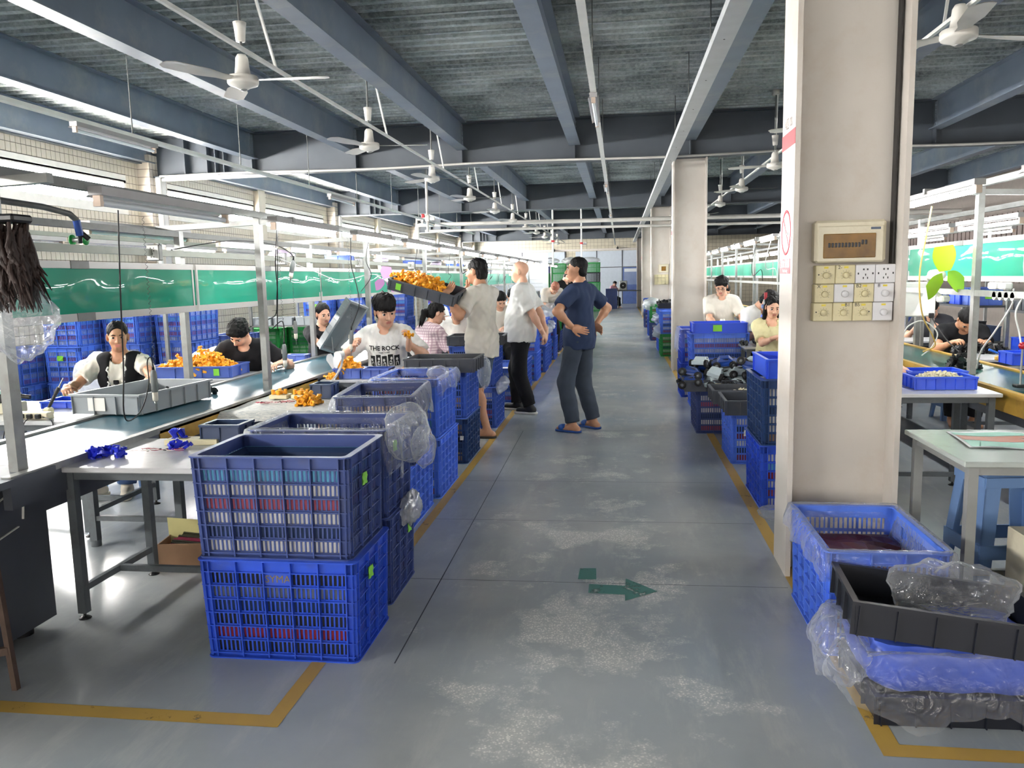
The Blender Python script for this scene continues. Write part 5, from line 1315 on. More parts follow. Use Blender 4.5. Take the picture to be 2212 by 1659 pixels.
person('worker in black bowed over parts across the right conveyor', (3.42, 8.75, 0), -.15, 1.66, sit=True, pel=(0, 0, .56), lean=.55, head=(0, .45, 0), shirt=C_black, pants=C_black, hair='short', skin=M_skin2, res=1.4, hands=dict(R=dict(w=(3.15, 8.15, .84), n=(.5, 0, -1), curl=.5), L=dict(w=(3.42, 8.1, .84), n=(-.5, 0, -1), curl=.5)))
person('worker behind the near column, only a hand in view beside the blue bin', (1.82, 6.62, 0), .0, 1.62, sit=True, pel=(0, 0, .55), lean=.15, head=(0, .2, 0), shirt=C_black, pants=C_black, hair='bun', female=True, res=1.4, hands=dict(R=dict(w=(1.68, 6.1, .82), n=(0, 0, -1)), L=dict(w=(2.0, 6.02, .84), d=(.2, -1, -.15), n=(-.2, 0, -1), curl=.4)))
# stools
M_stool = mat('blue_plastic_stool', (112, 146, 196), .4, 0, .06, 3)
def stool_proto():
    o = thing('plastic_stool', 'stool', 'stool')
    MB().cbox((0, 0, .445), (.30, .24, .03), bev=.012).build('seat', M_stool, o)
    for sx in (-1, 1):
        for sy in (-1, 1):
            b = MB(); t = Vector((sx*.13, sy*.10, .435)); f = Vector((sx*.17, sy*.14, 0))
            for d in ((-sx, 0), (0, -sy)):
                w = Vector((d[0]*.055, d[1]*.055, 0)); th = Vector((-sy*0 if d[0] else -sx*.006, -sy*.006 if d[0] else 0, 0))
                b.add([f, f+w*.8, t+w*1.1, t, f+th, f+w*.8+th, t+w*1.1+th, t+th], [(0, 1, 2, 3), (7, 6, 5, 4), (0, 4, 5, 1), (1, 5, 6, 2), (2, 6, 7, 3), (3, 7, 4, 0)])
            b.build('leg', M_stool, o)
    for sy in (-1, 1): MB().bar((-.155, sy*.125, .17), (.155, sy*.125, .17), .008, .05).build('cross_bar', M_stool, o); MB().bar((-.135, sy*.105, .41), (.135, sy*.105, .41), .008, .035).build('apron', M_stool, o)
    for sx in (-1, 1): MB().bar((sx*.155, -.125, .17), (sx*.155, .125, .17), .008, .05).build('cross_bar', M_stool, o); MB().bar((sx*.135, -.105, .41), (sx*.135, .105, .41), .008, .035).build('apron', M_stool, o)
    return o
ST = stool_proto(); ST.location = (1.83, 4.03, 0); ST['label'] = 'pale blue plastic stool under the right table by the column'; ST['group'] = 'plastic stools'; ST.scale = (1.25, 1.25, 1.36); ST.rotation_euler = (0, 0, .12)
for k, (x, y, zz, lab) in enumerate(((LW[0], LW[1], .46, 'of the seated woman in the vest'), (LP[0], LP[1], .46, 'of the man in black polo'), (LB[0], LB[1], .50, 'of the woman in black'), (LR[0], LR[1], .53, 'of the young man in printed white shirt'), (-2.04, 8.28, .50, 'of the plaid shirted woman'),
                             (-1.98, 9.75, .50, 'of the person behind the raised tray'), (-1.78, 11.75, .56, 'of the person behind the tray carrier'), (-1.75, 13.0, .56, 'behind the bald man'), (1.40, 11.45, .64, 'of the man with glasses'), (1.52, 10.15, .56, 'of the man at the bench press'), (1.62, 9.0, .475, 'of the woman in yellow'),
                             (1.70, 7.72, .46, 'of the person in pink'), (1.72, 13.95, .56, 'behind the man with glasses'), (3.42, 8.75, .46, 'across the right conveyor'), (1.82, 6.62, .45, 'behind the near column'), (-.35, 39.3, .52, 'at the far desk'), (-3.6, 15.6, .44, 'far along the left line'), (-3.6, 18.4, .44, 'last along the left line'))):
    c = copy_tree(ST, 'blue plastic stool '+lab, (x, y, 0), .1); c.scale = (1, 1, (zz-.02)/.46)
# ================================================================== fittings on the near column
CP = mat('ivory_switch_plate', (214, 204, 164), .35, 0, .05, 6, dirt=(190, 178, 138), dscale=14, damt=.4); CPW = mat('white_switch_plate', (218, 218, 222), .35, 0, .04)
M_ivory = mat('ivory_box_plastic', (216, 208, 184), .35, 0, .05, 5, dirt=(180, 166, 140), dscale=6, damt=.35)
M_amber = mat('smoked_amber_window', (122, 84, 16), .22, 0, .35, 9, spec=.3); M_yellowsticker = mat('yellow_sticker', (226, 206, 70), .5, 0, .05)
FRY = 4.235
bb = thing('breaker_box', 'ivory breaker box with smoked amber window on the near column', 'breaker box', (1.118, FRY, 1.692))
MB().cbox((0, -.04, 0), (.335, .078, .205), bev=.012).build('case', M_ivory, bb)
MB().cbox((0, -.078, -.012), (.31, .012, .175), bev=.006).build('cover', M_ivory, bb)
bw = MB().cbox((-.005, -.083, -.022), (.245, .008, .118), bev=.003).build('window', M_amber, bb)
for k in range(12): MB().cbox((-.10+.0155*k, -.0875, -.018+(.012 if k > 9 else 0)), (.011, .004, .022), bev=.002).build('breaker_switch', M_black, bw)
MB().cbox((.115, -.0845, .06), (.045, .003, .011)).build('badge', mat('grey_blue_badge', (84, 96, 116), .5), bb)
def plate(ix, iz, kind, txt=''):
    x = 1.011+.0945*ix-.004*iz; z = 1.532-.0925*iz
    nm = ('first', 'second', 'third', 'fourth')[ix]+' plate of the '+('top', 'middle', 'bottom')[iz]+' row'
    o = thing('socket_outlet' if kind == 's' else 'dimmer_switch', ('white socket outlet, ' if kind == 's' else ('white dimmer switch, ' if kind == 'w' else 'yellowed dimmer switch, '))+nm+' on the near column', 'socket' if kind == 's' else 'switch', (x, FRY, z), 0, 'wall plates on the near column')
    m = CP if kind == 'i' else CPW
    MB().cbox((0, -.025, 0), (.093, .05, .091), bev=.003).build('back_box', m, o); pl = MB().cbox((0, -.054, 0), (.0925, .008, .0905), bev=.003).build('plate', m, o)
    if kind == 's':
        for px_, pz, w_, h_ in ((-.009, .022, .007, .008), (.009, .022, .007, .008), (-.034, .002, .006, .009), (.034, .002, .006, .009), (0, -.004, .004, .010), (-.010, -.020, .004, .010), (.010, -.020, .004, .010)):
            MB().cbox((px_, -.0585, pz), (w_, .002, h_)).build('socket_slot', M_black, pl)
    else:
        MB().lathe([(0, -.022), (.012, -.022), (.0155, -.019), (.017, 0), (0, 0)] if kind == 'w' else [(0, -.016), (.013, -.016), (.0155, -.012), (.0165, 0), (0, 0)], (.003, -.058, -.004), 18, axis='y').build('knob', m, o)
        MB().cbox((.003, -.0585, .034), (.02, .001, .009)).build('sticker', M_yellowsticker, pl)
        if kind == 'i':
            for a in range(9):
                t = -.7+a*(PI+1.4)/8
                MB().bar((.003+.021*math.cos(t), -.0583, -.004+.021*math.sin(t)), (.003+.026*math.cos(t), -.0583, -.004+.026*math.sin(t)), .0016, .0012).build('dial_mark', M_steelgrey, pl)
            if (ix, iz) in ((0, 0), (0, 2), (2, 2)): MB().cyl((-.032 if ix == 0 else .03, -.0580, .0), (-.032 if ix == 0 else .03, -.0592, .0), .0035, n=8).build('screw_hole', M_black, pl)
    if txt: text_obj(txt, .024, M_black, o, Matrix.Translation((.022 if txt == 'B1' else -.026, -.0588, .034)) @ Euler((PI/2, 0, 0)).to_matrix().to_4x4(), .0003)
for iz, row in enumerate((('i', 'i', 's', 's'), ('i', 'w', 'i', 'w'), ('i', 'i', 'i', 'w'))):
    for ix, kd in enumerate(row): plate(ix, iz, kd, {(1, 0): '2-', (2, 1): 'B2', (3, 1): '8', (1, 2): 'B1', (2, 2): 'B5', (0, 1): 'X'}.get((ix, iz), ''))
M_signw = mat('white_sign_paper', (232, 232, 236), .35, 0, .03); M_red = mat('red_print', (198, 38, 56), .45, 0, .04)
FXL = .835
def on_flange(y, z): return Matrix.Translation((FXL-.0035, y, z)) @ Euler((PI/2, 0, -PI/2)).to_matrix().to_4x4()
sg = thing('warning_sign', 'white no smoking sign with red ring on the near column flange', 'sign', (0, 0, 0))
MB().box(FXL-.0025, FXL-.0005, 4.115, 4.395, 1.535, 1.855).build('sign_sheet', M_signw, sg)
rg = MB(); rg.lathe([(.098, -.001), (.112, -.001), (.112, .001), (.098, .001), (.098, -.001)], n=36); rg.bar((-.07, .07, 0), (.07, -.07, 0), .014, .002); rg.xform(on_flange(4.25, 1.745)); rg.build('prohibition_ring', M_red, sg)
cg = MB().cbox((-.0, .0, .0), (.10, .016, .001)).cbox((.03, .03, 0), (.012, .03, .001)); cg.xform(on_flange(4.25, 1.74)); cg.build('cigarette_print', M_black, sg)
MB().box(FXL-.0040, FXL-.0027, 4.13, 4.385, 1.54, 1.615).build('red_panel', M_red, sg)
text_obj('禁止吸烟', .052, M_signw, sg, on_flange(4.255, 1.590) @ Matrix.Translation((0, 0, .0008)), .0003); text_obj('No Smoking', .024, M_signw, sg, on_flange(4.255, 1.555) @ Matrix.Translation((0, 0, .0008)), .0003)
text_obj('A区 03', .06, mat('grey_print', (150, 140, 140), .6), COLS[0], Matrix.Translation((-1.1, -4.25, 0)) @ on_flange(4.25, 2.275), .0003)
cb = thing('cable_duct', 'dark cable duct running up inside the near column', 'duct', (1.318, 4.20, 0)); MB().box(.004, .012, -.02, .03, 1.58, ZD-.7).build('duct', mat('dark_duct', (48, 46, 46), .6), cb)
for y, lab in ((22.25, 'third'),):
    o = thing('breaker_box', 'small ivory breaker box on the %s column' % lab, 'breaker box', (1.18, y-.03, 1.72)); MB().cbox((0, 0, 0), (.26, .06, .22), bev=.01).build('case', M_ivory, o); MB().cbox((0, -.032, -.01), (.12, .006, .12)).build('window', M_amber, o)
    o = thing('switch_panel', 'yellowed panel of switch plates on the %s column' % lab, 'switch', (1.12, y-.03, 1.42))
    for i in range(4):
        for j in range(3): MB().cbox((-.14+.094*i, 0, -.09+.09*j), (.09, .04, .086), bev=.003).build('plate', CP, o)
# ================================================================== trays and bins
def tray_me(L_, W_, H_, m, ribs=(5, 3), name='tray_body'):
    b = MB(); t = .004; k = .94
    def ring(pts):
        b.grid(pts, 0, False, True)
    def R(hx, hy, z): return [(-hx, -hy, z), (hx, -hy, z), (hx, hy, z), (-hx, hy, z)]
    hx, hy = L_/2, W_/2
    ring([R(hx*k, hy*k, 0), R(hx-.012, hy-.012, H_-.012), R(hx, hy, H_-.012), R(hx, hy, H_), R(hx-.022, hy-.022, H_), R(hx*k-.008, hy*k-.008, .006)])
    b.add(R(hx*k-.008, hy*k-.008, .006), [(0, 1, 2, 3)]); b.add(R(hx*k, hy*k, 0), [(3, 2, 1, 0)])
    for s in (-1, 1):
        for i in range(ribs[0]+1):
            x = -hx*.92+hx*1.84*i/ribs[0]; b.add([(x-.002, s*hy*k, 0), (x+.002, s*hy*k, 0), (x+.002, s*(hy-.004), 0.0), (x-.002, s*(hy-.004), 0.0), (x-.002, s*(hy-.014), H_-.012), (x+.002, s*(hy-.014), H_-.012), (x+.002, s*(hy-.002), H_-.012), (x-.002, s*(hy-.002), H_-.012)],
                                                  [(0, 1, 2, 3), (4, 5, 6, 7), (0, 1, 5, 4), (2, 3, 7, 6), (1, 2, 6, 5), (3, 0, 4, 7)])
        for i in range(ribs[1]+1):
            y = -hy*.92+hy*1.84*i/ribs[1]; b.add([(s*hx*k, y-.002, 0), (s*hx*k, y+.002, 0), (s*(hx-.004), y+.002, 0.0), (s*(hx-.004), y-.002, 0.0), (s*(hx-.014), y-.002, H_-.012), (s*(hx-.014), y+.002, H_-.012), (s*(hx-.002), y+.002, H_-.012), (s*(hx-.002), y-.002, H_-.012)],
                                                  [(0, 1, 2, 3), (4, 5, 6, 7), (0, 1, 5, 4), (2, 3, 7, 6), (1, 2, 6, 5), (3, 0, 4, 7)])
    return b.mesh(name, m)
M_gtray = mat('light_grey_tray', (150, 156, 160), .4, 0, .06, 6); M_ctray = mat('charcoal_tray', (72, 76, 84), .42, 0, .1, 6, dirt=(96, 96, 98), dscale=9, damt=.35); M_btray = mat('black_tray', (22, 25, 36), .38, 0, .1, 6); M_bbin = mat('blue_bin_plastic', (42, 82, 216), .35, 0, .06, 4); M_bbin2 = mat('dull_blue_bin_plastic', (78, 104, 186), .38, 0, .07, 4); M_dkbin = mat('dark_blue_bin_plastic', (44, 62, 94), .4, 0, .08, 4)
def tray(label, L_, W_, H_, m, loc, rot=0.0, ribs=(5, 3), name='parts_tray', cat='tray', notes=()):
    o = thing(name, label, cat, loc, rot); link('tray_body', tray_me(L_, W_, H_, m, ribs), o)
    for side, u, w_, h_, mm in notes:
        b = MB().cbox((0, 0, 0), (w_, .002, h_))
        b.xform(Matrix.Translation((u, -W_/2*.97-.002, H_*.5)) if side == 'f' else Matrix.Translation((L_/2*.97+.002, u, H_*.5)) @ Euler((0, 0, PI/2)).to_matrix().to_4x4())
        b.build('paper_label', mm, o)
    return o
tray('light grey tray of black motors before the seated woman', .50, .78, .125, M_gtray, (-3.10, 4.86, .772), -.08, (3, 5), notes=(('f', -.06, .12, .08, M_tapew),))
tray('blue tray heaped with orange parts before the man in black polo', .78, .42, .10, M_bbin2, (-3.72, 6.66, .748), .08, (3, 2), notes=(('f', .25, .05, .06, M_note),))
tray('charcoal tray lifted up by the man in cream shirt', .66, .42, .105, M_ctray, (-1.80, 7.42, 1.415), (0.16, .27, -.05), (5, 3), notes=(('f', -.22, .05, .06, M_note),))
tray('charcoal tray of screws and scraps on the fifth left stack', .60, .47, .115, M_ctray, (-1.47, 6.62, .79), .0, (5, 4))
tray('grey tray on the stack behind the sandalled man', .60, .45, .10, M_gtray if False else M_ctray, (-1.50, 8.40, .862), .05, (5, 3))
tray('upper grey tray tilted on the right row crate', .60, .42, .12, M_ctray, (1.08, 7.12, .445), (.0, .0, .0), (5, 3))
tray('lower charcoal tray with film inside, right row', .56, .40, .12, M_ctray, (1.10, 6.66, .435), (.05, .0, .02), (5, 3))
tray('grey tray heaped with toy cars on the navy crate', .60, .44, .11, M_ctray, (.90, 7.95, .435), (0, 0, .02), (3, 3), notes=(('f', .0, .09, .05, mat('tan_label', (196, 186, 150), .6)),))
tray('charcoal tray of toy cars behind the first one', .52, .42, .10, M_ctray, (1.36, 7.55, .435), (0, .0, .1), (3, 3))
for nm, x, y, z in (('black part tray on the stack beyond the bald man', -1.45, 12.25, .862), ('dark tray of black parts beyond the second column', 1.0, 17.0, .862)): tray(nm, .58, .42, .11, M_btray, (x, y, z), PI/2)
tray('blue bin on top of the right stack behind the near column', .56, .46, .13, M_bbin, (1.165, 5.60, .862), PI/2, (1, 1), 'plastic_bin', 'bin')
tray('blue bin with green note on the stack before the second column', .62, .44, .12, M_bbin, (1.15, 9.72, .862), 0.0, (1, 1), 'plastic_bin', 'bin', notes=(('f', -.03, .10, .075, M_note),))
tray('front blue bin full of small beige parts on the right table', .40, .26, .085, M_bbin, (2.14, 5.72, .752), .0, (6, 3), 'plastic_bin', 'bin')
tray('rear empty blue bin behind the beige parts', .38, .26, .09, M_bbin, (2.20, 6.0, .752), .0, (6, 3), 'plastic_bin', 'bin')
tray('blue bin with green label across the right conveyor', .36, .25, .10, M_bbin, (3.30, 7.0, .765), .0, (3, 2), 'plastic_bin', 'bin', notes=(('f', -.03, .07, .07, M_note),))
tray('left dull blue bin holding orange parts before the young man', .24, .20, .085, M_bbin2, (-2.27, 6.52, .742), .0, (3, 2), 'plastic_bin', 'bin')
tray('right dull blue bin, empty, before the young man', .24, .20, .085, M_bbin2, (-2.02, 6.50, .742), .0, (3, 2), 'plastic_bin', 'bin')
tray('small dark bin of orange scraps on the young man\'s table', .14, .14, .06, M_dkbin, (-1.86, 6.56, .742), .0, (2, 2), 'plastic_bin', 'bin')
tray('dark blue bin under the newspaper table edge', .16, .16, .10, M_dkbin, (-2.06, 5.36, .748), .0, (2, 2), 'plastic_bin', 'bin')
tray('dark blue bin on the front table behind the crate stack', .22, .18, .10, M_dkbin, (-2.02, 3.86, .742), .0, (2, 2), 'plastic_bin', 'bin')
tray('blue parts bin before the woman in black', .22, .16, .07, M_bbin2, (-3.32, 7.93, .742), .0, (2, 2), 'plastic_bin', 'bin')
tray('grey tray behind the man in black polo', .50, .36, .12, M_gtray, (-4.08, 8.05, .742), .0, (3, 2))
_x = Vector((.58, 0, .81)); _z = Vector((.70, -.58, -.50)).normalized(); _z = (_z-_x*_z.dot(_x)).normalized(); _y = _z.cross(_x)
tray('grey tray held up on edge by the woman in black', .58, .26, .09, M_gtray, (-2.78, 7.75, 1.13), tuple(Matrix((_x, _y, _z)).transposed().to_euler()), (7, 1))
tray('lower black tray on the floor in the right foreground', .62, .44, .11, M_btray, (1.16, 2.93, 0), .03, (5, 3))
tray('upper black tray tipped on the wrapped bundle, right foreground', .66, .46, .12, M_btray, (1.12, 2.92, .275), (-.05, .09, -.10), (5, 3))
# ================================================================== heaps: orange parts, motors, toy cars, beige parts
M_orange = mat('orange_plastic', (255, 172, 44), .35, 0, .12, 30)
def orange_me(v):
    b = MB(); R = random.Random(v)
    n = 10
    b.lathe([(.011, -.009), (.021, -.009), (.021, .011), (.011, .011), (.011, -.009)], n=n)
    for k in range(4):
        t = k*PI/2+.3; d = Vector((math.cos(t), math.sin(t), 0)); q = Vector((-math.sin(t), math.cos(t), 0))
        b.bar(d*.017, d*.034+Vector((0, 0, .004)), .015, .012); b.cyl(d*.034+Vector((0, 0, -.009)), d*.034+Vector((0, 0, .018)), .0105, n=8)
    if v % 2: b.bar((-.02, -.03, .0), (.02, -.032, .018), .008, .02)
    return b.mesh('orange_part', M_orange)
OR = [orange_me(k) for k in range(3)]
def heap(name, cat, meshes, n, cx, cy, z0, rx, ry, hh, label, group, seed, tilt=None, sc=1.0, build=None):
    R = random.Random(seed); out = []
    T = Euler(tilt).to_matrix() if tilt else Matrix.Identity(3)
    for k in range(n):
        a = R.uniform(0, 2*PI); r = math.sqrt(R.uniform(0, 1))
        lx, ly = rx*r*math.cos(a), ry*r*math.sin(a); top = hh*(1-r**2)
        lz = R.uniform(.25, 1.0)*top+.012*sc
        p = T @ Vector((lx, ly, lz))+Vector((cx, cy, z0))
        o = link(name, meshes[k % len(meshes)], None, p, (R.uniform(0, 6), R.uniform(0, 6), R.uniform(0, 6)))
        s_ = sc*R.uniform(.95, 1.25); o.scale = (s_,)*3
        tag(o, label, cat, group); out.append(o)
    return out
heap('orange_part', 'part', OR, 110, -3.72, 6.66, .79, .34, .17, .17, 'orange plastic part in the heap on the blue tray', 'orange parts on the blue tray', 1)
heap('orange_part', 'part', OR, 60, -1.86, 7.42, 1.50, .27, .15, .10, 'orange plastic part on the lifted charcoal tray', 'orange parts on the lifted tray', 2, (.16, .27, -.05))
heap('orange_part', 'part', OR, 18, -2.27, 6.52, .79, .09, .07, .10, 'orange plastic part in the blue bin before the young man', 'orange parts in the small blue bin', 3)
heap('orange_part', 'part', OR, 9, -2.02, 5.02, .75, .10, .07, .05, 'loose orange plastic part on the newspaper table', 'orange parts on the newspaper table', 4)
heap('orange_part', 'part', OR, 7, -1.42, 6.66, .80, .2, .12, .02, 'orange scrap in the charcoal tray of screws', 'orange scraps in the charcoal tray', 5, sc=.6)
heap('orange_part', 'part', OR, 5, -2.38, 6.42, .745, .06, .03, .02, 'orange part lying left of the young man\'s bins', 'orange parts by the bins', 6, sc=.8)
heap('orange_part', 'part', OR, 8, -1.45, 12.25, .92, .18, .12, .05, 'orange part in the black tray beyond the bald man', 'orange parts beyond the bald man', 7)
heap('orange_part', 'part', OR, 4, -1.86, 6.56, .77, .04, .04, .03, 'orange scrap in the small dark bin', 'orange scraps in the small bin', 8, sc=.7)
_o = link('orange_part', OR[0], None, (-1.795, 6.70, 1.085), (.5, .3, .2)); tag(_o, 'orange part held up in the young man\'s left hand', 'part')
M_mot = mat('black_motor_plastic', (26, 27, 30), .3, 0, .1); 
mo = MB(); mo.cyl((-.022, 0, 0), (.022, 0, 0), .016, n=10).cyl((.022, 0, 0), (.034, 0, 0), .006, n=8).bar((-.01, .016, 0), (.01, .016, 0), .01, .02); MOT = [mo.mesh('motor_part', M_mot)]
heap('motor_part', 'part', MOT, 18, -3.05, 5.0, .785, .15, .22, .04, 'black motor in the light grey tray', 'black motors in the grey tray', 11)
heap('motor_part', 'part', MOT, 14, -3.05, 5.42, .77, .14, .06, .05, 'black motor on the belt edge behind the grey tray', 'black motors behind the grey tray', 12)
heap('motor_part', 'part', MOT, 22, 1.55, 9.25, .745, .22, .10, .05, 'black part on the bowed man\'s table', 'black parts on the right table', 13, sc=1.2)
heap('motor_part', 'part', MOT, 16, 1.78, 8.2, .725, .10, .08, .06, 'black part on the table of the woman in yellow', 'black parts before the woman in yellow', 14, sc=1.1)
heap('motor_part', 'part', MOT, 24, 2.74, 6.85, .755, .13, .10, .09, 'black and copper part on the green belt', 'parts on the green belt', 15, sc=1.3)
heap('motor_part', 'part', MOT, 26, 3.35, 8.0, .765, .25, .12, .07, 'black part across the right conveyor', 'parts across the right conveyor', 16, sc=1.3)
heap('motor_part', 'part', MOT, 20, 1.0, 17.0, .92, .22, .16, .10, 'black part heaped on the tray beyond the second column', 'black parts beyond the second column', 17, sc=2.0)
heap('motor_part', 'part', MOT, 12, 1.5, 10.75, .765, .14, .06, .05, 'black part before the man with glasses', 'black parts before the man with glasses', 18, sc=1.3)
bg_ = MB(); bg_.cyl((-.008, 0, 0), (.008, 0, 0), .006, n=6).bar((0, .004, 0), (0, .014, 0), .004, .004); BEI = [bg_.mesh('beige_part', mat('beige_plastic', (222, 214, 182), .4, 0, .08))]
heap('beige_part', 'part', BEI, 130, 2.14, 5.72, .80, .15, .09, .045, 'tiny beige part in the front blue bin', 'beige parts in the blue bin', 19, sc=1.3)
heap('beige_part', 'part', BEI, 40, 1.12, 7.12, .46, .2, .14, .06, 'small beige part in the upper grey tray', 'beige parts in the grey tray', 20, sc=2.2)
# toy cars
M_carw = mat('pale_blue_white_car_shell', (206, 220, 224), .3, 0, .04); M_carb = mat('blue_car_shell', (34, 70, 150), .3, 0, .06); M_tyre = mat('black_tyre', (24, 24, 26), .6, 0, .1); M_hubc = mat('grey_wheel_hub', (130, 134, 138), .3, .4, .05)
def car_proto(m):
    o = thing('toy_car', 'toy car', 'toy car')
    b = MB(); P = [(-.10, .02), (-.105, .05), (-.06, .058), (-.035, .088), (.035, .088), (.065, .06), (.10, .052), (.105, .02)]
    for w0, w1 in ((.05, .05),):
        n = len(P)
        b.add([(x, -w0*(1 if z < .06 else .8), z) for x, z in P]+[(x, w0*(1 if z < .06 else .8), z) for x, z in P], [tuple(range(n-1, -1, -1)), tuple(range(n, 2*n))]+[(k, (k+1) % n, n+(k+1) % n, n+k) for k in range(n)])
    b.build('car_shell', m, o)
    MB().cbox((.0, 0, .074), (.062, .083, .016), bev=.004).build('windows', M_black, o); MB().cbox((0, 0, .02), (.17, .07, .014), bev=.003).build('chassis', M_black, o)
    for sx in (-1, 1):
        for sy in (-1, 1):
            wo = MB().lathe([(.016, -.013), (.030, -.013), (.033, -.008), (.033, .008), (.030, .013), (.016, .013), (.016, -.013)], n=16, axis='y').build('wheel', M_tyre, o, (sx*.066, sy*.062, .03))
            MB().lathe([(0, -.010), (.015, -.009), (.0165, -.004), (.0165, .004), (.015, .009), (0, .010)], n=10, axis='y').build('hub_cap', M_hubc, wo)
    return o
CARS = [car_proto(M_carw), car_proto(M_carb)]; CARU = [False, False]
R_ = random.Random(5)
car_spots = []
for j, (yy, zz, n) in enumerate(((7.80, .475, 3), (8.02, .475, 3), (7.85, .56, 3), (8.02, .57, 2), (7.92, .65, 2))):
    for i in range(n): car_spots.append((.90+(i-(n-1)/2)*.215+R_.uniform(-.01, .01), yy, zz, 'front heap'))
for i in range(5): car_spots.append((1.26+.17*(i % 2), 7.48+.16*(i//2), .47+.09*(i//2), 'rear heap'))
car_spots += [(1.22, 7.66, .66, 'rear heap'), (1.36, 7.72, .72, 'rear heap')]
for q in CARS: q.scale = (1.18, 1.18, 1.18)
for k, (x, y, z, hp2) in enumerate(car_spots):
    i = 0 if k % 3 else 1
    flip = R_.choice((0, 0, PI, .4, -.5)); rot = (flip+R_.uniform(-.2, .2), R_.uniform(-.25, .25), R_.uniform(-.5, .5)+(PI/2 if k % 4 == 3 else 0)); z2 = z+(.085 if abs(flip) == PI else 0)
    lab = ('pale ' if i == 0 else 'blue ')+'toy car, '+ORD[k % 12]+' in the '+hp2+(', upper part' if k > 11 else '')+' on the right row trays'
    if not CARU[i]: CARU[i] = True; o = CARS[i]; o.location = (x, y, z2); o.rotation_euler = rot; o['label'] = lab; o['group'] = 'toy cars in the right row trays'
    else: copy_tree(CARS[i], lab, (x, y, z2), rot, 'toy cars in the right row trays')
# blue clips, jigs, wires on the tables
M_bclip = mat('ultramarine_plastic', (34, 48, 196), .3, 0, .1)
cl = MB(); cl.bar((-.025, 0, 0), (.025, 0, 0), .018, .012).cyl((-.02, .012, -.006), (-.02, .012, .012), .007, n=7).cyl((.02, -.012, -.006), (.02, -.012, .012), .007, n=7); CLI = [cl.mesh('blue_clip', M_bclip)]
heap('blue_clip', 'clip', CLI, 16, -2.44, 3.47, .745, .085, .045, .03, 'ultramarine plastic clip in the small pile on the front table', 'blue clips on the front table', 21)
heap('blue_clip', 'clip', CLI, 5, -2.26, 3.80, .775, .05, .02, .012, 'ultramarine clip on the cream jig', 'blue clips on the cream jig', 22)
heap('blue_clip', 'clip', CLI, 6, -2.17, 3.66, .745, .045, .02, .02, 'ultramarine clip before the cream jig', 'blue clips before the cream jig', 23)
heap('blue_clip', 'clip', CLI, 12, -3.50, 7.90, .745, .12, .05, .03, 'ultramarine clip on the table of the woman in black', 'blue clips before the woman in black', 24)
heap('blue_clip', 'clip', CLI, 14, -1.75, 15.9, .78, .12, .10, .10, 'ultramarine part on the far table by the copper haired man', 'blue parts on the far table', 25, sc=1.8)
M_jig = mat('cream_jig_block', (226, 216, 178), .45, 0, .05)
def jig(label, x, y, z, w=.22, d=.10, rz=0.0):
    o = thing('assembly_jig', label, 'jig', (x, y, z), rz); MB().cbox((0, 0, .014), (w, d, .028), bev=.003).build('block', M_jig, o)
    for k in (-1, 1): MB().cbox((k*w*.25, 0, .0285), (w*.28, d*.45, .003), bev=.001).build('recess', mat('jig_recess', (150, 140, 110), .6), o)
    return o
jig('cream jig block with blue clips on the front table', -2.17, 3.80, .741, .28, .10, .05); jig('left cream jig block with orange part on the newspaper table', -2.36, 5.30, .75, .13, .10); jig('right cream jig block with orange part on the newspaper table', -2.20, 5.30, .75, .13, .10); jig('cream jig block before the woman in black', -3.42, 7.86, .741, .16, .08)
for x, lab in ((-2.36, 'left'), (-2.20, 'right')): _o = link('orange_part', OR[0], None, (x, 5.28, .792)); _o.scale = (1.25,)*3; tag(_o, 'orange part seated on the %s jig block' % lab, 'part')
M_wr = mat('red_wire', (170, 40, 66), .5); M_wp = mat('pale_wire', (224, 196, 196), .5)
def wires(label, x, y, z, rx, ry, n, seed, group=None):
    R = random.Random(seed)
    for k in range(n):
        a = R.uniform(-.5, .5)+R.choice((0, PI)); L_ = R.uniform(.05, .11); cx, cy = x+R.uniform(-rx, rx), y+R.uniform(-ry, ry); pts = []
        for i in range(7):
            t = (i/6-.5)*L_; pts.append((cx+t*math.cos(a)+.008*math.sin(i*1.3+k), cy+t*math.sin(a)+.008*math.cos(i*1.1+k), z+.003+.004*abs(math.sin(i+k))))
        o = thing('wire_lead', label, 'wire', (0, 0, 0), 0, group or label); MB().tube(pts, .0013, 5).build('wire', M_wr if k % 3 else M_wp, o); MB().cbox(pts[-1], (.008, .006, .005)).build('plug', M_tapew if k % 2 else M_black, o)
wires('red wire lead with plug lying on the front table', -2.26, 3.62, .742, .09, .03, 9, 1); wires('red wire lead on the newspaper table', -2.30, 5.08, .752, .11, .05, 22, 2); wires('red wire lead on the young man\'s table', -2.42, 6.62, .742, .06, .10, 20, 3)
wires('red wire lead on the charcoal tray of screws', -1.50, 6.66, .80, .14, .1, 8, 4)
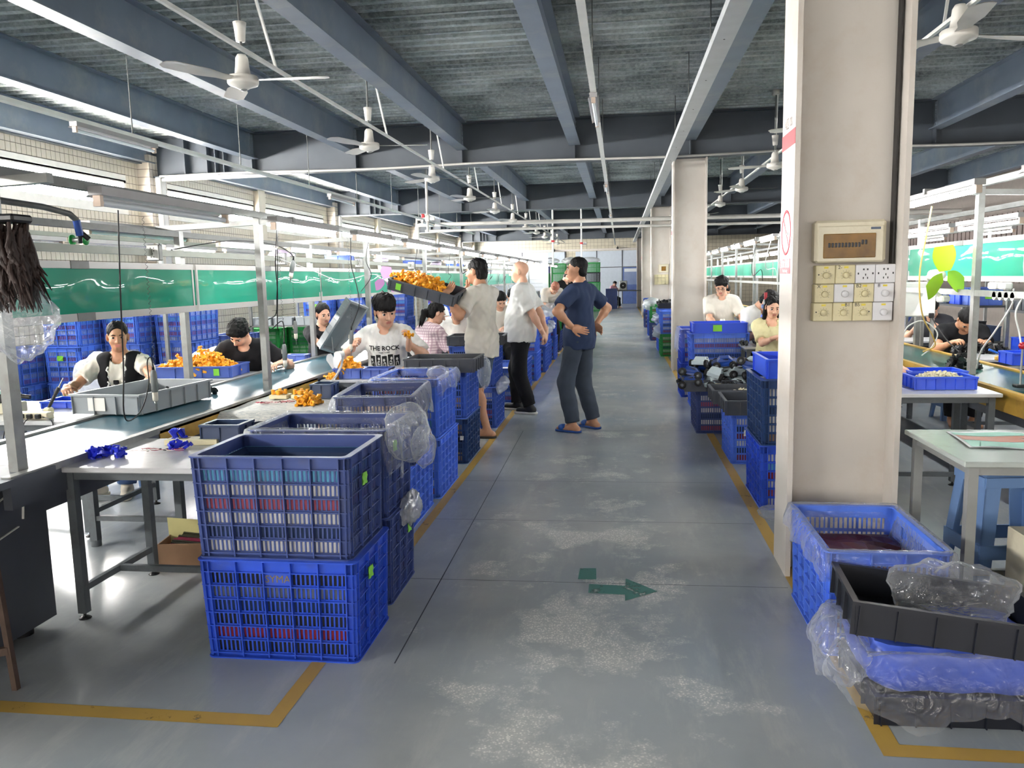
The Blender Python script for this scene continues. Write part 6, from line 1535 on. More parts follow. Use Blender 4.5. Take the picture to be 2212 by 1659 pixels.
# newspaper cloth
nb_ = MB(); P = []
for j in range(13):
    y = 4.66+.80*j/12; row = []
    for i in range(15):
        x = -2.56+.78*i/14; dz = .004*math.sin(i*1.1+j*.8)+.003*math.sin(i*2.3-j)
        z = .746+dz
        if y < 4.73: z = .746-.7*(4.73-y)+dz
        row.append((x, y, z))
    P.append(row)
nb_.grid(P)
def news_mat():
    m, nt, b = _principled('printed_newspaper'); N = nt.nodes; L = nt.links; tc = N.new('ShaderNodeTexCoord')
    br = N.new('ShaderNodeTexBrick'); br.inputs['Scale'].default_value = 22; br.inputs['Color1'].default_value = srgb(226, 224, 216); br.inputs['Color2'].default_value = srgb(170, 176, 176); br.inputs['Mortar'].default_value = srgb(232, 230, 224); br.inputs['Mortar Size'].default_value = .012; br.inputs['Row Height'].default_value = .12
    L.new(tc.outputs['Object'], br.inputs['Vector']); L.new(br.outputs[0], b.inputs['Base Color']); b.inputs['Roughness'].default_value = .7; return m
tag(nb_.build('newspaper', news_mat()), 'rumpled newspaper spread over the second aisle side table', 'newspaper')
# ================================================================== clear plastic film and bags
F1 = film('clear_film', clear=.80); F2 = film('milky_film', (242, 245, 248), clear=.5, rough=.25, bscale=14)
def film_rim(label, loc, rz, hx, hy, z, inner, hang, seed=0, m=None, name='plastic_film', flare=.018):
    R = np.random.RandomState(seed); N = 88; b = MB(); rows = [[] for _ in range(11)]
    ph = R.uniform(0, 6, 8)
    for k in range(N):
        t = k/N*4; sd = int(t); u = t-sd
        A = [(-hx, -hy), (hx, -hy), (hx, hy), (-hx, hy), (-hx, -hy)]; x = A[sd][0]+(A[sd+1][0]-A[sd][0])*u; y = A[sd][1]+(A[sd+1][1]-A[sd][1])*u
        nx_, ny_ = ((0, -1), (1, 0), (0, 1), (-1, 0))[sd]
        if u < .12: q = (.12-u)/.12*.5; px_, py_ = ((-1, 0), (0, -1), (1, 0), (0, 1))[sd]; nx_, ny_ = nx_*(1-q)+px_*q, ny_*(1-q)+py_*q
        if u > .88: q = (u-.88)/.12*.5; px_, py_ = ((1, 0), (0, 1), (-1, 0), (0, -1))[sd]; nx_, ny_ = nx_*(1-q)+px_*q, ny_*(1-q)+py_*q
        w1 = math.sin(k*.9+ph[0])+.6*math.sin(k*2.1+ph[1]); w2 = math.sin(k*.45+ph[2])
        ind = inner(sd+u); hg = max(.01, hang(sd+u)*(1+.18*w2)); fo = .006*w1
        rows[0].append((x-nx_*(.05+.02*abs(w1)), y-ny_*(.05+.02*abs(w1)), z-ind)); rows[1].append((x-nx_*(.034+.012*w2), y-ny_*(.034+.012*w2), z-ind*.6)); rows[2].append((x-nx_*.026, y-ny_*.026, z-ind*.25)); rows[3].append((x-nx_*.022, y-ny_*.022, z+.004)); rows[4].append((x-nx_*.008, y-ny_*.008, z+.010+.003*abs(w1))); rows[5].append((x+nx_*.010, y+ny_*.010, z+.004))
        for i, f in enumerate((.15, .35, .6, .8, 1.0)): rows[6+i].append((x+nx_*(.014+flare*math.sin(f*2.2)+fo*f*2*(1+flare*8)), y+ny_*(.014+flare*math.sin(f*2.2)+fo*f*2*(1+flare*8)), z-hg*f))
    b.grid(rows, 0, True, True)
    o = tag(b.build(name, m or F1, None, loc, (0, 0, rz)), label, 'plastic bag'); return o
def lump(label, loc, r, seed, m=None, name='plastic_bag', sq=(1, 1, 1), amp=.22, flat=None, rz=0.0):
    R = np.random.RandomState(seed); K = R.normal(size=(9, 3))*2.6; ph = R.uniform(0, 6, 9); b = MB(); rows = []
    for j in range(21):
        th = PI*j/20; row = []
        for i in range(32):
            a = 2*PI*i/32; d = np.array([math.sin(th)*math.cos(a), math.sin(th)*math.sin(a), math.cos(th)])
            rr = 1+amp*sum(abs(math.sin(K[k]@d+ph[k]))-.5 for k in range(9))/3.4
            p = d*rr*np.array(r)*np.array(sq)
            if flat is not None: p[2] = max(p[2], flat)
            row.append(tuple(p))
        rows.append(row)
    b.grid(rows, 0, True, True); return tag(b.build(name, m or F2, None, loc, (0, 0, rz)), label, 'plastic bag')
film_rim('clear bag lining and overhanging the second left stack', S2.location[:], 0, CL/2+.004, CW/2+.004, .43, lambda t: .14, lambda t: .10 if t < 1 else (.24 if t < 1.4 else .06), 1)
lump('crumpled corner of the clear bag hanging toward the aisle', (-.99, 3.60, .84), (.10, .085, .13), 2, F1, sq=(1, 1, 1)); lump('second fold of the bag hanging past the rim, pointed', (-.93, 3.66, .76), (.055, .05, .09), 3, F1)
film_rim('clear film stretched over the rim of the third left stack', S3.location[:], S3.rotation_euler[2], CL/2+.004, CW/2+.004, .43, lambda t: .16, lambda t: .11 if t >= 3 else (.16 if t < 1 else .08), 4)
film_rim('clear bag folded over the rim of the fourth left stack', S4.location[:], PI/2, CL/2+.004, CW/2+.004, .43, lambda t: .05, lambda t: .10 if t < 1 else .05, 5); lump('puffed clear bag corner on the fourth left stack', (-1.30, 5.60, .885), (.07, .11, .05), 6, F1)
lump('clear bag hanging beside the charcoal tray of screws', (-1.19, 6.95, .73), (.05, .13, .13), 7, F1); lump('crumpled clear bag between the crates of the second left stack', (-1.06, 3.87, .40), (.035, .13, .07), 8, F2, amp=.4)
lump('crumpled clear bag between the crates behind the sandalled man', (-1.25, 8.45, .42), (.05, .30, .06), 9, F2, amp=.4)
film_rim('clear film lining the crate at the foot of the near column', RBIG.location[:], PI/2, CL/2+.004, CW/2+.004, .443, lambda t: .16, lambda t: .10 if t >= 3 else (.12 if t < 1 else .09), 10)
lump('crumpled clear film scrap on the floor by the right stack', (.99, 5.12, .03), (.10, .10, .045), 11, F1, amp=.4, flat=-.028)
lump('clear bag rising from the upper black tray, right foreground', (1.20, 2.98, .36), (.19, .13, .11), 12, F1, amp=.35, flat=-.07)
_bd = thing('wrapped_bundle', 'blue bundle wrapped in clear film between the two black trays', 'bundle', (1.15, 2.93, .113), .02)
_bb = MB(); _rows = []
for j in range(9):
    z = .158*j/8; f = 1-.10*abs(j/4-1)**3; _rows.append([((.30*f+.008*math.sin(k*1.3+j))*max(-1, min(1, 1.25*math.cos(k*PI/20))), (.20*f+.008*math.cos(k*1.7+j))*max(-1, min(1, 1.25*math.sin(k*PI/20))), z) for k in range(40)])
_bb.grid(_rows, 0, True, True); _bb.add(_rows[-1], [tuple(range(40))]); _bb.build('bundle_body', mat('blue_wrapped_bundle', (70, 96, 196), .3, 0, .15, 5), _bd)
film_rim('loose clear film draped over the wrapped bundle and lower tray, right foreground', (1.14, 2.925, 0), .02, .33, .225, .262, lambda t: .02, lambda t: .20 if t < 1 else (.17 if t >= 3 else .12), 14, flare=.07)
lump('loose end of the clear film bulging left of the black trays', (.80, 2.93, .19), (.085, .17, .12), 15, F1, amp=.3)
film_rim('clear bag over the rim of the stack before the second column', RDa.location[:], PI/2, CL/2+.004, CW/2+.004, .43, lambda t: .05, lambda t: .26, 15)
lump('white crumpled bag on the crate behind the toy cars', (1.08, 8.62, .50), (.20, .14, .08), 16, F2, amp=.35)
for k, (x, y, z, r) in enumerate(((-1.45, 13.3, .90, .26), (-1.4, 14.3, .90, .28), (-1.15, 12.4, .75, .14), (-1.22, 13.9, .72, .15), (-1.3, 15.9, .90, .25), (.85, 15.9, .45, .26), (.82, 16.8, .66, .2), (.8, 19.6, .85, .28), (.78, 21.0, .8, .25))):
    lump(('white bag on the second stack beyond the bald man', 'white bag on the third stack beyond the bald man', 'white bag hanging on the first stack beyond the bald man', 'white bag hanging between far left stacks', 'white bag by the copper haired man', 'white bag hanging around the green crate, right row', 'white bag hanging by the black parts tray', 'white bag on the far green crate, right row', 'white bag before the third column')[k], (x, y, z), (r*.7, r, r*.5), 30+k, F2, amp=.35)
for k in range(4): lump('white bag on top of the far stacks, '+('first', 'second', 'third', 'fourth')[k]+' from the left', (-4.0+.9*k, 36.3, 2.24), (.35, .25, .14), 50+k, F2, amp=.35)
lump('pale blue bag behind the seated woman\'s shoulder', (-4.55, 6.6, .72), (.32, .22, .24), 60, F2, amp=.15); lump('pale blue bag beside the orange heap', (-4.0, 7.6, .80), (.30, .2, .12), 61, F2, amp=.15)
# ================================================================== hanging tools, cables, fans and bench things
def at_parent(o, p):
    o.parent = p; o.matrix_parent_inverse = (Matrix.Translation(p.location) @ p.rotation_euler.to_matrix().to_4x4() @ Matrix.Diagonal((*p.scale, 1))).inverted()
    for k in ('label', 'category', 'group'):
        if k in o: del o[k]
    return o
def cord(label, pts, r=.004, m=None, name='loose_cable', parent=None):
    pts = [Vector(p) for p in pts]; out = []
    n = len(pts)
    for i in range(n-1):
        p0, p1, p2, p3 = pts[max(i-1, 0)], pts[i], pts[i+1], pts[min(i+2, n-1)]
        for k in range(6):
            t = k/6; out.append(.5*((2*p1)+(-p0+p2)*t+(2*p0-5*p1+4*p2-p3)*t*t+(-p0+3*p1-3*p2+p3)*t**3))
    out.append(pts[-1]); o = tag(MB().tube(out, r, 6).build(name if parent is None else 'cable', m or M_rubber), label, 'cable')
    return o if parent is None else at_parent(o, parent)
M_sdg = mat('grey_screwdriver_grip', (120, 124, 124), .45, 0, .06); M_sdl = mat('pale_screwdriver_nose', (206, 200, 186), .4, 0, .05)
def screwdriver(label, x, y, ztop, L_=.21, rot=(0, 0, 0)):
    o = thing('electric_screwdriver', label, 'screwdriver', (x, y, ztop), rot)
    MB().lathe([(0, 0), (.010, 0), (.016, -.01), (.019, -.03), (.019, -L_*.62), (.016, -L_*.64), (0, -L_*.64)], n=14).build('grip', M_sdg, o)
    MB().lathe([(0, -L_*.63), (.0165, -L_*.63), (.0165, -L_*.86), (.011, -L_*.90), (0, -L_*.90)], n=14).build('nose', M_sdl, o)
    MB().lathe([(0, -L_*.90), (.009, -L_*.90), (.007, -L_*.98), (.003, -L_), (.0022, -L_*1.18), (0, -L_*1.2)], n=8).build('bit', M_alu, o)
    MB().cbox((-.021, 0, -L_*.3), (.008, .012, .035), bev=.002).build('switch', M_sdl, o)
    MB().lathe([(0, .035), (.005, .035), (.008, 0), (0, 0)], n=8).build('cable_boot', M_black, o)
    return o
def coil(label, x, y, z0, z1, r=.006, turns=30, m=None, parent=None):
    pts = [(x+r*math.cos(k*.9), y+r*math.sin(k*.9), z1+(z0-z1)*k/(turns*7)) for k in range(turns*7)]
    o = MB().tube(pts, .0013, 5).build('hanger_spring', m or M_steelgrey)
    return tag(o, label, 'spring') if parent is None else at_parent(o, parent)
SD = screwdriver('grey electric screwdriver hanging before the seated woman', -2.75, 4.41, 1.055)
cord('black cable of the screwdriver looping under the seated woman\'s tray', [(-2.62, 4.0, 1.95), (-2.66, 4.02, 1.5), (-2.70, 4.05, 1.1), (-2.72, 4.05, .87), (-2.74, 4.12, .80), (-2.76, 4.28, .84), (-2.78, 4.40, .97), (-2.79, 4.42, 1.10), (-2.76, 4.41, 1.13), (-2.75, 4.41, 1.09)], parent=SD)
coil('thin spring hanger above the seated woman\'s screwdriver', -2.75, 4.43, 1.09, 1.95, parent=SD)
SD = screwdriver('grey electric screwdriver hanging over the belt by the near post', -2.75, 6.30, 1.05, .21)
cord('black cable looping above the second hanging screwdriver', [(-2.62, 6.0, 1.96), (-2.66, 6.05, 1.6), (-2.72, 6.15, 1.45), (-2.76, 6.2, 1.30), (-2.82, 6.15, 1.25), (-2.82, 6.22, 1.18), (-2.75, 6.28, 1.24), (-2.74, 6.3, 1.15), (-2.75, 6.30, 1.08)], parent=SD)
coil('thin spring hanger above the second screwdriver', -2.76, 6.33, 1.09, 1.93, parent=SD)
SD = screwdriver('pale electric screwdriver hanging before the woman in black', -3.0, 7.15, 1.20, .19)
coil('thin spring hanger before the woman in black', -3.0, 7.15, 1.23, 1.92, parent=SD)
SD = screwdriver('electric screwdriver parked high against the green board', -2.72, 6.52, 1.74, .17, (.1, .25, 0))
cord('black cable of the parked screwdriver', [(-3.16, 5.4, 1.80), (-2.9, 5.75, 1.87), (-2.76, 6.2, 1.86), (-2.72, 6.45, 1.80), (-2.72, 6.52, 1.76)], parent=SD)
SD = screwdriver('electric screwdriver gripped in the young man\'s right hand', -2.315, 6.73, 1.13, .19, (0, .05, 0))
coil('thin spring hanger of the young man\'s screwdriver', -2.31, 6.73, 1.16, 1.93, parent=SD)
cord('black cable running up from the young man\'s screwdriver', [(-2.34, 6.9, 1.93), (-2.33, 6.85, 1.7), (-2.27, 6.8, 1.5), (-2.25, 6.78, 1.35), (-2.30, 6.75, 1.2), (-2.315, 6.73, 1.15)], parent=SD)
cord('black coiled cable hanging before the bald man', [(-1.9, 9.6, 1.8), (-1.86, 9.5, 1.62), (-1.72, 9.4, 1.70), (-1.66, 9.38, 1.62), (-1.72, 9.36, 1.52), (-1.75, 9.38, 1.62), (-1.7, 9.38, 1.68), (-1.6, 9.4, 1.5), (-1.68, 9.4, 1.3), (-1.72, 9.4, 1.2)], .007)
cord('black cable hanging from the first lit lamp', [(-2.40, 5.5, 1.95), (-2.45, 5.55, 1.7), (-2.47, 5.6, 1.5), (-2.55, 5.75, 1.3), (-2.62, 5.9, 1.2)])
for k in range(6): cord(('short', 'long', 'bent', 'slack', 'looped', 'straight')[k]+' dark lead under the lamps farther along the left line', [(-2.4, 7.6+1.9*k, 1.93), (-2.45, 7.65+1.9*k, 1.75-.05*k), (-2.42, 7.7+1.9*k, 1.6), (-2.5, 7.6+1.9*k, 1.45)], .0035)
clamp = thing('cable_clamp', 'blue hose clamp hanging from the pipe above the seated woman', 'clamp', (-2.9, 4.05, 1.86))
MB().tube([(0, -1.2, .12), (0, -.25, .10), (0, -.05, .08), (.0, .0, .05)], .016, 8).build('air_pipe', M_steelgrey, clamp); MB().cyl((0, 0, .05), (.0, .02, -.03), .02, n=10).build('blue_coupling', mat('blue_coupling', (30, 70, 150), .4), clamp); MB().cyl((0, .02, -.01), (.03, .05, -.05), .014, n=8).cyl((0, .02, -.03), (-.01, .03, -.07), .012, n=8).build('hose_tail', M_black, clamp)
# reel, sockets on the rail
sp_ = thing('wire_reel', 'green wire reel lying on the rail above the green board', 'reel', (-3.18, 4.45, 1.83)); MB().lathe([(0, -.045), (.032, -.045), (.032, -.04), (.012, -.036), (0, -.036)], n=18, axis='x').build('flange', mat('green_reel', (30, 150, 70), .4), sp_); MB().lathe([(0, .045), (.032, .045), (.032, .04), (.012, .036), (0, .036)], n=18, axis='x').build('flange', mat('green_reel', (30, 150, 70), .4), sp_); MB().cyl((-.038, 0, 0), (.038, 0, 0), .014, n=12).build('wire_core', M_alu, sp_)
for k, y in enumerate((5.2, 7.3, 9.6, 12.1)):
    o = thing('socket_box', ('nearest', 'second', 'third', 'fourth')[k]+' socket box on the rail above the left green board', 'socket', (-3.16, y, 1.775)); MB().cbox((0, 0, 0), (.09, .05, .11), bev=.006).build('box', M_steelgrey, o); MB().cbox((.0, -.028, .0), (.085, .006, .10), bev=.002).build('face', M_white, o)
    for px_, pz in ((-.012, .03), (.012, .03), (-.012, .012), (.012, .012), (0, -.008), (-.01, -.03), (.01, -.03)): MB().cbox((px_, -.0315, pz), (.006, .001, .008)).build('socket_slot', M_black, o)
# clip fans
def clip_fan(label, x, y, z, rz, blade_m, cage_m, arm):
    o = thing('clip_fan', label, 'fan', (x, y, z), rz)
    MB().lathe([(0, -.02), (.018, -.02), (.026, -.005), (.03, .03), (.026, .06), (0, .07)], n=14, axis='y').build('motor', cage_m, o)
    MB().tube([(0, .03, -.01)]+arm, .011, 8).build('arm', cage_m, o); MB().cbox(arm[-1], (.06, .05, .035), bev=.008).build('clip', cage_m, o)
    for k in range(3):
        b = MB(); P = []
        for i in range(8):
            r = .02+.13*i/7; w = .028+.03*math.sin(PI*min(1, i/7*.8)); P.append([(r, -.03+s*w*.35, s*w) for s in (-1, 0, 1)])
        b.grid(P); b.grid([[(p[0], p[1]+.002, p[2]) for p in row] for row in P]); b.xform(Matrix.Rotation(k*2*PI/3+.4, 4, 'Y')); b.build('blade', blade_m, o)
    return o
M_clearb = mat('grey_clear_blade', (206, 206, 210), .3, 0, .05)
CF1 = clip_fan('white clip fan standing on the edge of the young man\'s table', -2.33, 6.38, .95, -.9, M_clearb, M_white, [(0, .05, -.03), (-.02, .04, -.10), (-.02, -.02, -.20), (-.01, -.04, -.25)])
CF2 = clip_fan('pink bladed clip fan on the post above the belt', -2.45, 8.35, 1.55, -2.2, mat('pink_blade', (206, 150, 206), .3, 0, .05), M_white, [(-.02, .10, .02), (-.02, .16, .05), (.0, .2, .03)])
clip_fan('lime green bladed clip fan by the nearest right post', 2.50, 6.75, 1.50, .5, mat('lime_blade', (176, 226, 40), .3, 0, .05), M_white, [(.0, .08, -.01), (.06, .10, -.08), (.12, .08, -.13)]).scale = (1.5, 1.5, 1.5)
cord('white cord of the pink clip fan along the green board', [(-3.05, 6.9, 1.78), (-2.9, 7.4, 1.66), (-2.85, 7.8, 1.58), (-2.75, 8.0, 1.57), (-2.6, 8.2, 1.62), (-2.5, 8.3, 1.60)], .004, M_cablewhite, parent=CF2)
cord('white cord of the table clip fan', [(-2.33, 6.40, .80), (-2.40, 6.28, .70), (-2.5, 6.15, .60), (-2.55, 6.05, .50)], .004, M_cablewhite, parent=CF1)
# bench of the seated woman
o = thing('soldering_station', 'black and cream soldering station at the left picture edge', 'soldering station', (-3.98, 4.72, .742), .2); MB().cbox((0, 0, .035), (.17, .13, .07), bev=.008).build('base', M_ivory, o); MB().cbox((-.02, 0, .10), (.10, .08, .06), bev=.01).build('iron_holder', M_black, o); MB().cyl((.02, 0, .12), (.14, .0, .10), .014, n=10).build('iron', M_black, o); MB().cyl((-.04, .0, .13), (-.04, .0, .15), .04, n=16).build('paste_tin', mat('aqua_tin', (150, 206, 200), .4), o)
PS = o = thing('power_strip', 'cream power strip with black plugs on the seated woman\'s table', 'power strip', (-3.62, 4.50, .742), -.05); MB().cbox((0, 0, .022), (.22, .06, .044), bev=.006).build('body', M_ivory, o)
for k in range(3): MB().cbox((-.07+.06*k, -.035, .022), (.035, .03, .03), bev=.005).build('plug', M_black, o)
o = thing('soldering_iron', 'black soldering iron leaning up by the power strip', 'soldering iron', (-3.62, 4.62, .79)); MB().cyl((0, 0, 0), (.07, .02, .13), .009, .012, n=10).build('handle', M_black, o); MB().cyl((.07, .02, .13), (.10, .03, .19), .005, .003, n=8).build('tip', M_alu, o); MB().cbox((.0, 0, -.02), (.05, .05, .05), bev=.01).build('stand', M_jig, o)
o = thing('tape_dispenser', 'black tape dispenser with a white label disc beside the grey tray', 'tape dispenser', (-3.40, 4.86, .742), .2); MB().poly([(-.07, -.03, 0), (.08, -.03, 0), (.08, -.03, .06), (.03, -.03, .10), (-.05, -.03, .09)], (0, .06, 0)).build('body', M_black, o); MB().cyl((.0, -.034, .045), (.0, -.03, .045), .032, n=18).build('label_disc', M_tapew, o)
for k, pts in enumerate(([(-3.70, 4.45, .76), (-3.75, 4.40, .70), (-3.8, 4.40, .5), (-3.82, 4.42, .3)], [(-3.62, 4.45, .76), (-3.62, 4.39, .72), (-3.64, 4.38, .55), (-3.6, 4.40, .35)], [(-3.55, 4.47, .76), (-3.45, 4.42, .74), (-3.42, 4.39, .66), (-3.40, 4.38, .55)], [(-3.9, 4.66, .76), (-3.8, 4.6, .77), (-3.74, 4.52, .76)])): cord(('left', 'middle', 'right', 'short')[k]+' black lead of the power strip', pts, .0035, parent=PS)
tray('blue shallow tray behind the soldering iron', .36, .25, .05, M_bbin, (-3.72, 5.02, .742), .1, (2, 2))
o = thing('power_strip', 'white socket strip under the front table', 'power strip', (-3.0, 4.55, .50)); MB().cbox((0, 0, 0), (.28, .05, .07), bev=.005).build('body', M_white, o)
for k in range(4): MB().cbox((-.1+.065*k, -.027, 0), (.045, .004, .04)).build('socket_face', M_bbin2, o)
MB().box(-.14, .14, .02, .03, .03, .24).build('bracket', M_leg, o)
# hair bundle hung on the nearest post
M_fur = mat('dark_brown_hair_bundle', (50, 34, 30), .6, 0, .4, 40, bump=.6, bscale=90, stretch=(1, 1, .15))
hb = MB(); Rh = random.Random(3)
for k in range(260):
    x = Rh.uniform(-.10, .10); y = Rh.uniform(-.06, .06); L_ = Rh.uniform(.10, .34); a = Rh.uniform(-.03, .03); z0 = -Rh.uniform(0, .34-L_)
    hb.tube([(x, y, z0), (x+a, y-.02, z0-L_*.3), (x+.5*a+.01, y+.01, z0-L_*.65), (x+.03+2*a, y-.015, z0-L_)], [.008, .012, .009, .002], 4)
ho = thing('hair_bundle', 'dark brown bundle of hair strands hung at the left picture edge', 'hair bundle', (-2.315, 2.78, 1.80)); tag(hb.build('strands', M_fur, ho), kind='stuff')
MB().cbox((.0, 0, .01), (.22, .11, .03), bev=.008).build('binding', M_black, ho)
MB().bar((-.04, .12, .02), (-.26, .28, .06), .02, .02).build('hanger', M_steelgrey, ho)
lump('clear bag hanging below the hair bundle', (-2.30, 2.82, 1.44), (.13, .08, .14), 70, F1, amp=.4)
# rusty leg of the bench at the left edge
o = thing('steel_bench', 'rusty steel bench leg in the left foreground', 'frame', (-2.34, 2.66, 0)); MB().bar((0, 0, 0), (-.06, .02, .62), .022, .022).build('leg', M_rust, o); MB().bar((-.02, .0, .16), (-.35, -.25, .16), .022, .03).build('brace', M_rust, o)
# cardboard box with boards
M_card = mat('brown_cardboard', (150, 116, 88), .8, 0, .1, 6); M_cardy = mat('yellow_card', (222, 214, 150), .7, 0, .05)
o = thing('cardboard_box', 'open cardboard box of circuit strips under the front table', 'box', (-2.42, 4.10, 0), .15)
for bx in ((-.14, .14, -.10, -.094), (-.14, .14, .094, .10), (-.14, -.134, -.094, .094), (.134, .14, -.094, .094)): MB().box(*bx, 0, .13).build('box_side', M_card, o)
MB().box(-.14, .14, -.10, .10, 0, .004).build('box_bottom', M_card, o); MB().add([(-.14, .07, .06), (.05, .09, .08), (.08, .10, .20), (-.15, .08, .23), (-.14, .073, .06), (.05, .093, .08), (.08, .103, .20), (-.15, .083, .23)], [(0, 1, 2, 3), (7, 6, 5, 4), (0, 4, 5, 1), (1, 5, 6, 2), (2, 6, 7, 3), (3, 7, 4, 0)]).build('card_flap', M_cardy, o)
M_pcb = mat('dark_circuit_strip', (48, 50, 40), .4, 0, .3, 60); M_pcbr = mat('maroon_circuit_strip', (120, 34, 62), .4, 0, .2, 40)
for k in range(12): tag(MB().cbox((0, 0, 0), (.19, .012, .012), rot=(.3, 0, 0)).build('circuit_strip', M_pcb if k % 3 else M_pcbr, None, (-2.40, 4.04+.013*k, .105+.006*(k % 4)), (0, .1+.02*(k % 3), .15)), 'dark circuit strip laid in the cardboard box', 'circuit strip', 'circuit strips in the cardboard box')
# ================================================================== right hand side
M_pic = mat('printed_picture_sheet', (196, 220, 210), .3, 0, .35, 4)
def sheet_obj(label, x, y, z, w, d, rz, m, bands):
    o = thing('picture_sheet', label, 'sheet', (x, y, z), rz); b = MB(); b.grid([[(-w/2+w*i/6, -d/2+d*j/4, .003+.004*math.sin(i*.9+j)) for i in range(7)] for j in range(5)]); b.build('paper', M_signw, o)
    for k, (c, y0, y1) in enumerate(bands):
        b = MB(); b.grid([[(-w/2*.92+w*.92*i/6, d*y0+(d*(y1-y0))*j/2, .0045+.004*math.sin(i*.9+(y0+(y1-y0)*j/2+.5)*4)) for i in range(7)] for j in range(3)]); b.build('printed_band', mat('band_%s' % '_'.join(map(str, c)), c, .4, 0, .1, 9), o)
sheet_obj('colour printed picture sheet on the grey green table, left one', 1.74, 3.93, .751, .34, .40, -.12, M_pic, (((150, 206, 190), -.46, -.12), ((196, 128, 106), -.1, .2), ((150, 206, 190), .22, .42)))
sheet_obj('colour printed picture sheet on the grey green table, right one', 2.02, 3.90, .753, .34, .40, .15, M_pic, (((150, 206, 190), -.46, -.1), ((178, 120, 112), -.08, .22), ((140, 170, 80), .24, .44)))
o = thing('metal_case', 'cream metal cabinet cut by the right picture edge', 'case', (1.86, 3.46, 0)); MB().cbox((0, 0, .22), (.40, .30, .44), bev=.004).build('body', M_ivory, o); MB().box(-.19, .19, -.154, -.15, .02, .42).build('door_panel', M_cream, o); MB().lathe([(0, 0), (.02, 0), (.022, .008), (0, .01)], (-.13, -.162, .25), 12, axis='y').build('stain_knob', M_rust, o); MB().lathe([(0, 0), (.016, 0), (.018, .008), (0, .01)], (-.10, -.162, .22), 12, axis='y').build('stain_knob', M_rust, o)
o = thing('knob_stand', 'chrome rod stand with a red ball knob beside the green belt', 'stand', (2.60, 5.6, .765)); MB().cyl((0, 0, 0), (0, 0, .26), .007, n=8).build('rod', M_alu, o); MB().lathe([(0, .25), (.018, .257), (.026, .275), (.018, .293), (0, .30)], n=14).build('knob', mat('red_knob', (170, 24, 40), .25), o); MB().cbox((0, 0, .01), (.07, .07, .02), bev=.004).build('foot', M_black, o)
o = thing('machine_box', 'white sheet metal machine standing over the green belt', 'machine', (2.93, 8.6, 0)); MB().cbox((0, 0, 1.25), (.34, .30, .34), bev=.01).build('housing', M_white, o); MB().cbox((.13, -.16, 1.09), (.05, .02, .05), bev=.006).build('switch', M_black, o)
for sx in (-1, 1):
    for sy in (-1, 1): MB().box(sx*.15-.015, sx*.15+.015, sy*.13-.015, sy*.13+.015, .765, 1.08).build('leg', M_alu, o)
cord('black cable dropping from the white machine', [(3.06, 8.42, 1.07), (3.06, 8.3, 1.0), (3.08, 8.1, .88), (3.12, 7.9, .78)], .006)
cord('yellow air hose hanging by the near column', [(2.36, 6.6, 2.02), (2.33, 6.6, 1.8), (2.30, 6.62, 1.5), (2.36, 6.7, 1.2), (2.48, 6.8, 1.02), (2.52, 6.85, .93), (2.45, 6.9, .88)], .006, mat('yellow_hose', (206, 176, 96), .4))
cord('pale looped hose by the nearest right post', [(2.55, 7.2, .82), (2.66, 7.3, .88), (2.72, 7.35, 1.0), (2.62, 7.4, 1.1), (2.50, 7.4, 1.06), (2.46, 7.4, .98)], .006, M_cablewhite)
cord('white cord hanging from the lower rail, left of the red knob', [(2.66, 5.9, 1.40), (2.68, 5.95, 1.3), (2.62, 6.05, 1.1), (2.60, 6.2, .95), (2.66, 6.4, .80)], .006, M_cablewhite)
cord('white cord hanging at the right picture edge', [(2.66, 5.75, 1.36), (2.60, 5.72, 1.25), (2.62, 5.7, 1.12), (2.60, 5.62, 1.04)], .006, M_cablewhite)
o = thing('plug_adaptor', 'white plug adaptors on the lower rail of the right frame', 'plug', (2.65, 6.15, 1.40)); MB().cbox((0, 0, .02), (.06, .12, .05), bev=.01).build('body', M_white, o); MB().cbox((0, -.15, .02), (.06, .10, .05), bev=.01).build('body', M_white, o)
for k in range(4): MB().cyl((-.02, -.3+.09*k, -.05), (.03, -.3+.09*k, -.05), .03, n=12).build('tape_roll', M_tapew, o)
o = thing('paper_sheet', 'white paper sheet hung on the nearest right green board', 'paper', (2.985, 6.45, 1.58)); b = MB(); b.grid([[(-.012-.01*math.sin(i+j), .0+.45*i/5*(-1), .10-.26*j/4+.02*i) for i in range(6)] for j in range(5)]); b.build('paper', M_tapew, o)
for k in range(4): o = thing('hung_note', ('first', 'second', 'third', 'fourth')[k]+' white slip on the right green boards beyond the column', 'paper', (2.98, 9.6+1.9*k, 1.6)); MB().box(-.003, 0, 0, .16, -.14, .12).build('paper', M_tapew, o)
o = thing('soldering_iron', 'blue handled soldering iron across the green belt', 'soldering iron', (3.10, 7.25, .80)); MB().cyl((0, 0, .06), (.07, .0, .03), .010, n=10).build('handle', mat('blue_handle', (40, 110, 210), .4), o); MB().cyl((.07, 0, .03), (.10, 0, .0), .004, n=8).build('tip', M_alu, o); MB().cbox((.08, 0, -.015), (.05, .05, .04), bev=.01).build('stand', M_ywood, o)
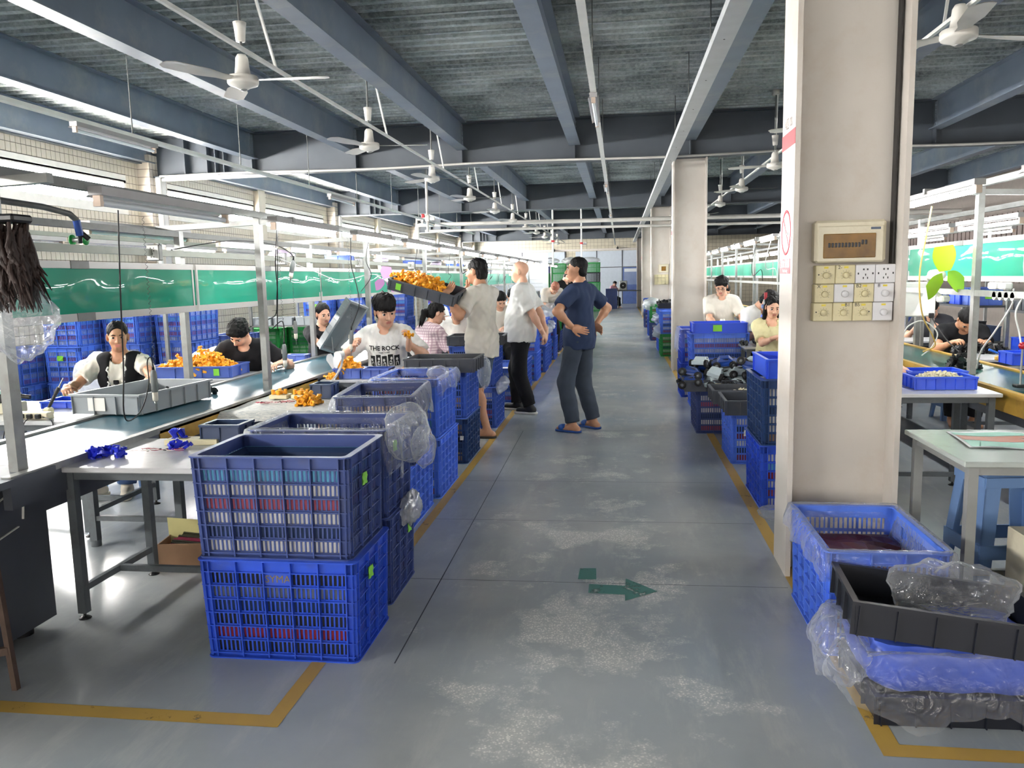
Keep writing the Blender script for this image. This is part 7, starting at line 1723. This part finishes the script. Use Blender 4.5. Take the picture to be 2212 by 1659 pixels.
o = thing('bench_press', 'blue and chrome bench press before the bowed man', 'press', (1.66, 9.50, .742)); MB().cbox((0, 0, .015), (.16, .20, .03), bev=.006).build('base', M_skirt, o); MB().cyl((0, .05, .03), (0, .05, .50), .028, n=14).build('column', M_alu, o); MB().cbox((0, -.02, .30), (.10, .18, .06), bev=.012).build('head', M_bbin, o); MB().cyl((0, -.07, .16), (0, -.07, .30), .018, n=12).build('spindle', M_alu, o); MB().cbox((0, .02, .42), (.09, .12, .05), bev=.01).build('motor', mat('blue_press_paint', (40, 84, 150), .4), o); MB().cyl((.0, .05, .50), (0, .05, .58), .018, n=10).build('cap', mat('red_cap', (170, 40, 50), .4), o); MB().tube([(-.05, -.03, .30), (-.12, -.08, .26), (-.16, -.12, .18)], .007, 6).build('handle', M_alu, o)
o = thing('drink_bottle', 'white shaker bottle on the table of the man with glasses', 'bottle', (1.32, 10.68, .762)); MB().lathe([(0, 0), (.045, 0), (.05, .02), (.05, .14), (.042, .15), (0, .15)], n=16).build('body', M_white, o); MB().lathe([(.047, .15), (.047, .175), (.03, .185), (.03, .20), (0, .20)], n=16).build('cap', M_tapew, o)
tray('blue bin on the low white table, right line', .26, .18, .08, M_bbin2, (1.62, 7.16, .622), .1, (2, 2), 'plastic_bin', 'bin'); lump('pale bag on the low white table', (1.58, 7.32, .68), (.10, .07, .06), 75, F2)
o = thing('instrument', 'pale grey instrument with dark screen on the right line', 'instrument', (2.62, 12.6, 1.50)); MB().cbox((0, 0, 0), (.30, .20, .22), bev=.01).build('case', M_gtray, o); MB().cbox((.0, -.102, .03), (.2, .006, .09)).build('screen', M_black, o); MB().box(-.02, .02, .05, .09, -.75, -.1).build('stand', M_alu, o)
for k in range(5): cord(('yellow', 'white', 'black', 'white looped', 'black looped')[k]+' hanging hose over the right line beyond the column', [(2.3, 9.0+1.3*k, 2.02), (2.25, 9.1+1.3*k, 1.75), (2.3, 9.3+1.3*k, 1.5+.1*(k % 2)), (2.45, 9.4+1.3*k, 1.6), (2.5, 9.5+1.3*k, 1.4)], .006, (mat('yellow_hose', (206, 176, 96)), M_cablewhite, M_rubber, M_cablewhite, M_rubber)[k])
# ================================================================== far end of the hall
o = thing('office_desk', 'long far desk before the end wall', 'desk', (.25, 38.4, 0)); MB().box(-.35, .9, -.3, .3, .82, .86).build('desk_top', M_steelgrey, o); MB().box(-.9, -.36, -.35, .35, 0, .95).build('blue_front', M_crate['navy'], o)
for sx in (-.3, .86): 
    for sy in (-.27, .27): MB().box(sx-.02, sx+.02, sy-.02, sy+.02, 0, .82).build('leg', M_leg, o)
o = thing('box_fan', 'white square fan standing on the far desk', 'fan', (.16, 38.5, .86)); MB().cbox((0, 0, .22), (.36, .12, .44), bev=.02).build('case', M_white, o); MB().lathe([(0, -.064), (.14, -.064), (.15, -.06), (0, -.06)], (0, 0, .22), 20, axis='y').build('grille', M_black, o); MB().lathe([(0, -.07), (.03, -.07), (.03, -.064), (0, -.064)], (0, 0, .22), 12, axis='y').build('hub', M_white, o)
o = thing('notice_board', 'white notice board standing behind the bald man', 'board', (-2.62, 24.0, 0)); MB().cbox((0, 0, 1.60), (1.0, .03, 1.15), bev=.005).build('board', M_signw, o); MB().box(.48, .52, -.02, .02, 0, 2.25).build('post', M_white, o); MB().box(-.52, -.48, -.02, .02, 0, 2.25).build('post', M_white, o)
for k in range(9): MB().box(-.42, .35, -.017, -.0155, 1.15+.11*k, 1.155+.11*k).build('ruled_line', M_steelgrey, o)
for k in range(3):
    o = thing('test_cabinet', ('near', 'middle', 'far')[k]+' pale test cabinet on the left line behind the bald man', 'cabinet', (-1.95, 14.6+1.5*k, 0)); MB().cbox((0, 0, 1.0), (.40, .40, .5), bev=.01).build('housing', M_gtray, o); MB().cbox((0, -.202, 1.08), (.26, .006, .2)).build('screen', mat('pale_screen', (176, 206, 214), .2), o)
    for sx in (-.17, .17): MB().box(sx-.02, sx+.02, -.17, .17, 0, .75).build('leg', M_alu, o)
o = thing('shelf_rack', 'low metal rack of parts behind the seated woman, right of the crates', 'rack', (-5.0, 11.6, 0))
for z in (.45, .9, 1.3): MB().box(-.5, .5, -.2, .2, z, z+.02).build('shelf', M_steelgrey, o)
for sx in (-.48, .48):
    for sy in (-.18, .18): MB().box(sx-.02, sx+.02, sy-.02, sy+.02, 0, 1.4).build('post', M_steelgrey, o)
for k in range(3): tray(('left', 'middle', 'right')[k]+' grey tray on the low metal rack', .30, .34, .12, M_gtray, (-5.32+.33*k, 11.6, .922), 0, (2, 2))
o = thing('security_camera', 'small black camera under the far tiles, left', 'camera', (-3.6, 44.9, 2.98)); MB().cbox((0, 0, 0), (.12, .2, .1), bev=.02).build('body', M_black, o); MB().bar((0, .1, 0), (0, .3, .1), .04, .04).build('bracket', M_black, o)
o = thing('security_camera', 'small black camera under the far tiles, right', 'camera', (-.1, 44.9, 3.05)); MB().cbox((0, 0, 0), (.12, .2, .1), bev=.02).build('body', M_black, o); MB().bar((0, .1, 0), (0, .3, .1), .04, .04).build('bracket', M_black, o)
# things lying on top of the left boards
for k in range(7):
    y = 7.6+1.7*k
    if k % 2: tray(('', 'first', '', 'second', '', 'third', '')[k]+' blue tray lying on the rail above the left boards', .30, .24, .06, M_bbin2, (-3.30, y, 1.801), .1*k, (2, 2))
    else: lump(('first', '', 'second', '', 'third', '', 'fourth')[k]+' crumpled lilac bag on the rail above the left boards', (-3.30, y, 1.83), (.09, .12, .04), 80+k, mat('lilac_bag', (206, 190, 214), .4, 0, .1), amp=.3)
# ================================================================== racks and clutter beyond the right line
M_dkrack = mat('dark_rack_paint', (70, 72, 76), .5, .2, .1, 5); M_maroon = cloth('maroon_cloth', (96, 24, 40)); M_dgrey = cloth('dark_grey_cloth', (58, 58, 64))
for k, (x, y, w_) in enumerate(((4.35, 6.6, 1.3), (4.45, 8.9, 1.3), (4.5, 11.2, 1.3), (4.55, 13.6, 1.3), (4.6, 16.0, 1.3))):
    o = thing('storage_rack', ('nearest', 'second', 'third', 'fourth', 'fifth')[k]+' dark storage rack beyond the right conveyor', 'rack', (x, y, 0))
    for z in (.18, .62, 1.06): MB().box(-.22, .22, -w_/2, w_/2, z, z+.025).build('shelf', M_dkrack, o)
    for sx in (-.2, .2):
        for sy in (-w_/2+.02, w_/2-.02): MB().box(sx-.018, sx+.018, sy-.018, sy+.018, 0, 1.42).build('post', M_alu, o)
    for i in range(3):
        for j, z in enumerate((.206, .646, 1.086)):
            m_ = (M_btray, M_bbin, M_ctray, M_dkbin, M_bbin2)[(i*2+j+k) % 5]
            tray(('near', 'middle', 'far')[i]+' bin on the '+('bottom', 'middle', 'top')[j]+' shelf of the '+('nearest', 'second', 'third', 'fourth', 'fifth')[k]+' right rack', .34, .36, .14+.04*((i+j) % 3), m_, (x, y-.42+.42*i, z), 0.0, (2, 2), 'plastic_bin', 'bin', notes=(('f', .0, .08, .06, M_note),) if (i+j+k) % 4 == 0 else ())
for k, (x, y, m_) in enumerate(((3.75, 6.15, M_maroon), (3.8, 10.4, M_dgrey), (3.75, 12.4, M_maroon))):
    person(('worker in maroon seated at the nearest right rack', 'worker in dark grey seated beyond the right conveyor', 'far worker in maroon beyond the right conveyor')[k], (x, y, 0), -.5, 1.62, sit=True, lean=.35, head=(.2, .45, 0), shirt=m_, pants=C_black, hair='short', res=1.8, hands=dict(R=dict(l=(-.14, -.42, .84)), L=dict(l=(.14, -.42, .84))))
    copy_tree(ST, 'blue plastic stool of the '+('worker in maroon at the nearest rack', 'worker in dark grey', 'far worker in maroon')[k], (x, y, 0), .1).scale = (1, 1, .92)
for k, y in enumerate((5.9, 8.0, 10.0, 12.0)):
    table(('first', 'second', 'third', 'fourth')[k]+' white table on the far side of the right conveyor', 3.10, 3.95, y-.55, y-.05, .755, group='tables beyond the right conveyor')
